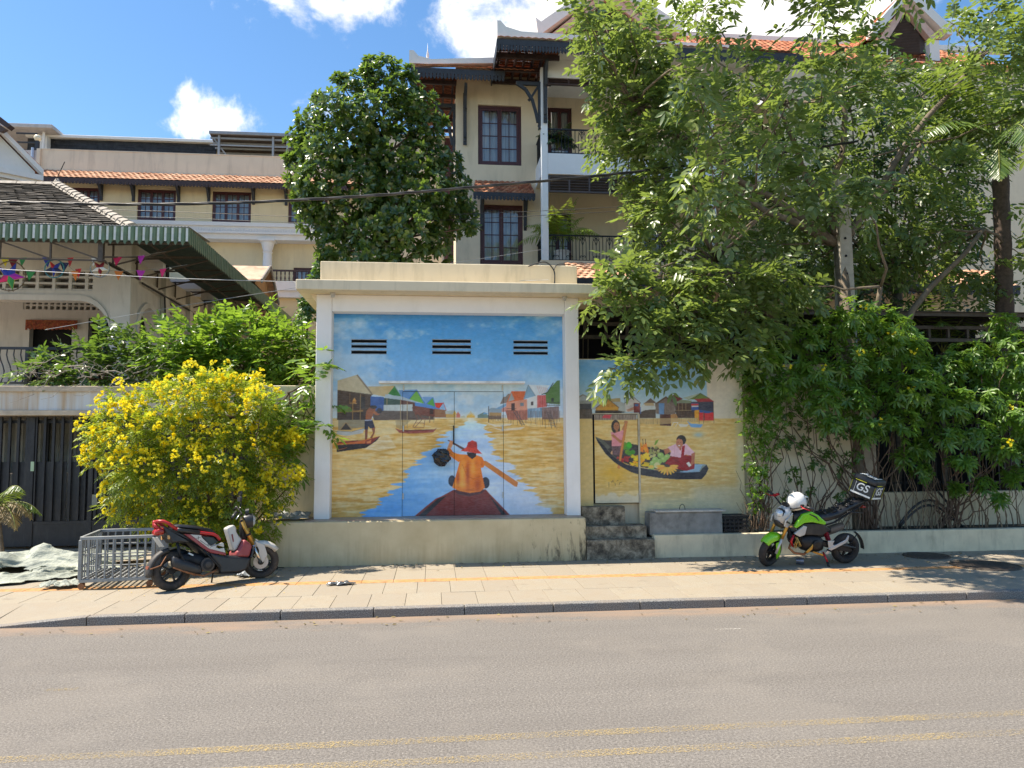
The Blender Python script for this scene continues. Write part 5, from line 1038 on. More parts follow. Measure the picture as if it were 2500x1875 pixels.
# roof terrace: slate strip, pale beam, steel canopy on the right
slate = plain('black_slate_cladding', (.02, .022, .026), .6, var=.7, vscale=7, bump=.8, bscale=14, streak=(1, 1, 6))
tb = at(300, 344, 31.5); tx1 = at(528, 345, 31.5).x
b = MB(); z = 13.2; r = random.Random(3)
while z < at(300, 346, 31.5).z:
    x = -16.2; h = .085
    while x < tx1: L = r.uniform(.3, .8); b.box(x, min(x+L, tx1)-.006, 31.5-r.uniform(0, .03), 31.6, z, z+h-.006); x += L
    z += h
o = b.build('slate_courses', slate, fb); o['kind'] = 'stuff'
box_obj('terrace_beam', trim, -16.2, tx1+.1, 31.3, 31.8, z, at(300, 333, 31.3).z, fb, .02); box_obj('terrace_wall', fc, -16.2, 3, 31.62, 31.9, 12.4, z, fb)
box_obj('beam_pier', trim, at(112, 350, 31.4).x-.15, at(121, 350, 31.4).x, 31.2, 31.8, 13.3, z-.002, fb)
cn = thing('roof_canopy', 'grey steel lean-to canopy on the roof terrace of the cream building', 'canopy', (-7, 31, 13.3))
x0, x1 = tx1+.05, at(760, 330, 31).x; za, zb = at(532, 332, 30.6).z, at(700, 321, 30.6).z; gst = plain('galvanised_steel', (.30, .31, .32), .5, metal=.4)
MB().prism([(30.4, za), (34.5, za-.9), (34.5, za-.86), (30.4, za+.05)], 'x', x0, x1).build('roof_sheet', plain('canopy_sheet', (.075, .06, .055), .7, var=.3, vscale=2), cn)
for k in range(12): y = 30.5+k*.34; box_obj('purlin', gst, x0, x1, y, y+.05, za-.13-(y-30.4)*.22, za-.06-(y-30.4)*.22, cn)
for px in (533, 665, 700): x = at(px, 350, 30.5).x; box_obj('post', gst, x, x+.08, 30.42, 30.5, 13.34, za-.02, cn)
box_obj('gutter', gst, x0, x1, 30.30, 30.38, za-.02, za+.09, cn); box_obj('brace_rail', gst, x0, x1, 30.44, 30.48, za-.45, za-.40, cn)
MB().bar((x0+.1, 30.5, za-.1), (x0+.7, 30.7, 13.4), .05).build('brace', gst, cn); box_obj('back_screen', DGREY, x0, x1, 34.2, 34.3, 13.3, za-.9, cn)
# giant-order columns, balustrade
for px in (652, 478):
    x = at(px, 600, FY+.0).x; y = FY+.12; b = MB().lathe([(.20, 6.5), (.19, 7.0), (.175, 9.2), (.16, 9.45), (.20, 9.50), (.16, 9.53), (.19, 9.62), (.22, 9.72), (.25, 9.86), (.30, 9.9)], 20, Matrix.Translation((x, y, 0))); b.box(x-.30, x+.30, y-.30, y+.30, 9.9, 9.979); b.build('column', trim, fb, smooth=True, auto=35)
b = MB()
rb = thing('upper_balustrade', 'dark turned-baluster railing below the white column of the cream building', 'railing', (-5, FY-.5, 7.9))
ry = FY-.9; zt, zb = at(700, 659, ry).z, at(700, 689, ry).z; rx0, rx1 = at(655, 670, ry).x, at(800, 670, ry).x; box_obj('top_rail', DBRN, rx0, rx1, ry-.04, ry+.04, zt-.06, zt, rb); box_obj('bottom_rail', DBRN, rx0, rx1, ry-.03, ry+.03, zb, zb+.05, rb)
x = rx0
while x < rx1: MB().lathe([(.02, zb+.05), (.035, zb+.15), (.015, zb+.25), (.03, zt-.15), (.02, zt-.06)], 8, Matrix.Translation((x, ry, 0))).build('baluster', DBRN, rb, smooth=True); x += .155
box_obj('balcony_edge', trim, -15, 3, ry-.2, FY+.6, zb-.35, zb-.002, fb); box_obj('balcony_fascia', trim, -15, 3, ry-.12, FY+.6, zb-.6, zb-.351, fb); box_obj('ground_wall', fc, -15, 3, ry+.1, FY+.59, 0, zb-.601, fb)
# penthouse with flat slab roof, far left
ph = thing('penthouse', 'grey rooftop room with projecting flat slab roof at the building end', 'building', (-16, 31, 12))
box_obj('wall', plain('mauve_grey_wall', (.22, .20, .22), .85), at(20, 340, 33).x-3, at(112, 340, 33).x, 33, 33.3, 12, at(100, 318, 33).z, ph); box_obj('side_pier', trim, at(112, 340, 31.9).x-.02, at(121, 340, 31.9).x, 31.81, 33, 12.4, at(115, 322, 32).z, ph)
box_obj('roof_slab', plain('grey_slab', (.50, .47, .45), .9, var=.1, dirt=(.1, .09, .08), dirt_amt=.5), at(20, 305, 30.6).x-3, at(127, 305, 30.6).x, 30.6, 34, at(60, 310, 30.6).z, at(60, 301, 30.6).z, ph, .01)
box_obj('parapet_wall', plain('grey_pink_render', (.50, .44, .41), .9, var=.1, vscale=1.5, dirt=(.33, .29, .27), dirt_amt=.5), at(20, 400, 30).x-2, at(88, 400, 29.9).x, 29.9, 30.2, 6, at(60, 366, 29.9).z, ph)
box_obj('side_parapet', peach, at(88, 400, 29.9).x, at(88, 400, 29.9).x+.12, 29.9, 31.5, 9, at(88, 362, 29.9).z, ph)
for z in (.35, .7): box_obj('rail', DGREY, at(40, 350, 30).x, at(92, 350, 30).x, 29.95, 30.0, at(60, 366, 29.9).z+z-.05, at(60, 366, 29.9).z+z, ph)
gx = at(92, 345, 30); box_obj('lamp_post', DGREY, gx.x-.06, gx.x+.06, 29.93, 30.05, at(60, 366, 29.9).z, gx.z, ph); MB().lathe([(.001, 0), (.10, .04), (.135, .13), (.10, .22), (.001, .26)], 14, Matrix.Translation((gx.x, 29.99, gx.z))).build('globe_lamp', plain('opal_globe', (.75, .68, .5), .4), ph, smooth=True)
MB().tube([(at(106, 350, 31).x, 31, at(106, 368, 31).z), (at(106, 350, 31).x, 31, at(106, 322, 31).z)], .05, 8).build('down_pipe', trim, ph); MB().tube([(gx.x-.1, 29.86, 9), (gx.x-.1, 29.86, at(90, 362, 29.9).z)], .05, 8).build('down_pipe', plain('blue_pipe', (.35, .45, .6), .4), ph)
# white gabled dormer house at the left edge
gh = thing('gabled_house', 'white gabled dormer with brown window above the dark tiled roof', 'house', (-14, 25.5, 5))
y0 = 24.5; apex = at(46, 320, y0); rt = at(68, 400, y0); lf = at(-30, 400, y0+0)
gxm = apex.x-.55; hb = rt.z; b = MB(); hwid = rt.x-.1-gxm
# gable turned a little towards the street corner: modelled as a prism along its own axis
gm = Matrix.Translation((gxm, y0, 0)) @ Matrix.Rotation(R_(38), 4, 'Z')
b.prism([(-1.0, 5.0), (1.0, 5.0), (1.0, hb), (0, apex.z-.12), (-1.0, hb)], 'y', .12, 3); b.xform(gm); b.build('gable_wall', trim, gh)
for s in (-1, 1):
    b = MB().prism([(s*1.2, hb-.12), (0, apex.z-.06), (0, apex.z+.10), (s*1.2, hb+.06)], 'y', -.1, .119); b.xform(gm); b.build('barge_board', trim, gh)
    p = [gm @ Vector(q) for q in ((s*1.2, -.05, hb+.07), (s*1.2, 3, hb+.07), (0, 3, apex.z+.11), (0, -.05, apex.z+.11))]
    bb = tiled_slope(MB(), p[0], p[1], p[2], p[3], 8, .22, .02, .008, True, 3) if s > 0 else tiled_slope(MB(), p[1], p[0], p[3], p[2], 8, .22, .02, .008, True, 3)
    o = bb.build('roof_tiles', TERRA, gh, recalc=False); o['kind'] = 'stuff'
b = MB().box(-1.2, 1.2, -.1, .119, hb-.30, hb-.13); b.box(-1.1, 1.1, 0, .119, hb-.42, hb-.301); b.xform(gm); b.build('cornice', trim, gh)
wf = MB()
for (a, c, z0, z1) in ((-.55, -.47, 6, hb-.5), (.47, .55, 6, hb-.5), (-.04, .04, 6, hb-.58), (-.469, .469, hb-.58, hb-.5)): wf.box(a, c, .05, .119, z0, z1)
wf.xform(gm); f = wf.build('window', MAHOG, gh); b = MB().add([(-.47, .10, 6), (.47, .10, 6), (.47, .10, hb-.58), (-.47, .10, hb-.58)], [(0, 1, 2, 3)]); b.xform(gm); b.build('pane', plain('dim_glass', (.16, .17, .18), .1, spec=.8), f, recalc=False)
# dark eave corner above it
de = thing('dark_eave', 'dark overhanging eave corner at the top left beside the penthouse', 'roof', (-15, 24, 12))
a_, b_, c_2 = at(-60, 238, 24), at(0, 282, 24), at(26, 305, 24); MB().prism([(a_.x, a_.z), (c_2.x, c_2.z), (c_2.x-.1, c_2.z-.1), (a_.x, a_.z-.25)], 'y', 24, 24.25).build('eave_board', DBRN, de)
MB().prism([(a_.x, a_.z-.36), (c_2.x-.15, c_2.z-.11), (c_2.x-.3, c_2.z-.2), (a_.x, a_.z-.8)], 'y', 24.06, 24.2).build('soffit', plain('dark_soffit', (.10, .075, .07), .9), de)
# small rusty gabled roof beyond the awning
rr = thing('rusty_roof', 'small rust-patched gabled sheet roof behind the green awning', 'roof', (-5.5, 27, 6))
A0 = at(573, 652, 26.5); A1 = at(661, 650, 26.5); B1 = at(700, 760, 26.0); Cc = at(618, 700, 25.2); C0 = at(560, 690, 25.2)
rust = plain('rust_patched_sheet', (.50, .34, .24), .8, var=.2, vscale=3, dirt=(.25, .07, .03), dirt_amt=.9, dscale=2.2)
ex = Vector((-2.2, 0, 0))
b = MB().add([A1, A1+ex, A1+ex+Vector((0, -1.3, -.75)), A1+Vector((0, -1.3, -.75))], [(0, 1, 2, 3)]); o = b.build('front_sheet', rust, rr, recalc=False); so = o.modifiers.new('t', 'SOLIDIFY'); so.thickness = .04
b = MB().add([A1, A1+ex, A1+ex+Vector((0, 1.5, -1.0)), A1+Vector((0, 1.5, -1.0))], [(3, 2, 1, 0)]); o = b.build('back_sheet', rust, rr, recalc=False); so = o.modifiers.new('t', 'SOLIDIFY'); so.thickness = .04
b = MB().add([A1+Vector((-.25, 0, -.08)), A1+Vector((-.25, -1.2, -.85)), A1+Vector((-.25, 1.4, -.95))], [(0, 1, 2)]); o = b.build('gable_boards', plain('brown_boards', (.28, .17, .09), .8, var=.3, vscale=6), rr, recalc=False)
MB().bar(A1+Vector((0, 0, -.03)), A1+Vector((0, -1.35, -.80)), .05, .14).build('barge_board', plain('grey_barge', (.2, .19, .18), .8), rr); MB().bar(A1+Vector((0, 0, -.03)), A1+Vector((.0, 1.5, -1.05)), .05, .14).build('barge_board', plain('grey_barge', (.2, .19, .18), .8), rr)
box_obj('body', beige, A1.x-2.0, A1.x-.26, A1.y-1.0, A1.y+1.3, 0, A1.z-.95, rr)
# ================================================================== tan villa with balconies behind the trees
TY = 23.0
tan_ = plain('tan_wall', (.75, .62, .44), .85, var=.05, vscale=1.5, bump=.1, bscale=25, dirt=(.46, .38, .25), dirt_amt=.45, dscale=1.3, streak=(2, 2, .5))
vt = thing('tan_villa', 'tan villa with orange tiled roofs, fretwork eaves and white balcony front', 'building', (6, TY, 0))
L0, L1 = at(1113, 300, TY).x, at(1322, 300, TY).x
w1 = (at(1167, 330, TY).x, at(1273, 330, TY).x, at(1220, 403, TY).z, at(1220, 257, TY).z); w2 = (at(1172, 570, TY).x, at(1277, 570, TY).x, at(1220, 645, TY).z, at(1220, 499, TY).z)
b = MB(); holed_wall(b, L0, L1, 0, at(1150, 190, TY).z+.6, TY, TY+.25, [w1, w2]); b.build('bay_wall', tan_, vt); box_obj('bay_side', tan_, L0+.002, L0+.25, TY+.251, TY+5, 0, at(1150, 190, TY).z+.6, vt)
window(vt, *w1, TY, MAHOG, 2, 2, 4, fw=.08, rec=.07); window(vt, *w2, TY, MAHOG, 2, 2, 4, fw=.08, rec=.07)
box_obj('rear_wing', tan_, L0-3.2, L0-.002, TY+2.8, TY+5, 0, at(1050, 330, TY+2.8).z, vt); box_obj('wing_door', MAHOG, at(1085, 350, TY+2.75).x, at(1108, 350, TY+2.75).x, TY+2.72, TY+2.8, 7, at(1095, 338, TY+2.75).z, vt)
# left, lower eave
EY = TY-1.0; e0, e1 = at(1003, 175, EY).x, at(1208, 175, EY).x; ez = at(1100, 168, EY).z
b = scallops(MB(), (e0, EY, ez), (e1+.3, EY, ez), .33, .16, 26, .03); b.build('eaves_board', DGREY, vt); b = scallops(MB(), (e0, EY, ez), (e0, TY+3, ez+.05), .33, .16, 40, .03); b.build('eaves_board', DGREY, vt)
b = tiled_slope(MB(), (e0, EY-.05, ez+.02), (e1+1.2, EY-.05, ez+.02), (e1+1.2, TY+.6, ez+.95), (e0+.5, TY+.6, ez+.95), 6, .2, .02, .008, True, 8); o = b.build('lower_roof_tiles', TERRA, vt, recalc=False); o['kind'] = 'stuff'
# open rafters and tile undersides of the overhang
und = plain('tile_underside', (.24, .085, .04), .9, var=.3, vscale=9); b = MB()
for k in range(26):
    y = EY+.05+k*.16; b.box(e0+.03, L0+.02, y, y+.10, ez-.02+.0, ez+.01)
b.build('soffit_tiles', und, vt)
for k in range(5):
    x = e0+.1+k*(L0-e0-.2)/4; box_obj('rafter', DBRN, x-.03, x+.03, EY+.02, TY+4, ez-.14, ez-.021, vt)
for k in range(5): y = EY+.5+k*.9; box_obj('purlin', DBRN, e0+.02, L0, y-.04, y+.04, ez-.26, ez-.141, vt)
def eave_bracket(x, y, z, d, h, axis):
    b = MB(); cv = [(-d*.95, -.06), (-d*.62, -h*.18), (-d*.36, -h*.42), (-.16, -h*.72), (-.10, -h*.95)]
    def P3(p, q): return (x+p, y, z+q) if axis == 'x' else (x, y+p, z+q)
    b.bar(P3(0, -.05), P3(-d, -.05), .08, .10); b.bar(P3(-.05, 0), P3(-.05, -h), .09, .09)
    for (p0, p1) in zip(cv[:-1], cv[1:]): b.bar(P3(*p0), P3(*p1), .085, .085)
    b.bar(P3(-.06, -.08), P3(-d*.42, -h*.38), .06, .06); b.lathe([(.001, -.06), (.055, 0), (.001, .06)], 8, Matrix.Translation(P3(-d*.48, -h*.42))); b.lathe([(.001, -.07), (.06, 0), (.001, .07)], 8, Matrix.Translation(P3(-.06, -h-.04)))
    b.build('bracket', DGREY, vt)
    k = MB().box(x-.055, x+.055, y-.09, y-.051, z-h*1.1, z) if axis == 'y' else MB().box(x-.09, x-.051+.05, y-.06, y+.06, z-h*1.1, z)
    k.build('bracket_post', DGREY, vt)
eave_bracket(L0+.28, TY, ez-.3, .8, 1.5, 'y'); eave_bracket(L0, TY+.3, ez-.5, .7, 1.4, 'x')
ridge = lambda pts, y, w_=.12: MB().prism(pts, 'y', y-w_, y+w_).build('ridge_cap', trim, vt)
rz0 = ez+.12
ridge([(e0-.05, rz0+.42), (e0+.08, rz0+.42), (e0+.22, rz0+.26), (e0+.6, rz0+.17), (e1, rz0+.32), (e1+.8, rz0+.62), (e1+.8, rz0+.46), (e1, rz0+.14), (e0+.5, rz0+.02), (e0-.05, rz0+.02)], EY+.15)
MB().lathe([(.05, 0), (.09, .05), (.04, .1), (.08, .16), (.03, .25), (.05, .3), (.015, .5), (.001, .75)], 10, Matrix.Translation((at(1044, 150, EY+1.5).x, EY+1.5, at(1044, 160, EY+1.5).z))).build('finial', trim, vt, smooth=True)
# right, higher eave over the balconies
BY0 = 21.7; FY2 = BY0-.9; c0, c1 = at(1322, 400, BY0).x, at(1338, 400, BY0).x; h0 = at(1214, 100, FY2).x; hz = at(1300, 99, FY2).z; h1 = at(1960, 120, FY2).x
b = scallops(MB(), (h0, FY2, hz), (h1, FY2, hz), .36, .17, 100, .03); b.build('eaves_board', DGREY, vt); b = scallops(MB(), (h0, FY2, hz), (h0, TY+2.0, hz+.03), .36, .17, 24, .03); b.build('eaves_board', DGREY, vt)
b = tiled_slope(MB(), (h0, FY2-.05, hz+.02), (h1, FY2-.05, hz+.02), (h1-.5, TY+3, hz+2.6), (h0+2.2, TY+3, hz+2.6), 14, .2, .02, .008, True, 12); o = b.build('upper_roof_tiles', TERRA, vt, recalc=False); o['kind'] = 'stuff'
b = MB()
for k in range(17): y = FY2+.04+k*.17; b.box(h0+.03, c0+.6, y, y+.11, hz-.02, hz+.01)
b.build('soffit_tiles', und, vt)
for k in range(6): x = h0+.12+k*.26; box_obj('rafter', DBRN, x-.03, x+.03, FY2+.02, TY+2, hz-.16, hz-.021, vt)
for k in range(3): y = FY2+.5+k*.8; box_obj('purlin', DBRN, h0+.02, c0+.5, y-.04, y+.04, hz-.30, hz-.161, vt)
box_obj('eaves_soffit', trim, c0+.5, h1, FY2+.1, BY0+3.2, hz-.06, hz-.03, vt)
eave_bracket(c0+.02, BY0+.1, hz-.75, .75, 1.3, 'x'); eave_bracket((c0+c1)/2+.02, BY0, hz-.30, .5, 1.6, 'y')
ridge([(h0, hz+.55), (h0+.10, hz+.55), (h0+.25, hz+.38), (h0+.7, hz+.26), (h1-2, hz+.16), (h1-2, hz+.05), (h0, hz+.06)], FY2+.12)
# balcony: column, slabs, louvres, railings, back wall
wcol = plain('white_balcony_paint', (.80, .80, .79), .75, var=.04, vscale=2, dirt=(.55, .55, .54), dirt_amt=.25, dscale=2); bz = lambda py: at(1400, py, BY0).z
bx1 = at(1900, 400, BY0).x
box_obj('column', wcol, c0, c1, BY0, BY0+.22, bz(648), hz-.31, vt, .01); box_obj('column', wcol, at(1730, 400, BY0).x, at(1746, 400, BY0).x, BY0, BY0+.22, bz(648), hz-.31, vt, .01)
box_obj('eaves_beam', wcol, c1+.002, bx1, BY0+.01, BY0+.22, hz-.62, hz-.061, vt)
box_obj('balcony_front', wcol, c1+.002, bx1, BY0-.02, BY0+.16, bz(427), bz(376), vt, .01); box_obj('balcony_side', wcol, c0, c0+.16, BY0+.221, TY+.9, bz(427), bz(376)-.03, vt)
box_obj('balcony_floor', wcol, c0+.17, bx1, BY0+.161, TY+2, bz(400), bz(392), vt); box_obj('lower_balcony_front', tan_, c0-.05, bx1, BY0-.05, TY+2, bz(650), bz(637), vt)
def louvres(x0, x1, z0, z1, m, n=4, pans=6):
    fr = MB(); fw = .05; fr.box(x0, x1, BY0+.03, BY0+.11, z0, z0+fw); fr.box(x0, x1, BY0+.03, BY0+.11, z1-fw, z1)
    for k in range(pans+1): x = x0+(x1-x0-fw)*k/pans; fr.box(x, x+fw, BY0+.03, BY0+.11, z0+fw, z1-fw)
    f = fr.build('louvre_frame', m, vt)
    for k in range(pans):
        xa, xb = x0+(x1-x0-fw)*k/pans+fw, x0+(x1-x0-fw)*(k+1)/pans
        for i in range(n): z = z0+fw+(z1-z0-2*fw)*(i+.5)/n; MB().box(xa, xb, -.045, .045, -.008, .008).xform(Matrix.Translation((0, BY0+.07, z)) @ Matrix.Rotation(R_(-28), 4, 'X')).build('slat', m, f)
lvm = plain('grey_brown_louvre', (.085, .070, .068), .6, var=.15, vscale=6)
louvres(c1+.01, at(1730, 450, BY0).x, bz(469), bz(428), lvm, 5, 8); louvres(c1+.01, at(1730, 200, BY0).x, bz(207), bz(171), DBRN, 5, 8)
dB = TY+1.2
b = MB(); dr = [(at(1337, 300, dB).x, at(1396, 300, dB).x, bz(400), at(1360, 262, dB).z), (at(1545, 560, dB).x, at(1625, 560, dB).x, bz(636), at(1580, 503, dB).z), (at(1395, 560, dB).x-.9, at(1395, 560, dB).x, bz(636), at(1380, 520, dB).z), (at(1860, 330, dB).x, at(1960, 330, dB).x, bz(390), at(1900, 275, dB).z)]
holed_wall(b, c0+.3, at(2300, 400, dB).x, 0, hz, dB, dB+.2, dr); b.build('balcony_back_wall', tan_, vt)
for d_ in dr: window(vt, *d_, dB, MAHOG, 2, 1, 4, fw=.07)
iron_ = plain('black_wrought_iron', (.015, .016, .018), .45, metal=.3)
def ironwork(x0, x1, z0, z1, y, lab):
    t = thing('balcony_railing', lab, 'railing', ((x0+x1)/2, y, z0)); box_obj('top_rail', iron_, x0, x1, y-.02, y+.02, z1-.04, z1, t); box_obj('bottom_rail', iron_, x0, x1, y-.015, y+.015, z0, z0+.03, t)
    P_ = .40; n = int((x1-x0)/P_); P_ = (x1-x0)/n; H = z1-z0; proto = None
    for k in range(n):
        b = MB(); cx = P_/2; tr = .011
        for s in (-1, 1):
            b.tube([(cx+s*P_*.25, 0, .03), (cx+s*P_*.25, 0, H*.72)]+[(cx+s*P_*.25*math.cos(a), 0, H*.72+P_*.30*math.sin(a)) for a in (math.pi*i/12 for i in range(1, 7))], tr, 5)
            sp = [(cx+s*(.055+ (.05-.006*i)*math.cos(.75*i+math.pi)), 0, .12+(.05-.006*i)*math.sin(.75*i)) for i in range(8)]; b.tube(sp, tr*.9, 5)
            b.tube([(cx+s*(.05+.045*math.cos(a)), 0, H*.86+.045*math.sin(a)) for a in (2*math.pi*i/9 for i in range(10))], tr*.8, 5)
            b.tube([(cx, 0, H*.6), (cx+s*.03, 0, H*.72), (cx+s*.055, 0, H*.80)], tr*.8, 5)
        b.tube([(cx, 0, .03), (cx, 0, H)], tr, 5); b.tube([(0, 0, .03), (0, 0, H)], tr*1.2, 5)
        if proto is None: proto = b.build('scroll_panel', iron_, t); proto.location = (x0, y, z0)
        else: put(None, proto, t, (x0+k*P_, y, z0))
ironwork(c1+.01, at(1730, 350, BY0).x, bz(376)+.02, bz(314), BY0+.05, 'black wrought iron railing of the upper balcony above the white front'); ironwork(c1+.01, at(1730, 600, BY0).x, bz(637)+.01, bz(573), BY0+.03, 'black wrought iron railing of the lower balcony over the tiled lean-to roof')
for (za, zb_, nm) in ((bz(376)+.02, bz(314), 'upper'), (bz(637)+.01, bz(573), 'lower')):
    t = thing('side_railing', 'short black side railing at the open end of the %s balcony' % nm, 'railing', (c0, BY0+.6, za)); box_obj('top_rail', iron_, c0+.02, c0+.06, BY0+.23, TY-.02, zb_-.04, zb_, t)
    for k in range(9): y = BY0+.26+k*.11; box_obj('bar', iron_, c0+.03, c0+.05, y, y+.02, za, zb_-.041, t)
# skirt roof over the lower window
s0, s1 = at(1155, 460, TY-.5).x, at(1306, 460, TY-.5).x; sz = at(1230, 471, TY-.55).z
b = tiled_slope(MB(), (s0, TY-.55, sz), (s1, TY-.55, sz), (s1-.1, TY-.01, at(1230, 444, TY).z), (s0+.1, TY-.01, at(1230, 444, TY).z), 6, .17, .018, .006, True, 15, .02); o = b.build('window_hood_tiles', TERRA, vt, recalc=False); o['kind'] = 'stuff'
b = scallops(MB(), (s0, TY-.58, sz), (s1, TY-.58, sz), .24, .12, 17, .03); b.build('eaves_board', DGREY, vt)
for x in (s0+.3, s1-.25): MB().prism([(TY-.5, sz-.05), (TY, sz-.05), (TY, sz-1.0), (TY-.08, sz-.9), (TY-.12, sz-.5), (TY-.35, sz-.2)], 'x', x-.05, x+.05).build('bracket', DGREY, vt)
# lean-to roof at first-floor level
q0, q1 = at(1395, 665, BY0-1.2).x, at(2480, 665, BY0-1.2).x; qz = at(1550, 682, BY0-1.3).z
b = tiled_slope(MB(), (q0, BY0-1.3, qz), (q1, BY0-1.3, qz), (q1, BY0-.06, at(1550, 646, BY0).z), (q0, BY0-.06, at(1550, 646, BY0).z), 7, .2, .02, .008, True, 16, .02); o = b.build('lean_to_tiles', TERRA2, vt, recalc=False); o['kind'] = 'stuff'
b = scallops(MB(), (q0, BY0-1.33, qz), (q1, BY0-1.33, qz), .3, .15, 90, .03); b.build('eaves_board', DGREY, vt); box_obj('ground_floor', tan_, q0+.1, q1, BY0+.0, BY0+.2, 0, bz(651), vt)
# gables
def gable(apx, apy, fx0, fx1, fy, y, lab):
    ap = at(apx, apy, y); l = at(fx0, fy, y); r = at(fx1, fy, y); t = .26
    for (f, s) in ((l, -1), (r, 1)):
        MB().prism([(f.x, f.z), (ap.x, ap.z), (ap.x, ap.z+t*1.4), (f.x+s*.05, f.z+t*1.4), (f.x+s*.22, f.z+t*1.9), (f.x+s*.16, f.z)], 'y', y-.3, y+.1).build('barge_board', trim, vt)
        MB().prism([(f.x-s*.15, f.z-.05), (ap.x, ap.z-.02), (ap.x, ap.z-.32), (f.x-s*.5, f.z-.05)], 'y', y-.1, y+.12).build('inner_barge', plain('pink_barge', (.62, .46, .40), .8), vt)
    MB().prism([(l.x+.2, l.z-.4), (r.x-.2, r.z-.4), (ap.x, ap.z-.1)], 'y', y+.2, y+.3).build('gable_wall', lvm, vt)
    n = 22
    for i in range(n):
        z = l.z-.35+(ap.z-.5-l.z+.35)*i/n; hw_ = (r.x-l.x)/2*(1-(z-l.z)/(ap.z-l.z))-.45; cxm = (l.x+r.x)/2
        hw_ = min(hw_, (r.x-l.x)/2-.75)
        if hw_ > .08: MB().box(-hw_, hw_, -.05, .05, -.008, .008).xform(Matrix.Translation((cxm, y+.13, z)) @ Matrix.Rotation(R_(-30), 4, 'X')).build('louvre', lvm, vt)
    for s in (-1, 1): box_obj('gable_pier', trim, (l.x+.15 if s < 0 else r.x-.5), (l.x+.5 if s < 0 else r.x-.15), y-.05, y+.2, l.z-.7, l.z+.05, vt)
    b = tiled_slope(MB(), (r.x+.1, y-.2, r.z+.1), (r.x+.1, y+3.5, r.z+.1), (ap.x, y+3.5, ap.z+.3), (ap.x, y-.2, ap.z+.3), 10, .22, .02, .008, True, 2); o = b.build('gable_roof_tiles', TERRA, vt, recalc=False); o['kind'] = 'stuff'
    b = tiled_slope(MB(), (l.x-.1, y+3.5, l.z+.1), (l.x-.1, y-.2, l.z+.1), (ap.x, y-.2, ap.z+.3), (ap.x, y+3.5, ap.z+.3), 10, .22, .02, .008, True, 2); o = b.build('gable_roof_tiles', TERRA, vt, recalc=False); o['kind'] = 'stuff'
gable(1478, -22, 1322, 1646, 92, TY, ''); gable(2208, 5, 2130, 2300, 95, TY+.3, '')
# roof run to the right, hip ridges
b = tiled_slope(MB(), (at(1640, 110, TY).x, TY-.4, at(1700, 128, TY-.4).z), (at(2460, 110, TY).x, TY-.4, at(1700, 128, TY-.4).z), (at(2460, 110, TY).x, TY+4, at(1700, 90, TY+4).z), (at(1640, 110, TY).x, TY+4, at(1700, 90, TY+4).z), 10, .22, .02, .008, True, 22); o = b.build('main_roof_tiles', TERRA, vt, recalc=False); o['kind'] = 'stuff'
box_obj('ridge_cap', trim, at(1640, 95, TY+4).x, at(2460, 95, TY+4).x, TY+3.9, TY+4.1, at(1700, 90, TY+4).z-.05, at(1700, 90, TY+4).z+.14, vt)
MB().lathe([(.06, 0), (.10, .08), (.05, .15), (.09, .25), (.04, .4), (.07, .5), (.03, .7), (.06, .8), (.001, 1.1)], 10, Matrix.Translation((at(1699, 80, TY+4).x, TY+4, at(1699, 88, TY+4).z))).build('finial', trim, vt, smooth=True)
box_obj('right_wing', tan_, at(1900, 400, TY).x, at(2600, 400, TY).x, TY-.2, TY+1.0, 0, at(1900, 140, TY).z, vt)
# ================================================================== dark open shed behind the mural wall, extended right as shade behind the fence
shd = thing('open_shed', 'dark steel-framed shed behind the fruit boat wall, run on to darken the fence garden', 'shed', (4, 15, GZ))
S0, S1 = 2.62, 13.5; sy = 14.4; zt = at(1550, 766, sy).z
MB().add([(S0, sy-.4, zt+.06), (S1, sy-.4, zt+.06), (S1, 19, zt+.5), (S0, 19, zt+.5)], [(0, 1, 2, 3)]).build('roof_sheet', plain('rusty_dark_sheet', (.05, .04, .035), .8, var=.3), shd, recalc=False).modifiers.new('t', 'SOLIDIFY').thickness = .02
for z in (at(1550, 790, sy).z, at(1550, 822, sy).z): box_obj('beam', steel, S0, S1, sy-.04, sy+.04, z-.05, z+.02, shd)
box_obj('eaves_beam', steel, S0, S1, sy-.36, sy-.28, zt-.03, zt+.05, shd)
x = S0+.3
while x < S1: box_obj('stud', steel, x, x+.05, sy-.03, sy+.03, at(1550, 818, sy).z, at(1550, 794, sy).z, shd); x += .42
box_obj('shade_back_wall', darkm, S0, S1, 17.5, 17.6, GZ, zt+.4, shd); box_obj('side_wall', darkm, S1-.1, S1, 14.5, 17.5, GZ, zt, shd)  # near-black walls carry the shade in their own colour
for px, py in ((1422, 868), (1434, 868)): p_ = at(px, py, 13.9); MB().tube([p_+Vector((0, 0, -.3)), p_+Vector((.02, 0, .35))], .012, 5).build('rebar', steel, shd)
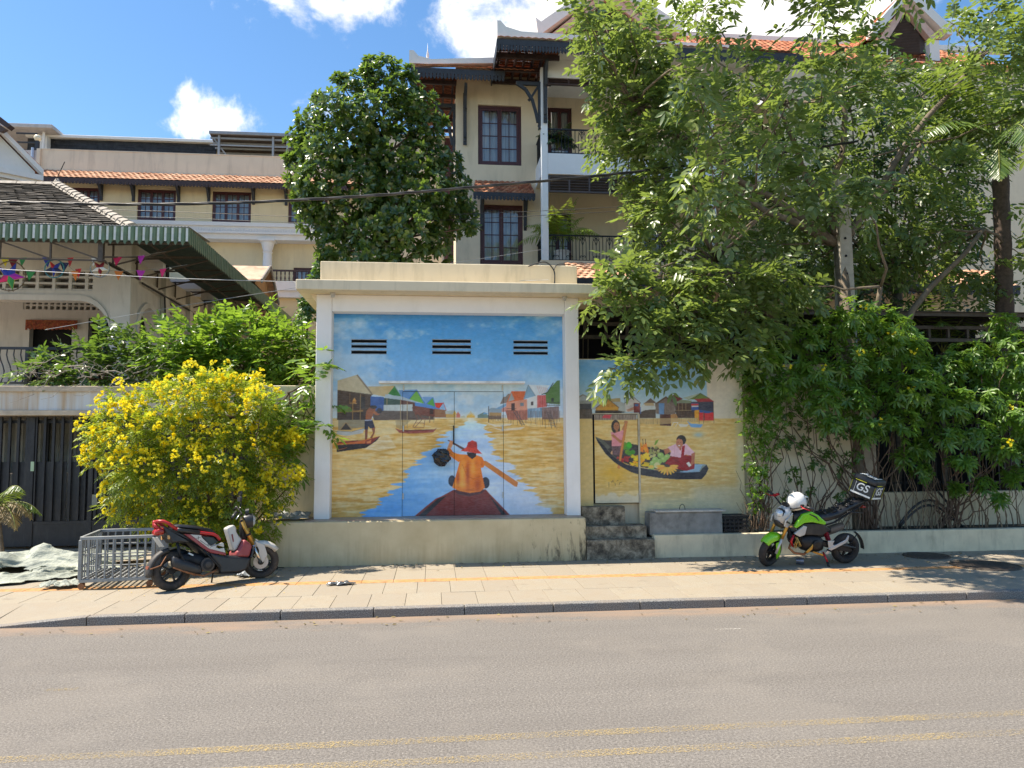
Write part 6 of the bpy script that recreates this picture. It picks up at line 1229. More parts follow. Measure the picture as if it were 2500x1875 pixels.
# ================================================================== vegetation
vr = np.random.RandomState(5)
def unit(v): return v/np.maximum(np.linalg.norm(v, axis=-1, keepdims=True), 1e-9)
class Leaves:
    """collects leaves: base point, axis, face normal, length, width"""
    def __init__(s): s.q = []
    def add(s, p, d, n, L, W): s.q.append((p, d, n, L, W))
    def build(s, name, mat_, parent, droop=.18, shape=.42, kind='stuff'):
        P = np.array([q[0] for q in s.q]); D = unit(np.array([q[1] for q in s.q])); N = np.array([q[2] for q in s.q]); L = np.array([q[3] for q in s.q])[:, None]; W = np.array([q[4] for q in s.q])[:, None]
        S = unit(np.cross(D, N)); N = unit(np.cross(S, D)); dn = np.array([[0, 0, -1.]])
        base = P; tip = P+D*L+dn*L*droop; mid = P+D*L*shape-N*W*.10+dn*L*droop*.3; lf = P+D*L*shape+S*W*.5+N*W*.10+dn*L*droop*.35; rt = P+D*L*shape-S*W*.5+N*W*.10+dn*L*droop*.35
        l2 = P+D*L*.78+S*W*.33+N*W*.04+dn*L*droop*.7; r2 = P+D*L*.78-S*W*.33+N*W*.04+dn*L*droop*.7
        V = np.stack([base, mid, tip, lf, rt, l2, r2], 1).reshape(-1, 3); n = len(P); o = (np.arange(n)*7)[:, None, None]
        F = np.array([[0, 1, 3], [3, 1, 5], [1, 2, 5], [0, 4, 1], [4, 6, 1], [1, 6, 2]])[None]+o; F = F.reshape(-1)
        me = bpy.data.meshes.new(name); me.vertices.add(len(V)); me.vertices.foreach_set('co', V.ravel()); me.loops.add(len(F)); me.loops.foreach_set('vertex_index', F.astype(np.int32)); me.polygons.add(len(F)//3); me.polygons.foreach_set('loop_start', np.arange(0, len(F), 3, dtype=np.int32))
        me.polygons.foreach_set('use_smooth', np.ones(len(F)//3, bool)); me.update(calc_edges=True); me.materials.append(mat_)
        ob = bpy.data.objects.new(name, me); col.objects.link(ob)
        if parent is not None: adopt(ob, parent)
        if kind: ob['kind'] = kind
        return ob
def rdir(): 
    v = vr.normal(size=3); return v/np.linalg.norm(v)
UP = np.array([0, 0, 1.])
def pinnate(lv, p, ax, up, Lr, n, ll, lw, term=True):
    """compound leaf: paired leaflets on a drooping rachis"""
    ax = ax/np.linalg.norm(ax); s = np.cross(ax, up); s /= max(np.linalg.norm(s), 1e-6); nn = np.cross(s, ax)
    for i in range(n):
        t = (i+.8)/n; q = p+ax*Lr*t-UP*Lr*.22*t*t
        for sg in (-1, 1):
            d = ax*.55+s*sg*.9-UP*.12+vr.normal(size=3)*.12; lv.add(q, d, nn+vr.normal(size=3)*.28, ll*vr.uniform(.8, 1.15), lw*vr.uniform(.85, 1.15))
    if term: lv.add(p+ax*Lr-UP*Lr*.22, ax-UP*.2, nn, ll*1.1, lw)
def whorl(lv, p, ax, n, ll, lw, spread=.9, grav=.15):
    ax = ax/np.linalg.norm(ax); s = np.cross(ax, rdir()); s /= np.linalg.norm(s); t = np.cross(ax, s)
    for i in range(n):
        a = 2.4*i+vr.uniform(0, .5); r = s*math.cos(a)+t*math.sin(a); d = ax*(1-spread*.6)+r*spread-UP*grav+vr.normal(size=3)*.1
        lv.add(p-ax*ll*.25*(i/n), d, ax+vr.normal(size=3)*.25, ll*vr.uniform(.75, 1.15), lw*vr.uniform(.85, 1.15))
def fill(lv, c, rad, n, maker, center=None, front=.35, shell=.55):
    """put n sprays into an ellipsoidal clump, more of them near its skin"""
    c = np.array(c); rad = np.array(rad)
    for i in range(n):
        d = rdir(); 
        if vr.rand() < front and d[1] > 0: d[1] = -d[1]
        r = shell+(1-shell)*vr.rand()**.6 if vr.rand() < .8 else vr.rand()*shell
        p = c+d*rad*r; o = d.copy()
        if center is not None: o = o+.7*unit((p-np.array(center))[None])[0]
        maker(lv, p, o)
def clumps_from(lst, Y0, dy, seed):
    r = random.Random(seed); out = []
    for q in lst:
        px, py, rp = q[:3]; Y = q[3] if len(q) > 3 else Y0+r.uniform(-dy, dy); c = at(px, py, Y); R = rp*(Y+.9)/1850.*1.02; out.append((c, R))
    return out
BARK = plain('grey_bark', (.16, .125, .09), .95, var=.4, vscale=9, bump=.8, bscale=30)
BROWN = plain('brown_bark', (.12, .075, .05), .95, var=.4, vscale=9, bump=.8, bscale=30)
def limb(b, a, c, r0, r1, wob=.12, n=6, sag=0.0):
    a = Vector(a); c = Vector(c); L = (c-a).length; pts = []
    for i in range(n+1):
        t = i/n; p = a.lerp(c, t)+Vector((rnd.uniform(-1, 1), rnd.uniform(-1, 1), rnd.uniform(-.6, .6)))*wob*L*.25*math.sin(math.pi*t)+Vector((0, 0, -sag*L*4*t*(1-t))); pts.append(p)
    b.tube(pts, [r0+(r1-r0)*i/n for i in range(n+1)], 7, cap=True); return pts
# ------------------------------------------------------------------ big pinnate-leaved tree on the right
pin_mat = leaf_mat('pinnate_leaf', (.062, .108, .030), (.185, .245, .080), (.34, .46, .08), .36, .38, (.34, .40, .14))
T1 = [(1390, 30, 32), (1400, 75, 30), (1440, 60, 40), (1500, 45, 45), (1550, 70, 40), (1590, 110, 32), (1420, 130, 38), (1470, 120, 40), (1530, 130, 45),
 (1440, 190, 45), (1500, 180, 55), (1570, 170, 55), (1630, 190, 50), (1690, 190, 45), (1480, 250, 55), (1550, 250, 60), (1630, 270, 60), (1720, 250, 55), (1790, 230, 50),
 (1462, 310, 40), (1530, 330, 60), (1610, 350, 65), (1700, 330, 60), (1790, 310, 60), (1870, 270, 55), (1450, 360, 32),
 (1500, 400, 45), (1570, 420, 55), (1650, 430, 60), (1740, 420, 60), (1830, 400, 60), (1920, 350, 60), (2000, 300, 60),
 (1545, 480, 40), (1522, 545, 32), (1600, 510, 50), (1680, 520, 60), (1770, 510, 60), (1860, 490, 60), (1950, 440, 60), (2040, 400, 60),
 (1590, 590, 42), (1660, 610, 55), (1750, 600, 60), (1840, 590, 60), (1930, 550, 60), (2020, 500, 60), (2110, 450, 60),
 (1720, 20, 45), (1760, 75, 36), (1695, 55, 26), (1830, 155, 30), (1860, 205, 42), (1990, 60, 50), (2010, 150, 55), (1950, 195, 50), (2085, 120, 55), (2085, 225, 60), (2050, 20, 50), (2150, 190, 50), (2175, 300, 60),
 (2250, 230, 50), (2260, 340, 60), (2340, 190, 50), (2350, 290, 60), (2420, 120, 60), (2420, 30, 60), (2480, 200, 60), (2440, 300, 55), (2330, 60, 40), (2490, 80, 50),
 (2130, 540, 60), (2220, 450, 60), (2300, 420, 55), (2230, 570, 60), (2320, 540, 60), (2490, 620, 40), (2390, 660, 45), (2290, 650, 50), (2200, 650, 50), (2080, 620, 50), (2000, 640, 50)]
T2 = [(1470, 722, 42, 12.15), (1520, 690, 46, 12.3), (1560, 742, 45, 12.2), (1640, 720, 52, 12.3), (1620, 665, 50, 12.6), (1700, 690, 52, 12.4), (1780, 680, 52, 12.5), (1850, 690, 52, 12.6), (1905, 665, 50, 12.7), (1605, 800, 42, 12.2), (1680, 780, 46, 12.2), (1740, 762, 46, 12.3),
 (1820, 765, 50, 12.4), (1660, 845, 38, 12.1), (1585, 868, 24, 12.0), (1540, 885, 30, 11.9), (1500, 900, 24, 11.85), (1620, 890, 22, 12.0), (1740, 838, 42, 12.2), (1815, 850, 38, 12.3), (1505, 645, 32, 12.3), (1575, 895, 22, 11.95), (1960, 700, 44, 12.8), (1880, 780, 40, 12.7)]
bt = thing('shade_tree', 'large spreading tree with feathery compound leaves above the planter', 'tree', at(2100, 1290, 13.3))
lv = Leaves(); ctr = at(1950, 500, 15)
mk_pin = lambda lv, p, o: pinnate(lv, p, unit((o*.8+vr.normal(size=3)*.5-UP*.32)[None])[0], unit((UP*1.0+o*.35+vr.normal(size=3)*.3)[None])[0], vr.uniform(.30, .48), 4, .16, .075)
T1 = [((q[0]+34 if q[0] < 1560 else q[0]+10 if q[0] < 1640 else q[0]), q[1], q[2]*.86)+((rnd.uniform(10.3, 12.2) if (1620 < q[0] < 2200 and q[1] < 540 and i % 2) else rnd.uniform(13.3, 15.3)),) for i, q in enumerate(T1)]; C1 = clumps_from(T1, 14.3, 1.0, 3); C2 = clumps_from(T2, 12.3, .2, 4)
for c, R in C1: fill(lv, c, (R, R*.9, R*.82), int(38*(R/.45)**2)+6, mk_pin, ctr, .45)
for c, R in C2: fill(lv, c, (R*.8, R*.7, R*.55), int(30*(R/.42)**2)+6, mk_pin, None, .45)
# parts of the crown above and beyond the frame, so that the shade on the pavement is whole
for k in range(60):
    c = Vector((rnd.uniform(2.0, 8), rnd.uniform(9.8, 13.2), rnd.uniform(8.9, 11.0))); R = rnd.uniform(.4, .6)
    if c.z-R < at(1800, -30, c.y).z: continue
    fill(lv, c, (R, R, R*.8), 26, mk_pin, ctr, 0)
for k in range(26):
    c = Vector((rnd.uniform(9.3, 13), rnd.uniform(10.9, 14.2), rnd.uniform(4.6, 8.8))); R = rnd.uniform(.4, .6)
    if at(2540, 800, c.y).x > c.x: continue
    fill(lv, c, (R, R, R*.8), 26, mk_pin, ctr, 0)
lv.build('crown', pin_mat, bt, .15)
b = MB(); base = at(2100, 1292, 13.32); n1 = at(2050, 600, 14.0); n0 = at(2085, 980, 13.6)
b.tube([base+Vector((0, 0, -.1)), base+Vector((-.02, .02, .4)), n0, n1], [.17, .15, .14, .12], 10)
forks = [at(1700, 430, 14.2), at(1560, 260, 14.2), at(1900, 250, 14.5), at(2250, 350, 14.2), at(2380, 150, 14.5), at(2050, 120, 14.4), at(1750, 640, 13.2), at(2400, 560, 13.6), at(2150, 700, 12.6)]
hubs = [n1]
for i, f in enumerate(forks): hubs.append(Vector(limb(b, n1 if i < 6 else n0, f, .085, .04, .14)[-1]))
for c, R in C1+C2:
    h = min(hubs, key=lambda q: (q-c).length); limb(b, h, c, .028, .008, .35, 5)
    for k in range(3): limb(b, c, c+Vector((rnd.uniform(-R, R), rnd.uniform(-R, R), rnd.uniform(-R*.6, R*.6))), .009, .003, .3, 3)
b.build('trunk', BARK, bt, smooth=True, recalc=False)
# ------------------------------------------------------------------ tree in the garden behind, shade put into its leaf colour
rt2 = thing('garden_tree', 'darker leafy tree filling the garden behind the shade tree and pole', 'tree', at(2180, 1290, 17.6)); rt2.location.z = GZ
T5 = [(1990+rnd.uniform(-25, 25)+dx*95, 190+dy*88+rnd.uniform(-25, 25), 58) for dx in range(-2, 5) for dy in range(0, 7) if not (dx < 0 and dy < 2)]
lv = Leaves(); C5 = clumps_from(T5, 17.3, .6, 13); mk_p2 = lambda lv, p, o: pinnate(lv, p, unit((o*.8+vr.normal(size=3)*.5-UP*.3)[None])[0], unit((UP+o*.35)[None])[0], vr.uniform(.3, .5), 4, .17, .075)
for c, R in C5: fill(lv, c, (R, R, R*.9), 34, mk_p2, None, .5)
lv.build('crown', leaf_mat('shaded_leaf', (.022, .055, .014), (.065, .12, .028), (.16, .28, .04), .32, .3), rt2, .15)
b = MB(); q0 = at(2180, 1290, 17.6); q0.z = GZ; q1 = at(2190, 700, 17.5); b.tube([q0, q0.lerp(q1, .5)+Vector((.08, 0, 0)), q1], [.18, .15, .12], 9)
for c, R in C5: limb(b, q1, c, .04, .01, .3, 5)
b.build('trunk', BARK, rt2, smooth=True, recalc=False)
# ------------------------------------------------------------------ dense oval tree behind the shelter
jack_mat = leaf_mat('glossy_round_leaf', (.028, .066, .016), (.098, .160, .040), (.25, .40, .05), .26, .32, (.32, .38, .07))
T3 = [(935, 185, 44), (870, 225, 46), (985, 225, 46), (1030, 258, 40), (812, 268, 46), (765, 300, 40), (900, 290, 60), (980, 300, 55), (1040, 330, 40), (735, 348, 34), (790, 370, 60), (870, 370, 70), (950, 390, 70), (1030, 400, 52), (1085, 405, 42), (728, 425, 32), (780, 460, 60), (870, 470, 70), (960, 480, 70), (1050, 480, 60), (1118, 470, 42),
 (765, 530, 42), (830, 560, 60), (920, 570, 65), (1010, 560, 60), (1090, 540, 46), (1138, 518, 28), (812, 615, 38), (890, 640, 50), (980, 640, 50), (1060, 610, 42), (742, 480, 30), (905, 175, 30), (690+20, 390, 16), (1000, 180, 18), (1075, 300, 18), (1150, 555, 16), (830, 200, 18), (780, 250, 16)]
jt = thing('oval_tree', 'dense dark green oval tree rising behind the painted shelter', 'tree', at(930, 1290, 17.2))
lv = Leaves(); ctr = at(930, 430, 17.4); C3 = clumps_from(T3, 17.0, .5, 6)
mk_wh = lambda lv, p, o: whorl(lv, p, unit((o*.9+UP*.35+vr.normal(size=3)*.35)[None])[0], 8, vr.uniform(.12, .19), vr.uniform(.06, .088), .85, .12)
for c, R in C3: fill(lv, c, (R, R*1.2, R), int(85*(R/.55)**2)+10, mk_wh, ctr, .5, .7)
lv.build('crown', jack_mat, jt, .08, .55)
b = MB(); tb_ = Vector((ctr.x, 17.2, GZ)); tm = at(930, 600, 17.2); b.tube([tb_, tb_+Vector((.05, 0, 1.5)), tm, at(925, 400, 17.2)], [.16, .14, .11, .06], 9)
for c, R in C3: limb(b, Vector((tm.x, 17.2, max(tm.z, c.z-1.4))), c, .035, .01, .25, 4)
b.build('trunk', BROWN, jt, smooth=True, recalc=False)
b = MB()
for k in range(4):
    c, R = C3[rnd.randrange(8, 30)]; p = c+Vector((rnd.uniform(-.5, .5)*R, -R*1.05, rnd.uniform(-.5, .5)*R)); b.lathe([(.001, -.06), (.03, -.04), (.04, 0), (.03, .04), (.001, .06)], 8, Matrix.Translation(p))
o = b.build('fruit', plain('ochre_fruit', (.30, .13, .03), .7, var=.3), jt, smooth=True); o['kind'] = 'stuff'
# second small tree seen behind the awning end
sm = thing('bushy_tree', 'small bushy tree between the awning end and the painted shelter', 'tree', at(745, 1300, 17.5)); lv = Leaves()
for c, R in clumps_from([(745, 780, 30), (735, 830, 30), (755, 735, 25), (790, 660, 24), (800, 625, 20), (740, 880, 28), (765, 690, 18)], 17.3, .2, 8): fill(lv, c, (R, R, R), 40, lambda lv, p, o: whorl(lv, p, o+UP*.4, 6, .12, .055), None, .4)
lv.build('crown', leaf_mat('fresh_leaf', (.03, .08, .014), (.09, .17, .03), (.22, .40, .05), .35, .35), sm, .12, .5)
b = MB(); limb(b, at(748, 1290, 17.5), at(750, 800, 17.4), .05, .025); limb(b, at(750, 800, 17.4), at(790, 640, 17.3), .03, .01); b.build('trunk', BROWN, sm, recalc=False)
# ------------------------------------------------------------------ yellow trumpet shrub
tec_mat = leaf_mat('lime_leaflet', (.085, .145, .016), (.23, .30, .028), (.50, .60, .05), .45, .44)
flw = NT('yellow_petal'); g = flw.n('ShaderNodeNewGeometry'); cc = flw.ramp(g.outputs['Random Per Island'], [(0, (.78, .60, .01)), (.5, (.90, .78, .04)), (1, (.93, .86, .10))]); flw.set(color=cc, rough=.55); tr = flw.n('ShaderNodeBsdfTranslucent'); flw.l(cc, tr.inputs[0]); m = flw.n('ShaderNodeMixShader'); m.inputs[0].default_value = .4; flw.l(flw.p.outputs[0], m.inputs[1]); flw.l(tr.outputs[0], m.inputs[2]); flw.l(m.outputs[0], flw.out.inputs[0]); flw = flw.mat
def flower(b, p, d, r):
    d = Vector(d).normalized(); u = d.orthogonal().normalized(); v = d.cross(u); ph = rnd.random()*6
    n = 5; ring = []; 
    for i in range(n*2):
        a = ph+math.pi*i/n; rr = r*(1.0 if i % 2 else .62); ring.append(p+d*(r*(.95 if i % 2 else 1.05))+(u*math.cos(a)+v*math.sin(a))*rr)
    thr = [p+d*r*.45+(u*math.cos(ph+math.pi*i/n)+v*math.sin(ph+math.pi*i/n))*r*.28 for i in range(n*2)]
    b.add([p-d*r*.5]+thr+ring, [(0, 1+i, 1+(i+1) % 10) for i in range(10)]+[(1+i, 11+i, 11+(i+1) % 10, 1+(i+1) % 10) for i in range(10)])
T4 = [(300, 985, 42), (252, 1050, 40), (330, 1060, 58), (262, 1120, 40), (330, 1150, 52), (302, 1198, 34), (400, 982, 52), (470, 962, 56), (540, 948, 50), (600, 955, 42), (640, 985, 36), (420, 1060, 66), (500, 1040, 66), (580, 1030, 60), (650, 1050, 44), (400, 1140, 62), (480, 1130, 66), (560, 1120, 66), (630, 1130, 50), (690, 1092, 26), (722, 1072, 14), (360, 1218, 44), (440, 1220, 58), (520, 1220, 62), (600, 1210, 54), (668, 1195, 40),
      (278, 1238, 20), (360, 1268, 28), (430, 1276, 36), (500, 1290, 42), (570, 1290, 40), (640, 1268, 40), (715, 1160, 18), (560, 1330, 26), (540, 1380, 22)]
yb_ = thing('yellow_trumpet_shrub', 'round shrub covered in yellow trumpet flowers in front of the gate', 'shrub', at(560, 1405, 12.9))
lv = Leaves(); ctr = at(480, 1110, 13.2); C4 = clumps_from(T4, 12.75, .45, 9)
mk_te = lambda lv, p, o: pinnate(lv, p, unit((o*.9+vr.normal(size=3)*.5+UP*.1)[None])[0], unit((UP*.8+o*.5)[None])[0], vr.uniform(.12, .2), 4, .085, .026)
for c, R in C4: fill(lv, c, (R*.84, R*.84, R*.78), int(100*(R/.42)**2)+10, mk_te, ctr, .5, .6)
lv.build('foliage', tec_mat, yb_, .2)
b = MB(); spots = [(235, 1068), (300, 985), (620, 935), (715, 1085), (735, 1165)]; 
for k in range(760):
    c, R = C4[rnd.randrange(len(C4))]; d = Vector(rdir()); d.y = -abs(d.y)*1.1-.15; d.z = d.z*.8+.3; d.normalize()
    if c.z < 1.25 and rnd.random() < .5: continue
    spots.append((c+d*R*rnd.uniform(1.0, 1.22), d))
for s_ in spots:
    if len(s_) == 2 and isinstance(s_[0], Vector): p, d = s_
    else: p = at(s_[0], s_[1], 12.4); d = Vector((0, -.6, .5))
    n = rnd.randint(4, 11); rad = rnd.uniform(.04, .09)
    for k in range(n):
        q = Vector(rdir()); q = (q+d*.8).normalized(); flower(b, p+q*rad*rnd.uniform(.5, 1.0), q, rnd.uniform(.022, .033))
o = b.build('flowers', flw, yb_, recalc=False); o['kind'] = 'stuff'
b = MB(); rt_ = at(565, 1408, 12.75)
for c, R in C4: limb(b, rt_+Vector((rnd.uniform(-.15, .15), rnd.uniform(-.1, .15), -.02)), c, .022, .006, .25, 6)
b.build('stems', BROWN, yb_, recalc=False)
# fallen petals under it
b = MB()
for k in range(420):
    p = Vector((rnd.gauss(-3.3, .75), rnd.gauss(11.75, .55), GZ+.006)); r = rnd.uniform(.008, .018); a = rnd.random()*6.3
    if p.y > 12.5 or abs(p.x+3.2) > 2: continue
    b.add([p+Vector((math.cos(a+i*1.57)*r*(1 if i % 2 else .6), math.sin(a+i*1.57)*r*(1 if i % 2 else .6), .004*(i % 2))) for i in range(4)], [(0, 1, 2, 3)])
o = b.build('fallen_petals', plain('withered_petal', (.50, .34, .05), .8, var=.4, vscale=30), recalc=False); tag(o, 'yellow petals and dry litter fallen on the pavement under the shrub', 'petals', kind='stuff')
# ------------------------------------------------------------------ leafy plants on the balcony slab
bal_mat = leaf_mat('balcony_leaf', (.035, .095, .014), (.12, .22, .028), (.34, .55, .05), .33, .40, (.32, .27, .03))
mk_ba = lambda lv, p, o: pinnate(lv, p, unit((o*.7+vr.normal(size=3)*.35+UP*.25)[None])[0], unit((UP+o*.3)[None])[0], vr.uniform(.26, .42), 4, .17, .06)
def shrub(name, lab, blobs, Y, dy, mk, m, n, seed, root, stemm=BROWN, droop=.18, fl=0, group=None, front=.45, sr=.014):
    t = thing(name, lab, 'shrub', root, group=group); lv = Leaves(); C = clumps_from(blobs, Y, dy, seed)
    for c, R in C: fill(lv, c, (R, R, R*.9), int(n*(R/.4)**2)+4, mk, None, front)
    lv.build('foliage', m, t, droop); b = MB()
    for c, R in C: limb(b, Vector(root)+Vector((rnd.uniform(-.2, .2), rnd.uniform(-.1, .1), 0)), c, sr, .005, .3, 6)
    b.build('stems', stemm, t, recalc=False)
    if fl:
        b = MB()
        for k in range(fl):
            c, R = C[rnd.randrange(len(C))]; d = Vector((rnd.uniform(-.6, .6), -1, rnd.uniform(-.4, .8))).normalized(); p = c+d*R*1.05
            for i in range(rnd.randint(2, 6)): q = Vector(rdir()); flower(b, p+q*.05, (q+d).normalized(), .03)
        o = b.build('flowers', flw, t, recalc=False); o['kind'] = 'stuff'
    return t
shrub('balcony_shrub', 'bright leafy shrub spilling over the balcony slab beside the shelter', [(420, 850, 48), (480, 830, 50), (540, 850, 55), (600, 830, 52), (650, 860, 50), (700, 840, 45), (740, 870, 40), (500, 890, 50), (580, 900, 55), (660, 910, 50), (730, 920, 42), (770, 900, 30), (450, 915, 36), (400, 910, 34), (560, 780, 18), (630, 775, 20), (690, 950, 36), (640, 940, 40), (740, 970, 26)], 15.3, .3, mk_ba, bal_mat, 44, 12, at(600, 925, 15.1))
shrub('balcony_shrub', 'darker green shrub with bare twigs along the balcony railing', [(100, 905, 24), (160, 890, 30), (220, 870, 34), (280, 875, 36), (330, 860, 36), (370, 875, 36), (300, 905, 32), (220, 912, 28), (150, 918, 22), (90, 922, 18), (350, 910, 30), (250, 835, 24), (310, 815, 20)], 15.6, .2, mk_ba, leaf_mat('balcony_leaf_dark', (.025, .07, .016), (.085, .16, .03), (.2, .34, .04), .35, .35), 26, 14, at(250, 925, 15.4))  # leaf colour is a darker copy of the balcony leaf
b = MB()
for k in range(34):
    p = at(rnd.uniform(60, 420), rnd.uniform(905, 925), rnd.uniform(14.8, 15.2)); e = p+Vector((rnd.uniform(-.9, .9), rnd.uniform(-.25, .15), rnd.uniform(.0, .45))); limb(b, p, e, .010, .003, .6, 5, rnd.uniform(-.1, .1))
for k in range(3): limb(b, at(120+k*90, 920, 14.85), at(20+k*80, 985-k*10, 14.7), .008, .003, .5, 6, .1)
o = b.build('dry_twigs', plain('pale_dry_twig', (.33, .28, .23), .9, var=.3), recalc=False); tag(o, 'tangle of pale dry twigs lying along the balcony slab edge', 'twigs', kind='stuff')
shrub('hanging_creeper', 'thin creeper hanging down the cream wall left of the shelter pillar', [(690, 1000, 26), (765, 930, 16), (780, 980, 14), (792, 1040, 12), (700, 1050, 20), (720, 1110, 16), (740, 1050, 14), (655, 1020, 26), (775, 890, 22)], 13.05, .15, mk_ba, bal_mat, 40, 15, at(720, 960, 13.2))
# ------------------------------------------------------------------ shrubs in the right-hand planter
lan_mat = leaf_mat('lance_leaf', (.045, .12, .014), (.145, .265, .032), (.32, .52, .05), .42, .38)
mk_la = lambda lv, p, o: whorl(lv, p, unit((o*.8+UP*.5+vr.normal(size=3)*.3)[None])[0], 9, .155, .042, .95, .35)
mk_sm = lambda lv, p, o: whorl(lv, p, unit((o*.6+UP*.5+vr.normal(size=3)*.3)[None])[0], 6, .085, .036, .95, .25)
shrub('planter_shrub', 'tall green shrub with a few yellow flowers arching over the fence pillar', [(1880, 860, 44), (1960, 830, 50), (2020, 800, 50), (2090, 770, 55), (2160, 800, 60), (2210, 860, 60), (2140, 880, 60), (2060, 890, 60), (1980, 910, 55), (1900, 930, 50), (2000, 970, 50), (2080, 970, 55), (2160, 960, 60), (2240, 940, 60), (2270, 1000, 50), (2190, 1030, 50), (2110, 1040, 45), (2020, 1030, 36), (1830, 910, 40), (1850, 970, 36)], 12.9, .3, mk_la, lan_mat, 52, 21, at(2120, 1290, 13.2), BROWN, .25, 9, None, .45, .016)
shrub('planter_shrub', 'green shrub at the far fence end with dense upright stems', [(2300, 900, 52), (2360, 870, 50), (2420, 900, 55), (2480, 860, 55), (2440, 800, 44), (2500, 940, 55), (2400, 980, 55), (2320, 980, 50), (2470, 1020, 55), (2380, 1060, 50), (2300, 1060, 40), (2500, 1080, 45), (2440, 1100, 36), (2350, 1130, 30), (2250, 1090, 34), (2480, 1160, 34), (2400, 1180, 22), (2250, 1150, 26), (2330, 1190, 22), (2440, 1220, 20), (2200, 1110, 28)], 12.95, .3, mk_la, lan_mat, 52, 23, at(2310, 1288, 13.2), BROWN, .25, 3, None, .45, .016)
shrub('planter_shrub', 'slender light green shrub climbing between mural and planter crate', [(1830, 1040, 30), (1838, 1090, 30), (1842, 1140, 28), (1848, 1190, 26), (1850, 1235, 22), (1870, 1060, 26), (1900, 1010, 34), (1880, 1110, 24), (1825, 990, 34), (1862, 1010, 36), (1890, 1060, 30), (1920, 970, 36), (1855, 1150, 24)], 12.95, .12, mk_sm, leaf_mat('small_fresh_leaf', (.05, .13, .014), (.15, .27, .03), (.34, .55, .05), .4, .38), 62, 25, at(1850, 1290, 13.05), BROWN, .2)
shrub('planter_shrub', 'sparse shrub with bare canes behind the green motorbike', [(1930, 1010, 36), (1985, 1040, 38), (1905, 1070, 30), (2045, 1060, 34), (2080, 1110, 26), (1950, 1080, 32), (1985, 1140, 26), (1940, 1160, 24), (2020, 1110, 26), (1975, 1200, 18), (2060, 1150, 22), (1920, 1210, 18), (2050, 1210, 16)], 13.05, .12, mk_sm, leaf_mat('small_dark_leaf', (.03, .08, .012), (.08, .16, .025), (.2, .36, .04), .4, .35), 36, 27, at(1990, 1290, 13.05), BROWN, .2)
def canes(lab, px0, px1, n, Y, top, seed):
    r = random.Random(seed); b = MB()
    for k in range(n):
        p = at(r.uniform(px0, px1), 1292, Y+r.uniform(-.15, .2)); p.z = tz-.05; e = p+Vector((r.uniform(-.28, .28), r.uniform(-.15, .15), r.uniform(.5, top))); limb(b, p, e, r.uniform(.005, .014), .003, .3, 6)
    o = b.build('bare_canes', plain('tan_cane', (.20, .14, .09), .9, var=.35), recalc=False); tag(o, lab, 'canes', kind='stuff')
canes('thicket of bare brown canes under the fence shrubs', 2150, 2500, 60, 13.15, 1.9, 5); canes('bare canes rising behind the green motorbike and its box', 1900, 2140, 26, 13.1, 1.8, 6); canes('cluster of thin stems at the foot of the slender climbing shrub', 1830, 1880, 22, 13.05, 1.3, 7)
# ------------------------------------------------------------------ palms
frond_mat = leaf_mat('palm_leaflet', (.045, .10, .016), (.12, .19, .03), (.30, .42, .05), .35, .3, (.30, .24, .06))
dry_mat = leaf_mat('dry_palm_leaflet', (.20, .13, .05), (.36, .26, .10), (.4, .3, .1), .6, .3)
def frond(lv, b, p, d, L, ll, lw, n=34, droop=1.0, stem=.014):
    d = Vector(d).normalized(); pts = []; q = Vector(p); v = d.copy(); st = L/n; s = v.cross(Vector((0, 0, 1))); s = s.normalized() if s.length > .05 else Vector((1, 0, 0))
    for i in range(n+1):
        pts.append(q.copy()); t = i/n
        if t > .12:
            up = s.cross(v).normalized()
            for sg in (-1, 1):
                dd = v*.55+s*sg*.9-Vector((0, 0, .35*droop)); l = ll*math.sin(math.pi*min(1, .18+t*.80))*vr.uniform(.85, 1.1); lv.add(np.array(q), np.array(dd)+vr.normal(size=3)*.08, np.array(up)+vr.normal(size=3)*.2, max(l, .05), lw)
        v = (v-Vector((0, 0, droop*1.25/n*(.4+t)))).normalized(); q = q+v*st
    b.tube(pts, [stem*(1-.8*i/n) for i in range(n+1)], 5)
def palm(name, lab, base, crown, tr, fr, L, ll, lw, mats=(frond_mat,), trunk_m=BARK, rings=True):
    t = thing(name, lab, 'palm', base)
    lv = [Leaves() for _ in mats]; b = MB()
    for (d, k, dr, mi) in fr: frond(lv[mi], b, crown, d, L*k, ll, lw, 34, dr)
    for l_, m in zip(lv, mats):
        if l_.q: l_.build('fronds', m, t, .25, .3)
    b.build('frond_ribs', plain('frond_rib', (.22, .24, .06), .6), t, recalc=False)
    if tr:
        n = 26; pts = [Vector(base).lerp(Vector(crown), i/n) for i in range(n+1)]; MB().tube(pts, [tr*(1.12-.25*i/n)*(1.06 if i % 2 else .95) for i in range(n+1)], 12).build('trunk', trunk_m, t, smooth=True, recalc=False)
    return t
cp0, cp1 = at(2470, 1290, 14.3), at(2440, 345, 14.3); cp0.z = GZ
palm('coconut_palm', 'coconut palm with drooping fronds and ringed trunk behind the fence', cp0, cp1, .17, [((-1, -.3, .5), 1, 1.3, 0), ((-.8, -.5, 1.1), 1.1, 1.0, 0), ((.3, -.6, .9), 1, 1.3, 0), ((.2, -.8, -.1), .9, 1.5, 0), ((-.4, -.9, .2), 1, 1.6, 0), ((1, -.3, .6), 1, 1.2, 0), ((-1, .3, .9), 1, 1.1, 0), ((.4, .7, 1), 1, 1, 0), ((-.6, -.7, -.2), .8, 1.4, 0), ((-.1, -.5, 1.6), 1.0, .9, 0), ((-1, -.1, 1.4), 1.1, 1.1, 0)], 2.4, .56, .042, (frond_mat,), plain('palm_trunk', (.10, .07, .055), .95, var=.35, vscale=14, bump=.8, bscale=24))
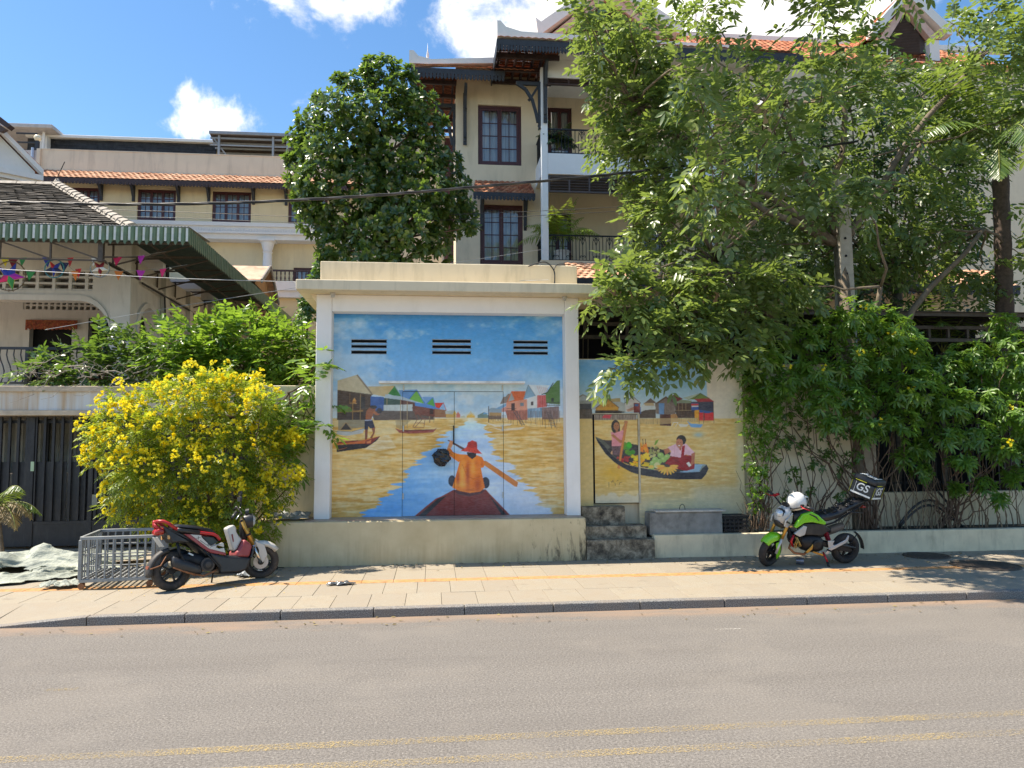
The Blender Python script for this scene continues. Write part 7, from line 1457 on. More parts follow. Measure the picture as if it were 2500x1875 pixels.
ap = at(2300, 1050, 15.4); ap.z = 1.0
palm('areca_palm', 'shaded feathery palm leaning over the fence below the tiled lean-to roof', ap, at(2300, 860, 15.4), .06, [((-1, -.5, 1.2), 1, 1.2, 0), ((.8, -.5, 1.0), 1, 1.2, 0), ((.2, -.8, 1.3), 1, 1.2, 0), ((-.5, -.7, .8), 1, 1.3, 0), ((1.2, -.2, .6), 1, 1.3, 0), ((-.2, -.3, 1.6), 1, 1, 0)], 1.9, .42, .03)
lp = at(8, 1340, 14.3); lp.z = GZ
palm('small_palm', 'small palm with green and dried fronds in front of the gate', lp, at(-6, 1235, 14.3), .03, [((.6, -.4, 1.1), .75, 1.7, 0), ((.9, -.3, .5), .7, 1.8, 1), ((.7, -.6, .2), .75, 1.6, 1), ((.2, -.8, .8), .8, 1.4, 0), ((-.6, -.4, .9), 1, 1.2, 0), ((1.0, -.1, .45), .7, 1.4, 0)], 1.2, .26, .022, (frond_mat, dry_mat))
# potted balcony plants
def potted(name, lab, x, y, z, h, fr, L, ll, lw, m, pot=(.6, .58, .55)):
    t = thing(name, lab, 'potted plant', (x, y, z)); MB().lathe([(.17, 0), (.22, .2), (.23, .36), (.25, .38), (.25, .42), (.2, .42)], 18, Matrix.Translation((x, y, z))).build('pot', plain('white_glazed_pot', pot, .35), t, smooth=True, auto=40)
    lv = Leaves(); b = MB()
    for d, k, dr in fr: frond(lv, b, (x+rnd.uniform(-.08, .08), y+rnd.uniform(-.08, .08), z+h), d, L*k, ll, lw, 22, dr, .009)
    lv.build('leaves', m, t, .25, .3); b.build('stalks', plain('frond_rib', (.22, .24, .06), .6), t, recalc=False); 
    c = MB()
    for k in range(6): c.tube([(x+rnd.uniform(-.1, .1), y, z+.4), (x+rnd.uniform(-.1, .1), y, z+h)], .014, 5)
    c.build('canes', plain('frond_rib', (.22, .24, .06), .6), t)
fr = [((rnd.uniform(-1, 1), rnd.uniform(-.8, .4), rnd.uniform(.6, 1.6)), rnd.uniform(.7, 1.1), rnd.uniform(1.0, 1.6)) for k in range(16)]
potted('potted_palm', 'bright potted palm on the lower balcony of the tan villa', at(1372, 620, BY0+.55).x, BY0+.55, bz(637), .75, fr, 1.35, .38, .03, leaf_mat('yellow_green_palm', (.10, .19, .02), (.24, .34, .03), (.45, .6, .05), .4, .35))  # palm leaflets in a lighter yellow-green
potted('potted_dracaena', 'dark bushy potted plant on the upper balcony of the tan villa', at(1362, 360, BY0+.45).x, BY0+.45, bz(376)-.25, .75, [((rnd.uniform(-1, 1), rnd.uniform(-.9, .5), rnd.uniform(.2, 1.4)), rnd.uniform(.6, 1.0), 1.5) for k in range(26)], .75, .22, .03, leaf_mat('dark_strap_leaf', (.015, .045, .012), (.045, .10, .022), (.12, .22, .03), .3, .25))
# ================================================================== two-wheelers
RUB = plain('tyre_rubber', (.028, .026, .025), .85, var=.25, vscale=20, dirt=(.13, .10, .08), dirt_amt=.6, dscale=6)
RUBD = plain('dusty_tyre', (.055, .045, .038), .9, var=.25, vscale=20, dirt=(.20, .14, .10), dirt_amt=.8, dscale=5)
BLKP = plain('black_plastic_panel', (.022, .023, .026), .42, var=.2, vscale=12, dirt=(.10, .09, .08), dirt_amt=.35, dscale=5, spec=.45)
BLKM = plain('black_engine', (.018, .018, .02), .5, metal=.3, var=.3, vscale=14)
SILV = plain('silver_paint', (.46, .47, .48), .35, metal=.35, var=.08, dirt=(.25, .23, .2), dirt_amt=.3)
GOLD = plain('gold_fork', (.45, .26, .06), .32, metal=.6, var=.15)
LIME = plain('lime_green_paint', (.17, .52, .012), .28, var=.06, spec=.5, coat=.5, dirt=(.16, .36, .06), dirt_amt=.25)
CHRM = plain('chrome', (.62, .62, .62), .2, metal=1.0, var=.1); REDA = plain('red_anodised', (.42, .02, .03), .3, metal=.4); REDP = plain('red_plastic', (.40, .014, .018), .35, var=.1, coat=.3)
RUST = plain('rusty_pipe', (.26, .11, .05), .75, var=.3, vscale=18); WHTP = plain('white_panel', (.52, .50, .46), .4, var=.06, dirt=(.45, .42, .38), dirt_amt=.35, dscale=6, coat=.2)
PINK = plain('sun_faded_red', (.30, .055, .06), .5, var=.12, vscale=8, dirt=(.42, .20, .19), dirt_amt=.55, dscale=5); TAIL = plain('tail_lamp_red', (.35, .015, .012), .15, spec=.7); LENS = plain('lamp_glass', (.50, .55, .60), .08, metal=.3, spec=.8); AMB = plain('amber_lens', (.6, .32, .12), .2)
def wheel(t, mat_, c, R, wd, tyre, rim, spokes=5, steer=0.0, disc=True):
    mt = mat_ @ Matrix.Translation(c) @ Matrix.Rotation(steer, 4, 'Z'); r = wd/2
    prof = [(math.cos(a)*r*1.0, math.sin(a)*r) for a in (2*math.pi*k/14 for k in range(14))]; prof = [(x*.95 if x > 0 else x*.75, y) for x, y in prof]
    w_ = MB().torus(R-r, r, 44, 14, mt, prof).build('wheel', tyre, t, smooth=True, recalc=False, local=True)
    b = MB(); n = 44; ri = R-wd*.86
    b.torus(ri, .02, n, 8, mt, [(math.cos(a)*.014, math.sin(a)*wd*.36) for a in (2*math.pi*k/8 for k in range(8))]); b.build('rim', rim, w_, smooth=True, recalc=False, local=True)
    b = MB()
    for k in range(spokes):
        a = 2*math.pi*k/spokes; d = Vector((math.cos(a), 0, math.sin(a))); p0 = mt @ (d*.03); p1 = mt @ (d*(ri-.005)); b.bar(p0, p1, .035, .02)
    b.lathe([(.045, -wd*.4), (.045, wd*.4)], 12, mt @ Matrix.Rotation(math.pi/2, 4, 'X')); b.build('spokes', rim, w_, local=True)
    if disc: MB().lathe([(.04, wd*.32), (.105, wd*.32), (.105, wd*.35), (.04, wd*.35)], 24, mt @ Matrix.Rotation(math.pi/2, 4, 'X')).build('brake_disc', SILV, w_, local=True)
    return w_
def panel(t, name, m, prof, y0, y1, bev=.012, mt=None, taper=None, sub=0):
    b = MB().prism(prof, 'y', y0, y1)
    if mt is not None: b.xform(mt)
    return b.build(name, m, t, bevel=bev, local=True, seg=3, smooth=True, auto=50)
def lofty(t, name, m, secs, mt=None, n=12, sq=2.6):
    """superellipse sections: (x, zc, half_w, half_h)"""
    L = []
    for (x, zc, hw_, hh) in secs:
        ring = []
        for k in range(n):
            a = 2*math.pi*k/n; c, s = math.cos(a), math.sin(a); ring.append(Vector((x, hw_*math.copysign(abs(c)**(2/sq), c), zc+hh*math.copysign(abs(s)**(2/sq), s))))
        L.append([mt @ q if mt is not None else q for q in ring])
    return MB().loft(L).build(name, m, t, smooth=True, local=True, auto=50)
def tubep(t, name, m, pts, r, n=8): return MB().tube(pts, r, n).build(name, m, t, smooth=True, local=True)
def letters(t, name, txt, m, size, mt, ext=.003, shear=0.0):
    cu = bpy.data.curves.new(name, 'FONT'); cu.body = txt; cu.size = size; cu.extrude = ext; cu.align_x = 'CENTER'; cu.align_y = 'CENTER'; cu.shear = shear; cu.offset = size*.012
    o = bpy.data.objects.new(name, cu); col.objects.link(o); dg = bpy.context.evaluated_depsgraph_get(); me = bpy.data.meshes.new_from_object(o.evaluated_get(dg)); bpy.data.objects.remove(o)
    me.transform(mt); me.materials.clear(); me.materials.append(m); q = bpy.data.objects.new(name, me); col.objects.link(q); q.parent = t; return q
# ------------------------------------------------------------------ lime green motorbike (x forward, y left, z up)
mb = thing('motorbike', 'small lime green and black motorbike with top box parked on the pavement', 'motorbike', (6.60, 11.76, GZ-.004), math.pi+R_(6.5)); mb.rotation_euler = (R_(-7.5), 0, math.pi+R_(6.5))
mb.rotation_euler = (Matrix.Rotation(math.pi+R_(6.5), 3, 'Z') @ Matrix.Rotation(R_(-8), 3, 'X')).to_euler()
I4 = Matrix(); WB = 1.33; ST = R_(24)
wheel(mb, I4, (0, 0, .25), .25, .135, RUB, BLKM, 5)
piv = Vector((1.13, 0, .78)); rake = Vector((.40, 0, -1)).normalized()
SM = Matrix.Translation(piv) @ Matrix.Rotation(ST, 4, Vector((-.37, 0, .93))) @ Matrix.Translation(-piv)      # everything that steers
wheel(mb, SM, (WB, 0, .25), .25, .115, RUB, BLKM, 5)
for s in (-1, 1):
    a = Vector((1.085, s*.105, .86)); c = Vector((WB, s*.105, .25)); m1 = a.lerp(c, .62)
    tubep(mb, 'fork_tube', GOLD, [SM @ a, SM @ m1], .027, 10); tubep(mb, 'fork_slider', SILV, [SM @ m1, SM @ c], .021, 10)
fd = []
for i in range(9):
    an = R_(-40+i*11); r = .275; x = WB+math.sin(an)*-r*1; z = .25+math.cos(an)*r; wv = .085-.02*abs(i-4)/4
    ring = [(x+math.sin(an)*dx*-1, y, z+math.cos(an)*dx) for (y, dx) in ((-wv, -.07), (-wv*.97, 0), (-wv*.6, .03), (0, .04), (wv*.6, .03), (wv*.97, 0), (wv, -.07), (wv*.9, -.06), (0, .025), (-wv*.9, -.06))]
    fd.append([SM @ Vector((2*WB-q[0], q[1], q[2])) for q in ring])
MB().loft(fd).build('front_fender', LIME, mb, smooth=True, local=True, auto=60)
panel(mb, 'fork_guard', LIME, [(WB+.02, .42), (WB-.1, .44), (WB-.13, .2), (WB-.06, .14)], .088, .10, .004, SM)
# headlight cowl
cw = [(1.06, .80, .05, .08), (1.12, .83, .10, .12), (1.19, .83, .105, .13), (1.26, .80, .085, .12), (1.305, .76, .05, .08)]
zc_ = [(.97, .06, 1.17, 1.06), (.93, .10, 1.22, 1.05), (.87, .13, 1.265, 1.04), (.79, .115, 1.29, 1.06), (.71, .07, 1.275, 1.12), (.65, .025, 1.245, 1.17)]
MB().loft([[SM @ Vector(((xf+xb)/2+(xf-xb)/2*math.copysign(abs(math.cos(a))**.8, math.cos(a)), hw_*math.copysign(abs(math.sin(a))**.8, math.sin(a)), z+(.05*(math.cos(a)-.5) if z < .9 else 0))) for a in (2*math.pi*k/16 for k in range(16))] for z, hw_, xf, xb in zc_]).build('headlight_cowl', SILV, mb, smooth=True, local=True, auto=50); lofty(mb, 'headlight_surround', BLKP, [(1.20, .885, .088, .06), (1.262, .865, .078, .05)], SM); lofty(mb, 'headlight', LENS, [(1.255, .875, .070, .055), (1.285, .865, .060, .045), (1.30, .86, .03, .025)], SM)
lofty(mb, 'cowl_beak', BLKP, [(1.17, .66, .07, .05), (1.24, .69, .085, .045), (1.29, .73, .05, .03)], SM)
for s in (-1, 1): panel(mb, 'cowl_wing', SILV, [(1.10, .90), (1.25, .80), (1.26, .70), (1.18, .66), (1.08, .74)], s*.115, s*.135, .006, SM); panel(mb, 'cowl_slot', BLKP, [(1.24, .76), (1.13, .72), (1.14, .745), (1.23, .79)], s*.1355, s*.139, .001, SM)
# frame, tank, shrouds, seat
tubep(mb, 'main_frame', BLKM, [(1.10, 0, .80), (.85, 0, .66), (.55, 0, .56), (.30, 0, .55)], .045, 10); tubep(mb, 'down_tube', BLKM, [(1.08, 0, .72), (.98, 0, .46), (.86, 0, .32)], .03, 8)
for s in (-1, 1): tubep(mb, 'seat_rail', BLKM, [(.62, s*.09, .62), (.30, s*.10, .70), (-.08, s*.09, .90), (-.22, s*.07, .98)], .016, 8)
lofty(mb, 'tank', BLKP, [(1.0, .78, .09, .08), (.88, .80, .12, .11), (.72, .79, .13, .12), (.60, .75, .11, .09)])
for s in (-1, 1):
    panel(mb, 'tank_shroud', LIME, [(1.03, .66), (.98, .75), (.90, .86), (.74, .90), (.62, .84), (.47, .72), (.49, .68), (.72, .73), (.86, .72), (.99, .64)], s*.105, s*.165, .018)
    panel(mb, 'shroud_recess', BLKP, [(.78, .87), (.66, .82), (.60, .75), (.62, .75), (.68, .805), (.79, .855)], s*.1652, s*.168, .001)
    panel(mb, 'side_cover', SILV, [(1.02, .55), (.86, .68), (.80, .66), (.83, .53), (.92, .50)], s*.11, s*.15, .01)
    panel(mb, 'frame_cover', BLKP, [(.86, .70), (.50, .69), (.36, .60), (.50, .50), (.80, .52)], s*.06, s*.12, .015)
lofty(mb, 'seat', plain('black_vinyl_seat', (.014, .014, .016), .35, var=.2, spec=.5), [(.64, .78, .08, .05), (.54, .77, .13, .07), (.38, .79, .14, .075), (.20, .84, .14, .08), (.05, .92, .13, .07), (-.10, .98, .12, .065), (-.24, 1.02, .09, .045)])
b = MB(); rs = random.Random(4)
for k in range(42):
    x = rs.uniform(-.2, .5); zc = np.interp(x, [-.24, -.1, .05, .2, .38, .54], [1.06, 1.045, .985, .92, .865, .84]); y = rs.uniform(-.11, .11); r = rs.uniform(.02, .035); b.lathe([(.001, -r*.3), (r, -r*.2), (r*.75, r*.35), (.001, r*.5)], 8, Matrix.Translation((x, y, zc-.002)))
o = b.build('seat_net_cover', plain('black_vinyl_seat', (.014, .014, .016), .35), mb, smooth=True, local=True); o['kind'] = 'stuff'
tubep(mb, 'seat_strap', BLKP, [(.1, .135, .88), (-.05, .14, .86), (-.22, .10, .84)], .008)
# engine
lofty(mb, 'crankcase', BLKM, [(.46, .34, .10, .10), (.54, .36, .14, .14), (.68, .37, .15, .15), (.80, .38, .13, .12), (.86, .40, .08, .07)]); lofty(mb, 'cylinder', BLKM, [(.80, .43, .075, .07), (.90, .45, .08, .085), (1.0, .47, .07, .07), (1.03, .47, .04, .04)])
for k in range(6): lofty(mb, 'cooling_fin', BLKM, [(.84+k*.028, .44+k*.004, .095, .095), (.848+k*.028, .44+k*.004, .095, .095)])
MB().lathe([(.075, 0), (.075, .02), (.05, .03), (.001, .03)], 18, Matrix.Translation((.62, .152, .37)) @ Matrix.Rotation(-math.pi/2, 4, 'X')).build('crankcase_cover', BLKM, mb, local=True)
panel(mb, 'engine_guard', GOLD, [(.74, .33), (.68, .40), (.70, .30), (.78, .24), (.82, .26)], .14, .165, .006); panel(mb, 'skid_plate', GOLD, [(.46, .20), (.66, .26), (.66, .235), (.48, .17)], .08, .13, .004)
for s in (.12, .16): tubep(mb, 'crash_bar', GOLD, [(.98, s, .50), (.90, s, .36), (1.0, s, .33), (.96, s, .46)], .009, 6)
tubep(mb, 'radiator_hose', REDA, [(1.0, .10, .52), (1.04, .1, .42), (1.0, .09, .34)], .02, 8)
tubep(mb, 'exhaust_pipe', RUST, [(.98, .02, .40), (1.03, .04, .30), (.96, .08, .23), (.80, .09, .205), (.60, -.08, .22), (.40, -.12, .34)], .02, 8)
lofty(mb, 'muffler', plain('dusty_muffler', (.15, .125, .11), .6, metal=.3, var=.2), [(.46, .44, .04, .04), (.40, .46, .06, .065), (.12, .54, .065, .07), (-.02, .575, .055, .06)], Matrix.Translation((0, -.13, 0)))
# swingarm, shock, peg bracket, mudguard
for s in (-1, 1): panel(mb, 'swingarm', BLKM, [(.50, .40), (.30, .36), (-.03, .285), (-.06, .23), (.0, .21), (.34, .29), (.52, .33)], s*.085, s*.11, .006)
tubep(mb, 'chain_guard', BLKP, [(.40, .115, .36), (.1, .118, .33), (-.1, .116, .28)], .02); MB().torus(.09, .006, 26, 6, Matrix.Translation((0, .10, .25))).build('sprocket', BLKM, mb, local=True)
tubep(mb, 'shock_absorber', BLKM, [(.30, 0, .36), (.40, 0, .60)], .022)
b = MB(); [b.torus(.038, .008, 14, 6, Matrix.Translation((.315+.008*k*1.3, 0, .40+.024*k)) @ Matrix.Rotation(math.pi/2, 4, 'X')) for k in range(8)]; b.build('shock_spring', REDA, mb, local=True)
panel(mb, 'peg_bracket', SILV, [(.46, .22), (.40, .30), (.30, .34), (.10, .43), (.06, .50), (.045, .49), (.06, .41), (.09, .38), (.30, .285), (.36, .26), (.42, .20)], .13, .15, .006); panel(mb, 'heel_plate', SILV, [(.40, .30), (.42, .42), (.30, .42), (.33, .36), (.28, .33)], .13, .145, .006)
tubep(mb, 'foot_peg', BLKM, [(.42, .14, .28), (.42, .24, .28)], .014); tubep(mb, 'gear_lever', SILV, [(.44, .15, .27), (.60, .17, .25), (.60, .22, .26)], .008)
b = MB(); R0 = .29
sec = []
for i in range(7):
    an = R_(38+i*9); x, z = -math.sin(an)*R0, .25+math.cos(an)*R0; wv = .065*(1-.05*i); sec.append([Vector((x, -wv, z)), Vector((x, 0, z+.018)), Vector((x, wv, z)), Vector((x+.006, 0, z+.004))])
MB().loft([[q+Vector((-.03*i/6, 0, .02-.03*i/6)) for q in s] for i, s in enumerate(sec)]).build('rear_mudguard', BLKP, mb, smooth=True, local=True); tubep(mb, 'mudguard_stay', BLKM, [(.02, .09, .28), (-.16, .06, .49)], .008)
tubep(mb, 'side_stand', REDA, [(.47, .10, .24), (.45, .20, .10)], .014); tubep(mb, 'stand_foot', BLKM, [(.45, .20, .10), (.44, .235, .022)], .02)
lofty(mb, 'tail_lamp', TAIL, [(-.24, .93, .06, .025), (-.30, .92, .05, .02)])
# handlebar
hb_ = [(1.04, -.40, 1.06), (1.07, -.28, 1.05), (1.09, -.12, .96), (1.09, 0, .94), (1.09, .12, .96), (1.07, .28, 1.05), (1.04, .40, 1.06)]
tubep(mb, 'handlebar', BLKM, [SM @ Vector(q) for q in hb_], .012)
for s in (-1, 1):
    tubep(mb, 'grip', BLKP, [SM @ Vector((1.06, s*.29, 1.053)), SM @ Vector((1.035, s*.42, 1.06))], .019); tubep(mb, 'lever', REDA, [SM @ Vector((1.09, s*.24, 1.05)), SM @ Vector((1.13, s*.30, 1.045)), SM @ Vector((1.10, s*.41, 1.04))], .008, 6)
    lofty(mb, 'switch_housing', REDA if s < 0 else BLKM, [(1.05, 1.055, .025, .022), (1.09, 1.055, .025, .022)], SM @ Matrix.Translation((0, s*.25, 0)))
    lofty(mb, 'turn_signal', AMB, [(1.14, .70, .02, .015), (1.17, .70, .015, .012)], SM @ Matrix.Translation((0, s*.17, 0)))
lofty(mb, 'instrument', BLKM, [(1.10, 1.0, .06, .03), (1.15, .99, .055, .025)], SM); lofty(mb, 'reservoir', REDA, [(1.06, 1.09, .022, .02), (1.10, 1.09, .022, .02)], SM @ Matrix.Translation((0, -.20, 0)))
# top box with lettering
bx = Matrix.Translation((-.33, .03, 1.25)) @ Matrix.Rotation(R_(-9), 4, 'X') @ Matrix.Rotation(R_(-12), 4, 'Y') @ Matrix.Scale(.9, 4) @ Matrix.Rotation(R_(28), 4, 'Z'); wl_ = plain('white_lettering', (.78, .78, .76), .5); ylp = plain('yellow_stripe', (.62, .58, .05), .5)
tubep(mb, 'box_rack', BLKM, [(.02, .06, .93), (-.15, .07, 1.0), (-.40, .08, 1.06)], .012); tubep(mb, 'box_rack', BLKM, [(.02, -.06, .93), (-.15, -.07, 1.0), (-.40, -.08, 1.06)], .012)
tb2 = MB().box(-.21, .21, -.21, .21, -.185, .07).xform(bx).build('top_box', BLKP, mb, bevel=.03, local=True, seg=3); ld = MB().box(-.215, .215, -.215, .215, .075, .19).xform(bx).build('lid', BLKP, tb2, bevel=.04, local=True, seg=3)
tm = lambda ang, z, off, s=0: bx @ Matrix.Rotation(ang, 4, 'Z') @ Matrix.Translation((0, -off, z)) @ Matrix.Rotation(math.pi/2, 4, 'X')
for ang in (math.pi, -math.pi/2, math.pi/2, 0): letters(tb2, 'lettering', 'GS', wl_, .19, tm(ang, -.02, .2115), .002, .15)
letters(tb2, 'lettering', 'GS', wl_, .22, bx @ Matrix.Translation((0, 0, .1915)) @ Matrix.Rotation(math.pi+R_(70), 4, 'Z'), .002, .15)
for ang in (math.pi, -math.pi/2, math.pi/2, 0):
    q = bx @ Matrix.Rotation(ang, 4, 'Z'); MB().box(-.18, .18, -.214, -.211, -.155, -.125).xform(q).build('reflective_strip', wl_, tb2, local=True); MB().box(-.15, .05, -.2185, -.2155, .085, .098).xform(q).build('reflective_strip', ylp, tb2, local=True)
    for x in (-.205, -.13): MB().box(x, x+.006, -.2145, -.2115, -.16, .06).xform(q).build('corner_stripe', ylp if x < -.2 else wl_, tb2, local=True)
for y in (-.13, .13): MB().box(-.16, .16, y-.010, y+.010, .1905, .193).xform(bx).build('reflective_strip', wl_, tb2, local=True)
# helmet hung on the bars
hp = mb.matrix_basis if False else None
WMb = WM(mb); hc = WMb @ Vector((.93, .03, 1.03))
hm = thing('helmet', 'scratched white helmet with a small spike resting on the motorbike tank', 'helmet', hc)
b = MB(); n = 20; m = 12; hM = Matrix.Rotation(R_(200), 4, 'Z') @ Matrix.Rotation(R_(14), 4, 'Y')
for i in range(m+1):
    ph = math.pi*.74*i/m
    for k in range(n): a = 2*math.pi*k/n; r = .135*math.sin(ph)+.0001; q = Vector((r*1.12*math.cos(a), r*math.sin(a), .145*math.cos(ph))); b.v.append(tuple(hM @ q))
for i in range(m):
    for k in range(n):
        a = 2*math.pi*(k+.5)/n; ph = math.pi*.74*(i+.5)/m
        if math.cos(a) < -.55 and .40 < ph/math.pi < .66: continue
        b.f.append((i*n+k, i*n+(k+1) % n, (i+1)*n+(k+1) % n, (i+1)*n+k)); b.m.append(0)
o = b.build('shell', plain('scratched_white', (.68, .67, .64), .35, var=.1, vscale=14, dirt=(.3, .3, .29), dirt_amt=.7, dscale=9), hm, smooth=True, recalc=False, local=True); so = o.modifiers.new('t', 'SOLIDIFY'); so.thickness = .012
MB().lathe([(.001, -.10), (.10, -.08), (.118, 0), (.10, .09), (.001, .12)], 16, hM).build('lining', darkm, hm, smooth=True, local=True); MB().lathe([(.022, .138), (.012, .16), (.001, .20)], 8, hM @ Matrix.Translation((.02, 0, 0))).build('spike', WHTP, hm, local=True)
b = MB(); pk_ = [[Vector((-.135*math.cos(a)*1.1, .135*math.sin(a), .055)), Vector((-.20*math.cos(a)*1.05, .15*math.sin(a), .035))] for a in (R_(-50+10*i) for i in range(11))]
for i in range(10): b.add([hM @ q for q in (pk_[i][0], pk_[i][1], pk_[i+1][1], pk_[i+1][0])], [(0, 1, 2, 3)])
o = b.build('peak', plain('scratched_white', (.68, .67, .64), .35), hm, recalc=False, local=True, smooth=True); o.modifiers.new('t', 'SOLIDIFY').thickness = .006
# ------------------------------------------------------------------ red and white scooter
sc = thing('scooter', 'dusty red, white and black scooter parked beside the yellow shrub', 'scooter', (-3.50, 10.83, GZ-.004)); hd_ = math.atan2(.74, .99)
sc.rotation_euler = (Matrix.Rotation(hd_, 3, 'Z') @ Matrix.Rotation(R_(-7), 3, 'X')).to_euler()
X = lambda cx: (cx-420)/1153.; Zs = lambda cx, cy: (1350-185*(cx-420)/1430.-cy)/1090.
P2 = lambda *pts: [(X(a), Zs(a, c)) for a, c in pts]
wheel(sc, I4, (0, 0, .262), .262, .13, RUBD, BLKM, 5, 0, False)
sp_ = Vector((1.02, 0, .85)); SS = Matrix.Translation(sp_) @ Matrix.Rotation(R_(-26), 4, Vector((-.4, 0, .92))) @ Matrix.Translation(-sp_)
wheel(sc, SS, (1.27, 0, .255), .255, .115, RUBD, BLKM, 5)
for s in (-1, 1):
    a, c = Vector((1.0, s*.10, .90)), Vector((1.27, s*.10, .255)); mm = a.lerp(c, .58); tubep(sc, 'fork_tube', GOLD, [SS @ a, SS @ mm], .028, 10); tubep(sc, 'fork_slider', CHRM, [SS @ mm, SS @ c], .022, 10); tubep(sc, 'fork_clamp', BLKM, [SS @ Vector((1.0, s*.13, .88)), SS @ Vector((1.0, 0, .9))], .02)
    tubep(sc, 'fork_ring', BLKM, [SS @ a.lerp(c, .33), SS @ a.lerp(c, .37)], .036, 10)
fd = []
for i in range(8):
    an = R_(-50+i*15); r = .285; wv = .072; ring = [(1.27+math.sin(an)*(r+dx), y, .255+math.cos(an)*(r+dx)) for (y, dx) in ((-wv, -.05), (-wv*.9, .005), (0, .022), (wv*.9, .005), (wv, -.05), (0, .006))]; fd.append([SS @ Vector(q) for q in ring])
MB().loft(fd).build('front_fender', WHTP, sc, smooth=True, local=True)
for s in (-1, 1): panel(sc, 'fender_arm', WHTP, [(1.18, .58), (1.32, .50), (1.36, .36), (1.30, .25), (1.25, .30), (1.24, .44)], s*.075, s*.09, .006, SS)
# front shield
lofty(sc, 'steering_column', BLKM, [(.98, .74, .05, .14), (1.03, .72, .05, .18), (1.06, .70, .045, .14)])
for s in (-1, 1):
    panel(sc, 'front_shield', WHTP, P2((1285, 390), (1400, 332), (1450, 380), (1445, 440), (1490, 510), (1540, 552), (1440, 722), (1385, 742), (1340, 580), (1300, 450)), -.078, .078, .025) if s < 0 else None
    panel(sc, 'leg_shield', PINK, P2((1543, 552), (1620, 595), (1682, 655), (1620, 830), (1400, 832), (1400, 745), (1442, 724)), -.145, .145, .03) if s < 0 else None; panel(sc, 'shield_edge', BLKP, P2((1684, 655), (1715, 665), (1650, 850), (1625, 832)), s*.05, s*.165, .008)
    panel(sc, 'shield_badge', plain('dark_red_badge', (.20, .03, .03), .4), P2((1350, 490), (1375, 480), (1395, 590), (1375, 610)), s*.0782, s*.083, .004)
panel(sc, 'inner_shield', BLKP, P2((1330, 420), (1430, 400), (1560, 600), (1560, 830), (1420, 832)), -.058, .058, .01)
panel(sc, 'floorboard', BLKP, P2((960, 785), (1210, 822), (1640, 836), (1590, 960), (1540, 1040), (1390, 1075), (1115, 1085), (1120, 990), (1000, 860)), -.17, .17, .03)
panel(sc, 'belly_pan', plain('dusty_black_panel', (.05, .045, .042), .6, var=.25, dirt=(.2, .13, .09), dirt_amt=.6), P2((1120, 1086), (1390, 1076), (1500, 1052), (1440, 1085), (1130, 1105)), -.15, .15, .01)
panel(sc, 'floor_mat', plain('grey_rubber_mat', (.09, .09, .09), .8), P2((1215, 812), (1420, 822), (1420, 832), (1215, 822)), -.15, .15, .003)
# rear body
panel(sc, 'tail_body', BLKP, P2((270, 420), (330, 440), (560, 520), (900, 745), (1000, 800), (900, 820), (700, 650), (520, 640), (400, 660), (330, 560)), -.14, .14, .02)
for s in (-1, 1):
    panel(sc, 'side_stripe', PINK, P2((560, 520), (655, 522), (945, 722), (1212, 775), (1222, 815), (985, 782), (900, 745)), s*.13, s*.162, .008); panel(sc, 'side_panel', WHTP, P2((655, 522), (830, 524), (840, 560), (985, 690), (945, 722)), s*.13, s*.160, .008)
    panel(sc, 'panel_brace', WHTP, P2((945, 722), (985, 690), (1160, 622), (1188, 632), (1192, 690), (1080, 668), (1060, 700), (1110, 718), (1192, 700), (1215, 778)), s*.13, s*.158, .006)
    panel(sc, 'battery_cover', plain('dark_teal_cover', (.03, .045, .045), .4), P2((840, 535), (1040, 545), (1110, 620), (985, 680)), s*.09, s*.12, .01)
    lm = Matrix.Translation((X(810), s*.161, Zs(810, 590))) @ Matrix.Rotation(math.pi/2 if s < 0 else -math.pi/2, 4, 'X')
    if s < 0: letters(sc, 'lettering', 'X', BLKP, .055, Matrix.Translation((X(775), -.1605, Zs(775, 570))) @ Matrix.Rotation(math.pi/2, 4, 'X') @ Matrix.Rotation(R_(-30), 4, 'Z'), .001, .3)
    if s < 0:
        for k in range(9): panel(sc, 'decal_bar', BLKP, P2((812+k*16, 602+k*9.5), (820+k*16, 606+k*9.5), (814+k*16, 618+k*9.5), (806+k*16, 613+k*9.5)), -.1605, -.1615, 0)
        for k in range(3): panel(sc, 'decal_bar', BLKP, P2((925+k*16, 668+k*5), (936+k*16, 650+k*5), (942+k*16, 655+k*5), (931+k*16, 673+k*5)), -.1605, -.1615, 0)
lofty(sc, 'seat', plain('black_vinyl_seat', (.014, .014, .016), .35), [(X(430), Zs(430, 425), .10, .03), (X(500), Zs(500, 420), .14, .045), (X(760), Zs(760, 430), .15, .05), (X(1000), Zs(1000, 460), .13, .05), (X(1080), Zs(1080, 500), .10, .05), (X(1150), Zs(1150, 570), .06, .04)])
for s in (-1, 1):
    tubep(sc, 'seat_bar', REDP, [(X(a), s*.165, Zs(a, c)) for a, c in ((445, 455), (520, 470), (830, 492), (1010, 505), (1075, 530), (1125, 585))], .021, 10); tubep(sc, 'bar_sleeve', BLKP, [(X(a), s*.165, Zs(a, c)) for a, c in ((455, 462), (520, 474), (800, 490))], .026, 10)
    tubep(sc, 'grab_bar', REDP, [(X(a), s*w_, Zs(a, c)) for a, c, w_ in ((445, 455, .165), (340, 385, .15), (270, 350, .12), (200, 352, .06), (180, 375, .0))], .022, 10); tubep(sc, 'grab_stay', REDP, [(X(180), 0, Zs(180, 375)), (X(190), s*.04, Zs(190, 420)), (X(240), s*.06, Zs(240, 470))], .022, 8)
    lofty(sc, 'turn_signal', AMB, [(X(330), Zs(330, 580), .02, .028), (X(355), Zs(355, 582), .018, .026)], Matrix.Translation((0, s*.13, 0)))
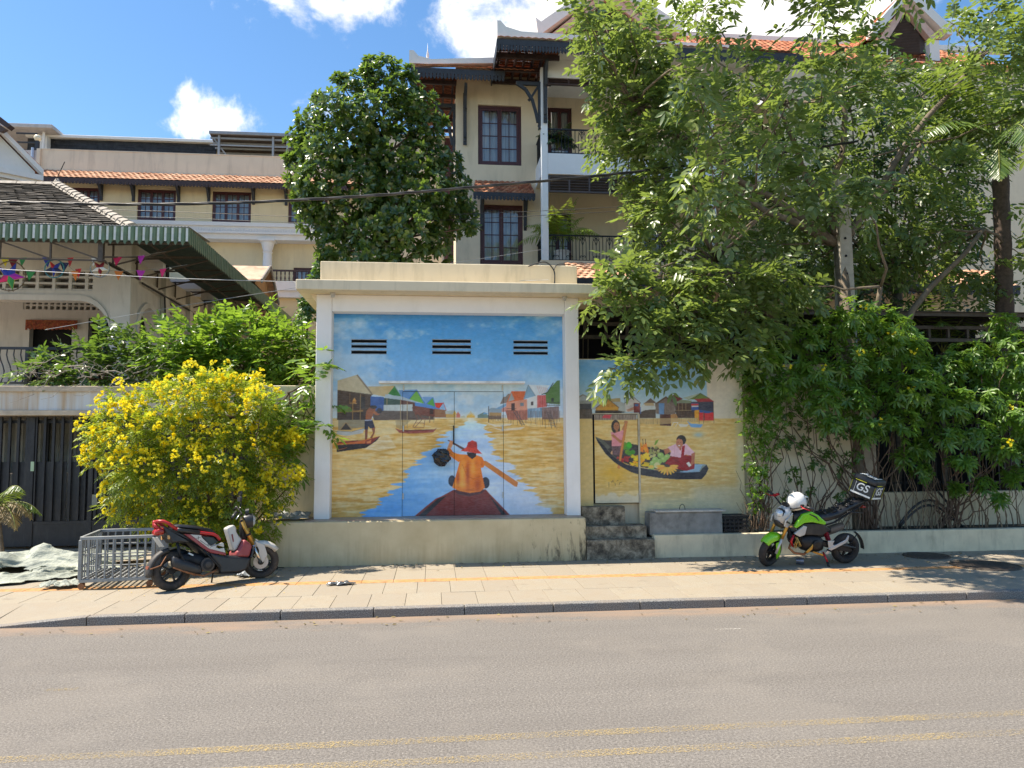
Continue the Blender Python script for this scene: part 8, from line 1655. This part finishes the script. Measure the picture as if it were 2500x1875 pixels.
lofty(sc, 'tail_lamp', TAIL, [(X(165), Zs(165, 520), .06, .03), (X(220), Zs(220, 500), .10, .055), (X(290), Zs(290, 490), .09, .05)])
MB().box(-.10, .10, -.004, .004, -.08, .08).xform(Matrix.Translation((X(235), 0, Zs(235, 650))) @ Matrix.Rotation(R_(-90), 4, 'Z') @ Matrix.Rotation(R_(32), 4, 'X')).build('number_plate', plain('dusty_plate', (.52, .52, .5), .5, var=.2, vscale=20, dirt=(.2, .2, .2), dirt_amt=.5, dscale=14), sc, local=True, bevel=.004)
# rear fender, exhaust, engine, fan
fd = []
for i in range(9):
    an = R_(-8-i*11.5); r = .30; wv = .08; ring = [(math.sin(an)*(r+dx), y, .262+math.cos(an)*(r+dx)) for (y, dx) in ((-wv, -.04), (-wv*.9, .005), (0, .018), (wv*.9, .005), (wv, -.04), (0, .004))]; fd.append([Vector(q) for q in ring])
MB().loft(fd).build('rear_fender', plain('dusty_black_panel', (.05, .045, .042), .6), sc, smooth=True, local=True); panel(sc, 'fender_flap', plain('dusty_black_panel', (.05, .045, .042), .6), P2((270, 820), (200, 870), (75, 1010), (110, 1045), (230, 990)), -.07, .07, .01); lofty(sc, 'rear_reflector', plain('brick_red_reflector', (.33, .10, .06), .4), [(X(62), Zs(62, 1025), .05, .022), (X(110), Zs(110, 1030), .055, .024)])
tubep(sc, 'fender_strut', RUST, [(X(85), -.09, Zs(85, 1045)), (X(230), -.1, Zs(230, 990)), (X(330), -.1, Zs(330, 830))], .009, 6)
ex_ = [(X(365), Zs(365, 930), .05, .055), (X(385), Zs(385, 935), .065, .08), (X(500), Zs(500, 970), .07, .082), (X(650), Zs(650, 1010), .07, .075), (X(780), Zs(780, 1040), .055, .06), (X(815), Zs(815, 1055), .03, .035)]
lofty(sc, 'exhaust_silencer', BLKP, ex_, Matrix.Translation((0, -.17, 0))); tubep(sc, 'exhaust_shield', RUST, [(X(a), -.20, Zs(a, c)) for a, c in ((380, 1010), (520, 1060), (700, 1110))], .016, 6); tubep(sc, 'exhaust_pipe', RUST, [(X(a), y, Zs(a, c)) for a, c, y in ((690, 1112, -.17), (760, 1108, -.16), (850, 1125, -.15), (960, 1085, -.14), (1075, 1035, -.12))], .015, 8)
lofty(sc, 'engine', BLKM, [(X(560), Zs(560, 880), .05, .07), (X(700), Zs(700, 880), .10, .10), (X(880), Zs(880, 930), .12, .12), (X(1060), Zs(1060, 950), .09, .10), (X(1110), Zs(1110, 960), .05, .06)])
for (r, d) in ((.095, 0), (.07, .012), (.04, .02)): MB().lathe([(r, 0), (r, .03), (r*.8, .035), (.001, .035)], 24, Matrix.Translation((X(930), -.115-d, Zs(930, 960))) @ Matrix.Rotation(math.pi/2, 4, 'X')).build('fan_cover', BLKM if d == .012 else plain('dusty_black_panel', (.05, .045, .042), .6), sc, local=True, smooth=True, auto=40)
for s in (-1, 1): tubep(sc, 'frame_tube', BLKM, [(X(870), s*.15, Zs(870, 745)), (X(1000), s*.15, Zs(1000, 880)), (X(1120), s*.15, Zs(1120, 1000)), (X(1115), s*.14, Zs(1115, 1075))], .015)
tubep(sc, 'shock_absorber', BLKM, [(X(480), -.11, Zs(480, 650)), (X(520), -.11, Zs(520, 900))], .02); MB().bar((X(640), -.12, Zs(640, 800)), (X(710), -.12, Zs(710, 830)), .03, .02).build('air_box_label', SILV, sc, local=True); lofty(sc, 'air_box', BLKM, [(X(380), Zs(380, 830), .04, .05), (X(560), Zs(560, 800), .06, .08), (X(780), Zs(780, 840), .05, .06)], Matrix.Translation((0, .10, 0)))
tubep(sc, 'side_stand', BLKM, [(X(1120), .10, Zs(1120, 1060)), (X(1140), .22, .015)], .012)
# bars, mirrors, headlamp
hz_ = .99; bar_ = [(.90, -.36, .98), (.93, -.22, 1.03), (1.0, -.08, .96), (1.0, .08, .96), (.93, .22, 1.03), (.90, .36, .98)]; tubep(sc, 'handlebar', BLKM, [SS @ Vector(q) for q in bar_], .012)
for s in (-1, 1):
    tubep(sc, 'grip', BLKP, [SS @ Vector((.93, s*.23, 1.03)), SS @ Vector((.88, s*.37, .97))], .02); tubep(sc, 'brake_lever', CHRM, [SS @ Vector((.97, s*.22, 1.02)), SS @ Vector((.98, s*.28, 1.0)), SS @ Vector((.93, s*.38, .95))], .007, 6)
    st_ = [SS @ Vector((.97, s*.20, 1.03)), SS @ Vector((1.0, s*.27, 1.15)), SS @ Vector((.98, s*.30, 1.22))]; tubep(sc, 'mirror_stem', BLKM, st_, .006, 6); lofty(sc, 'mirror', BLKP, [(-.02, 0, .055, .035), (.0, 0, .06, .04), (.02, 0, .03, .02)], Matrix.Translation(st_[-1]))
lofty(sc, 'headlamp', BLKP, [(1.03, .86, .10, .09), (1.10, .86, .13, .11), (1.16, .86, .12, .10)], SS); lofty(sc, 'headlamp_lens', LENS, [(1.161, .86, .10, .085), (1.19, .86, .06, .05)], SS); lofty(sc, 'number_shield', BLKP, [(1.05, .98, .07, .05), (1.10, .99, .07, .05)], SS)
# ================================================================== loose things on the pavement, pole, wires
ct = thing('cage_trolley', 'grey steel cage trolley on rusty castors beside the scooter', 'trolley', (-4.78, 11.06, GZ), R_(8))
CG = plain('grey_painted_steel', (.27, .28, .28), .5, metal=.25, var=.15, vscale=10, dirt=(.16, .13, .10), dirt_amt=.4); CL, CD, C0z, C1z = .92, .95, .115, .69
def cbar(name, a, c, w_=.028): MB().bar(a, c, w_).build(name, CG, ct, local=True, bevel=.003, seg=1)
for z in (C0z, C1z): cbar('rail', (0, 0, z), (CL, 0, z), .042); cbar('rail', (0, CD, z), (CL, CD, z), .042); cbar('rail', (0, .021, z), (0, CD-.021, z), .042); cbar('rail', (CL, .021, z), (CL, CD-.021, z), .042)
for x in (0, CL):
    for y in (0, CD): cbar('post', (x, y, C0z+.021), (x, y, C1z-.021), .045)
for k in range(1, 9):
    x = CL*k/9; cbar('bar', (x, 0, C0z+.02), (x, 0, C1z-.02), .022); cbar('bar', (x, CD, C0z+.02), (x, CD, C1z-.02), .022)
for k in range(1, 9):
    y = CD*k/9; cbar('bar', (0, y, C0z+.02), (0, y, C1z-.02), .018); cbar('bar', (CL, y, C0z+.02), (CL, y, C1z-.02), .018); cbar('floor_slat', (.02, y, C0z), (CL-.02, y, C0z), .02)
for k in range(1, 12): x = CL*k/12; cbar('floor_slat', (x, .02, C0z+.022), (x, CD-.02, C0z+.022), .022)
for z in (.30, .49): cbar('cross_rail', (0, CD+.022, z), (CL, CD+.022, z), .022); cbar('cross_rail', (-.02, 0, z), (-.02, CD, z), .018); cbar('cross_rail', (0, -.018, z-.02), (CL*.0+.01, -.018, z-.02), .01)
for z in (.31, .47): cbar('cross_rail', (.02, .02, z), (CL-.02, .02, z), .016)
for x in (.03, CL-.03):
    for y in (.03, CD-.03):
        f = MB().box(x-.03, x+.03, y-.012, y+.012, .05, C0z-.022).build('castor', RUST, ct, local=True); MB().lathe([(.012, -.016), (.042, -.014), (.045, 0), (.042, .014), (.012, .016)], 16, Matrix.Translation((x-.01, y-.025, .045)) @ Matrix.Rotation(math.pi/2, 4, 'X')).build('castor_wheel', RUST, f, local=True, smooth=True, auto=40)
# ---- crumpled sheets
def crumple(name, lab, cat, cx, cy, z, lx, ly, h, m, seed, rz=0.0, n=64, edge=1.0, folds=5):
    r = np.random.RandomState(seed); u = np.linspace(-1, 1, n); U, V = np.meshgrid(u, u); H = np.zeros_like(U)
    a0 = r.uniform(0, math.pi)
    for k in range(folds*3):
        a = a0+r.normal()*.45; f = r.uniform(1.5, 9); ph = r.uniform(0, 6.28); w_ = U*math.cos(a)+V*math.sin(a)+.22*np.sin(2.6*U+ph)*np.cos(2.1*V+ph); t_ = np.abs(np.sin(f*w_+ph)); H += (1-t_**.7)/f**.6*(.5+.5*np.sin(1.7*U*math.sin(a)-1.7*V*math.cos(a)+ph*2))
    H = (H-H.min())/(H.max()-H.min()); rad = np.sqrt(U**2*.9+V**2*1.1)+.18*np.sin(5*np.arctan2(V, U)+seed)+.1*np.sin(11*np.arctan2(V, U)); env = np.clip(1.15-rad, 0, 1); env = np.sqrt(np.clip(env, 0, 1)); Zh = h*(env*(.25+.95*H))
    keep = rad < 1.02*edge; wob = .06*np.sin(9*V+3*H*6); P = np.stack([(U+wob*.3)*lx/2, (V+.05*np.sin(8*U))*ly/2, Zh+.006], -1).reshape(-1, 3)
    c, s = math.cos(rz), math.sin(rz); P = np.stack([cx+P[:, 0]*c-P[:, 1]*s, cy+P[:, 0]*s+P[:, 1]*c, z+P[:, 2]], 1)
    F = [(j*n+i, j*n+i+1, (j+1)*n+i+1, (j+1)*n+i) for j in range(n-1) for i in range(n-1) if keep[j, i] and keep[j+1, i+1] and keep[j, i+1] and keep[j+1, i]]
    b = MB(); b.v = [tuple(q) for q in P]; b.f = F; b.m = [0]*len(F); o = b.build(name, m, smooth=True, recalc=False); o.modifiers.new('t', 'SOLIDIFY').thickness = .006; tag(o, lab, cat); return o
tarp = NT('woven_grey_tarp'); p = tarp.pos(); cc = tarp.ramp(tarp.noise(p, 3.5, 6, .65), [(.3, (.16, .18, .155)), (.5, (.29, .31, .26)), (.72, (.44, .46, .37))]); tarp.set(color=cc, rough=.6, spec=.35); rd_ = tarp.math('ABSOLUTE', tarp.math('SUBTRACT', tarp.noise(tarp.map(p, (1, 2.2, 1)), 7, 4, .6, 1.2), .5)); tarp.bump(rd_, .6, .05); tarp = tarp.mat
crumple('tarpaulin', 'large heap of crumpled grey-green tarpaulin lying in front of the gate', 'tarpaulin', -6.35, 13.0, GZ, 3.2, 1.7, .40, tarp, 3, .12, 150, 1.0, 8)
crumple('tarpaulin', 'ragged corner of tarpaulin trailing across the driveway towards the kerb', 'tarpaulin', -5.9, 11.95, GZ, 1.5, .8, .17, tarp, 8, .5, 110)
crumple('tarpaulin', 'small wad of tarpaulin against the trolley castor', 'tarpaulin', -5.08, 11.28, GZ, .55, .38, .15, tarp, 12, .2, 70)
crumple('plastic_sheet', 'dusty crumpled plastic sheet on the ledge beside the shelter pillar', 'sheet', -2.4, 13.0, .795, .75, .5, .22, plain('dusty_grey_plastic', (.26, .27, .26), .5, var=.4, vscale=9), 21, .1, 50)
crumple('plastic_bag', 'flattened black plastic bag lying on the pavement before the shelter ledge', 'bag', at(840, 1425, 11.3).x, 10.95, GZ, .40, .16, .06, plain('grey_black_film', (.08, .085, .09), .25, var=.5, vscale=18, spec=.6), 31, .1, 36)
crumple('plastic_bag', 'pale plastic bag lying under the scooter floorboard', 'bag', -2.65, 11.85, GZ, .5, .35, .16, plain('pale_film', (.34, .38, .42), .3, var=.5, vscale=14, spec=.6), 35, .4, 40)
# coil of cable hanging off the ledge by the scooter front wheel
cx0 = -2.62; cb_ = MB().tube([(cx0-.1, 12.57, .80), (cx0-.06, 12.54, .5), (cx0-.02, 12.5, .30), (cx0+.03, 12.45, .16), (cx0+.14, 12.40, GZ+.03), (cx0+.3, 12.42, GZ+.02)], .008, 6)
cb_.tube([(cx0+.08*math.cos(a)*(.7), 12.5, .42+.12*math.sin(a)) for a in (2*math.pi*i/14 for i in range(15))], .006, 6); cb_.tube([(cx0+.02, 12.46, .22), (cx0+.14, 12.36, .12), (cx0+.22, 12.36, GZ+.03)], .025, 8)
tag(cb_.build('power_cable', bs), 'black power cable drooping off the ledge beside the scooter front wheel', 'cable')
# black hoses arched in the planter
hs = thing('water_hose', 'two black hoses arched between shrub stems in the planter', 'hose', at(2290, 1288, 13.3))
for (a, r, dz) in (((2195, 2345), .5, 0), ((2190, 2350), .62, .05)):
    p0, p1 = at(a[0], 1285, 13.3), at(a[1], 1286, 13.25); MB().tube([p0.lerp(p1, i/14)+Vector((0, 0, math.sin(math.pi*i/14)*r*.8+tz-p0.lerp(p1, i/14).z-.02)) for i in range(15)], .022, 8).build('hose', BLKP, hs, smooth=True)
MB().tube([at(2290, 1200, 13.35), at(2320, 1235, 13.3), at(2345, 1285, 13.3)], .022, 8).build('hose', BLKP, hs, smooth=True)
# tin can on the pavement
tc_ = thing('tin_can', 'small dented tin lying between the motorbike wheel and its stand', 'can', (at(1942, 1374, 11.9).x, 11.75, GZ)); MB().lathe([(.05, -.06), (.055, -.05), (.055, .05), (.05, .06)], 16, Matrix.Translation((0, 0, .055)) @ Matrix.Rotation(R_(65), 4, 'Z') @ Matrix.Rotation(math.pi/2, 4, 'X')).build('body', plain('tin_blue_grey', (.2, .21, .26), .3, metal=.5, var=.3), tc_, local=True, smooth=True, auto=40); MB().lathe([(.001, .061), (.048, .061)], 16, Matrix.Translation((0, 0, .055)) @ Matrix.Rotation(R_(65), 4, 'Z') @ Matrix.Rotation(math.pi/2, 4, 'X')).build('end_cap', RUST, tc_, local=True)
# leaf and dust litter along wall foot and kerb
lv = Leaves(); rl_ = random.Random(9)
for k in range(420):
    z_ = rl_.random()
    if z_ < .55: p = (rl_.uniform(-2.8, 10.5), 12.56-abs(rl_.gauss(0, .10)) if rl_.random() < .5 else 12.45-abs(rl_.gauss(0, .3)), GZ+.008)
    elif z_ < .8: p = (rl_.uniform(4.5, 10.5), rl_.uniform(10, 12.6), GZ+.008)
    else: p = (rl_.uniform(-8, 10), rl_.uniform(8.7, 9.28), .008)
    a = rl_.random()*6.3; lv.add(np.array(p), np.array([math.cos(a), math.sin(a), .1]), UP+vr.normal(size=3)*.3, rl_.uniform(.03, .07), rl_.uniform(.015, .03))
o = lv.build('leaf_litter', leaf_mat('dry_litter', (.10, .07, .03), (.26, .20, .08), (.2, .15, .05), .8, .1, (.5, .42, .06)), None, .02); tag(o, 'scattered dry leaves along the wall foot and kerb', 'litter', kind='stuff')
# utility pole
pp = at(2098, 1288, 13.75); PXp = pp.x
po = thing('utility_pole', 'square concrete utility pole rising through the tree crown', 'pole', (PXp, 13.95, GZ)); pc = plain('pole_concrete', (.40, .36, .30), .9, var=.15, vscale=6, bump=.3, bscale=30, dirt=(.2, .17, .13), dirt_amt=.5)
MB().loft([[Vector((PXp+sx*w_, 13.95+sy*w_, z)) for sx, sy in ((-1, -1), (1, -1), (1, 1), (-1, 1))] for z, w_ in ((GZ-.2, .17), (4, .145), (7.3, .115))]).build('shaft', pc, po, bevel=.012)
for k in range(12): MB().tube([(PXp-.02, 13.80+.002*k, 4.6+k*.35), (PXp-.02, 13.84, 4.6+k*.35)], .025, 8).build('bolt_hole', darkm, po)
pass
# wires
wm = plain('black_cable', (.02, .02, .022), .45, spec=.5); gm_ = plain('grey_wire', (.42, .42, .42), .4)
def wire(name, lab, pix, Y0, Y1, r, m, twist=0):
    pts = []; N = len(pix)
    for i, (x, y) in enumerate(pix): Y = Y0+(Y1-Y0)*i/(N-1); pts.append(at(x, y, Y))
    q = []
    for i in range(N-1):
        p0, p1, p2, p3 = pts[max(i-1, 0)], pts[i], pts[i+1], pts[min(i+2, N-1)]
        for k in range(14): t = k/14; q.append(.5*((2*p1)+(p2-p0)*t+(2*p0-5*p1+4*p2-p3)*t*t+(3*p1-p0-3*p2+p3)*t**3))
    q.append(pts[-1]); b = MB()
    if twist:
        for s in range(3): b.tube([p+Vector((0, math.cos(i*.55+s*2.09), math.sin(i*.55+s*2.09)))*r*1.1 for i, p in enumerate(q)], r, 6)
    else: b.tube(q, r, 6)
    o = b.build(name, m, smooth=True); tag(o, lab, 'cable'); return o
wire('overhead_cable', 'thick twisted black cable slung across the street front to the pole', [(-300, 485), (0, 493), (300, 499), (600, 494), (900, 478), (1165, 456), (1450, 430), (1700, 402), (1900, 374), (2095, 345)], 13.6, 13.75, .0135, wm, 1)
wire('overhead_wire', 'pale thin wire passing in front of the star lanterns', [(-200, 645), (0, 657), (200, 668), (420, 679), (640, 686), (880, 690), (1200, 688), (1340, 683)], 14.2, 13.0, .006, gm_)
wire('overhead_wire', 'thin pale wire rising from the porch to the shelter roof', [(110, 805), (300, 772), (480, 741), (700, 706), (830, 684), (980, 660), (1120, 640), (1270, 617), (1325, 609)], 15.4, 21.6, .006, gm_)
wire('overhead_wire', 'upper of two thin dark wires across the cream building windows', [(-100, 500), (400, 516), (800, 530), (1200, 520), (1600, 500), (2090, 470)], 20, 14.2, .006, wm)
wire('overhead_wire', 'lower of two thin dark wires across the cream building windows', [(-100, 522), (400, 531), (800, 545), (1200, 532), (1600, 512), (2090, 500)], 20, 14.2, .006, wm)
wire('service_cable', 'thin black cable dropping onto the shelter parapet and its roof', [(1290, 650), (1330, 640), (1352, 660), (1354, 690), (1352, 694)], 13.05, 13.0, .012, wm)
wire('service_cable', 'thin black wire running along the shelter roof front to the right', [(1352, 660), (1365, 645), (1420, 652), (1500, 670), (1600, 690)], 13.05, 13.3, .008, wm)
# repeats share a group
GROUPS = {'planter_shrub': 'shrubs in the planter', 'balcony_shrub': 'shrubs on the balcony slab', 'star_lantern': 'star lanterns under the awning', 'pennant_string': 'strings of pennants under the awning', 'tarpaulin': 'tarpaulins by the gate',
          'overhead_wire': 'thin overhead wires', 'service_cable': 'service cables on the shelter roof', 'manhole_cover': 'covers in the pavement', 'bare_canes': 'bare canes in the planter', 'plastic_bag': 'discarded plastic bags', 'side_railing': 'short side railings of the balconies'}
for o in bpy.data.objects:
    if o.parent is None and o.name.split('.')[0] in GROUPS: o['group'] = GROUPS[o.name.split('.')[0]]
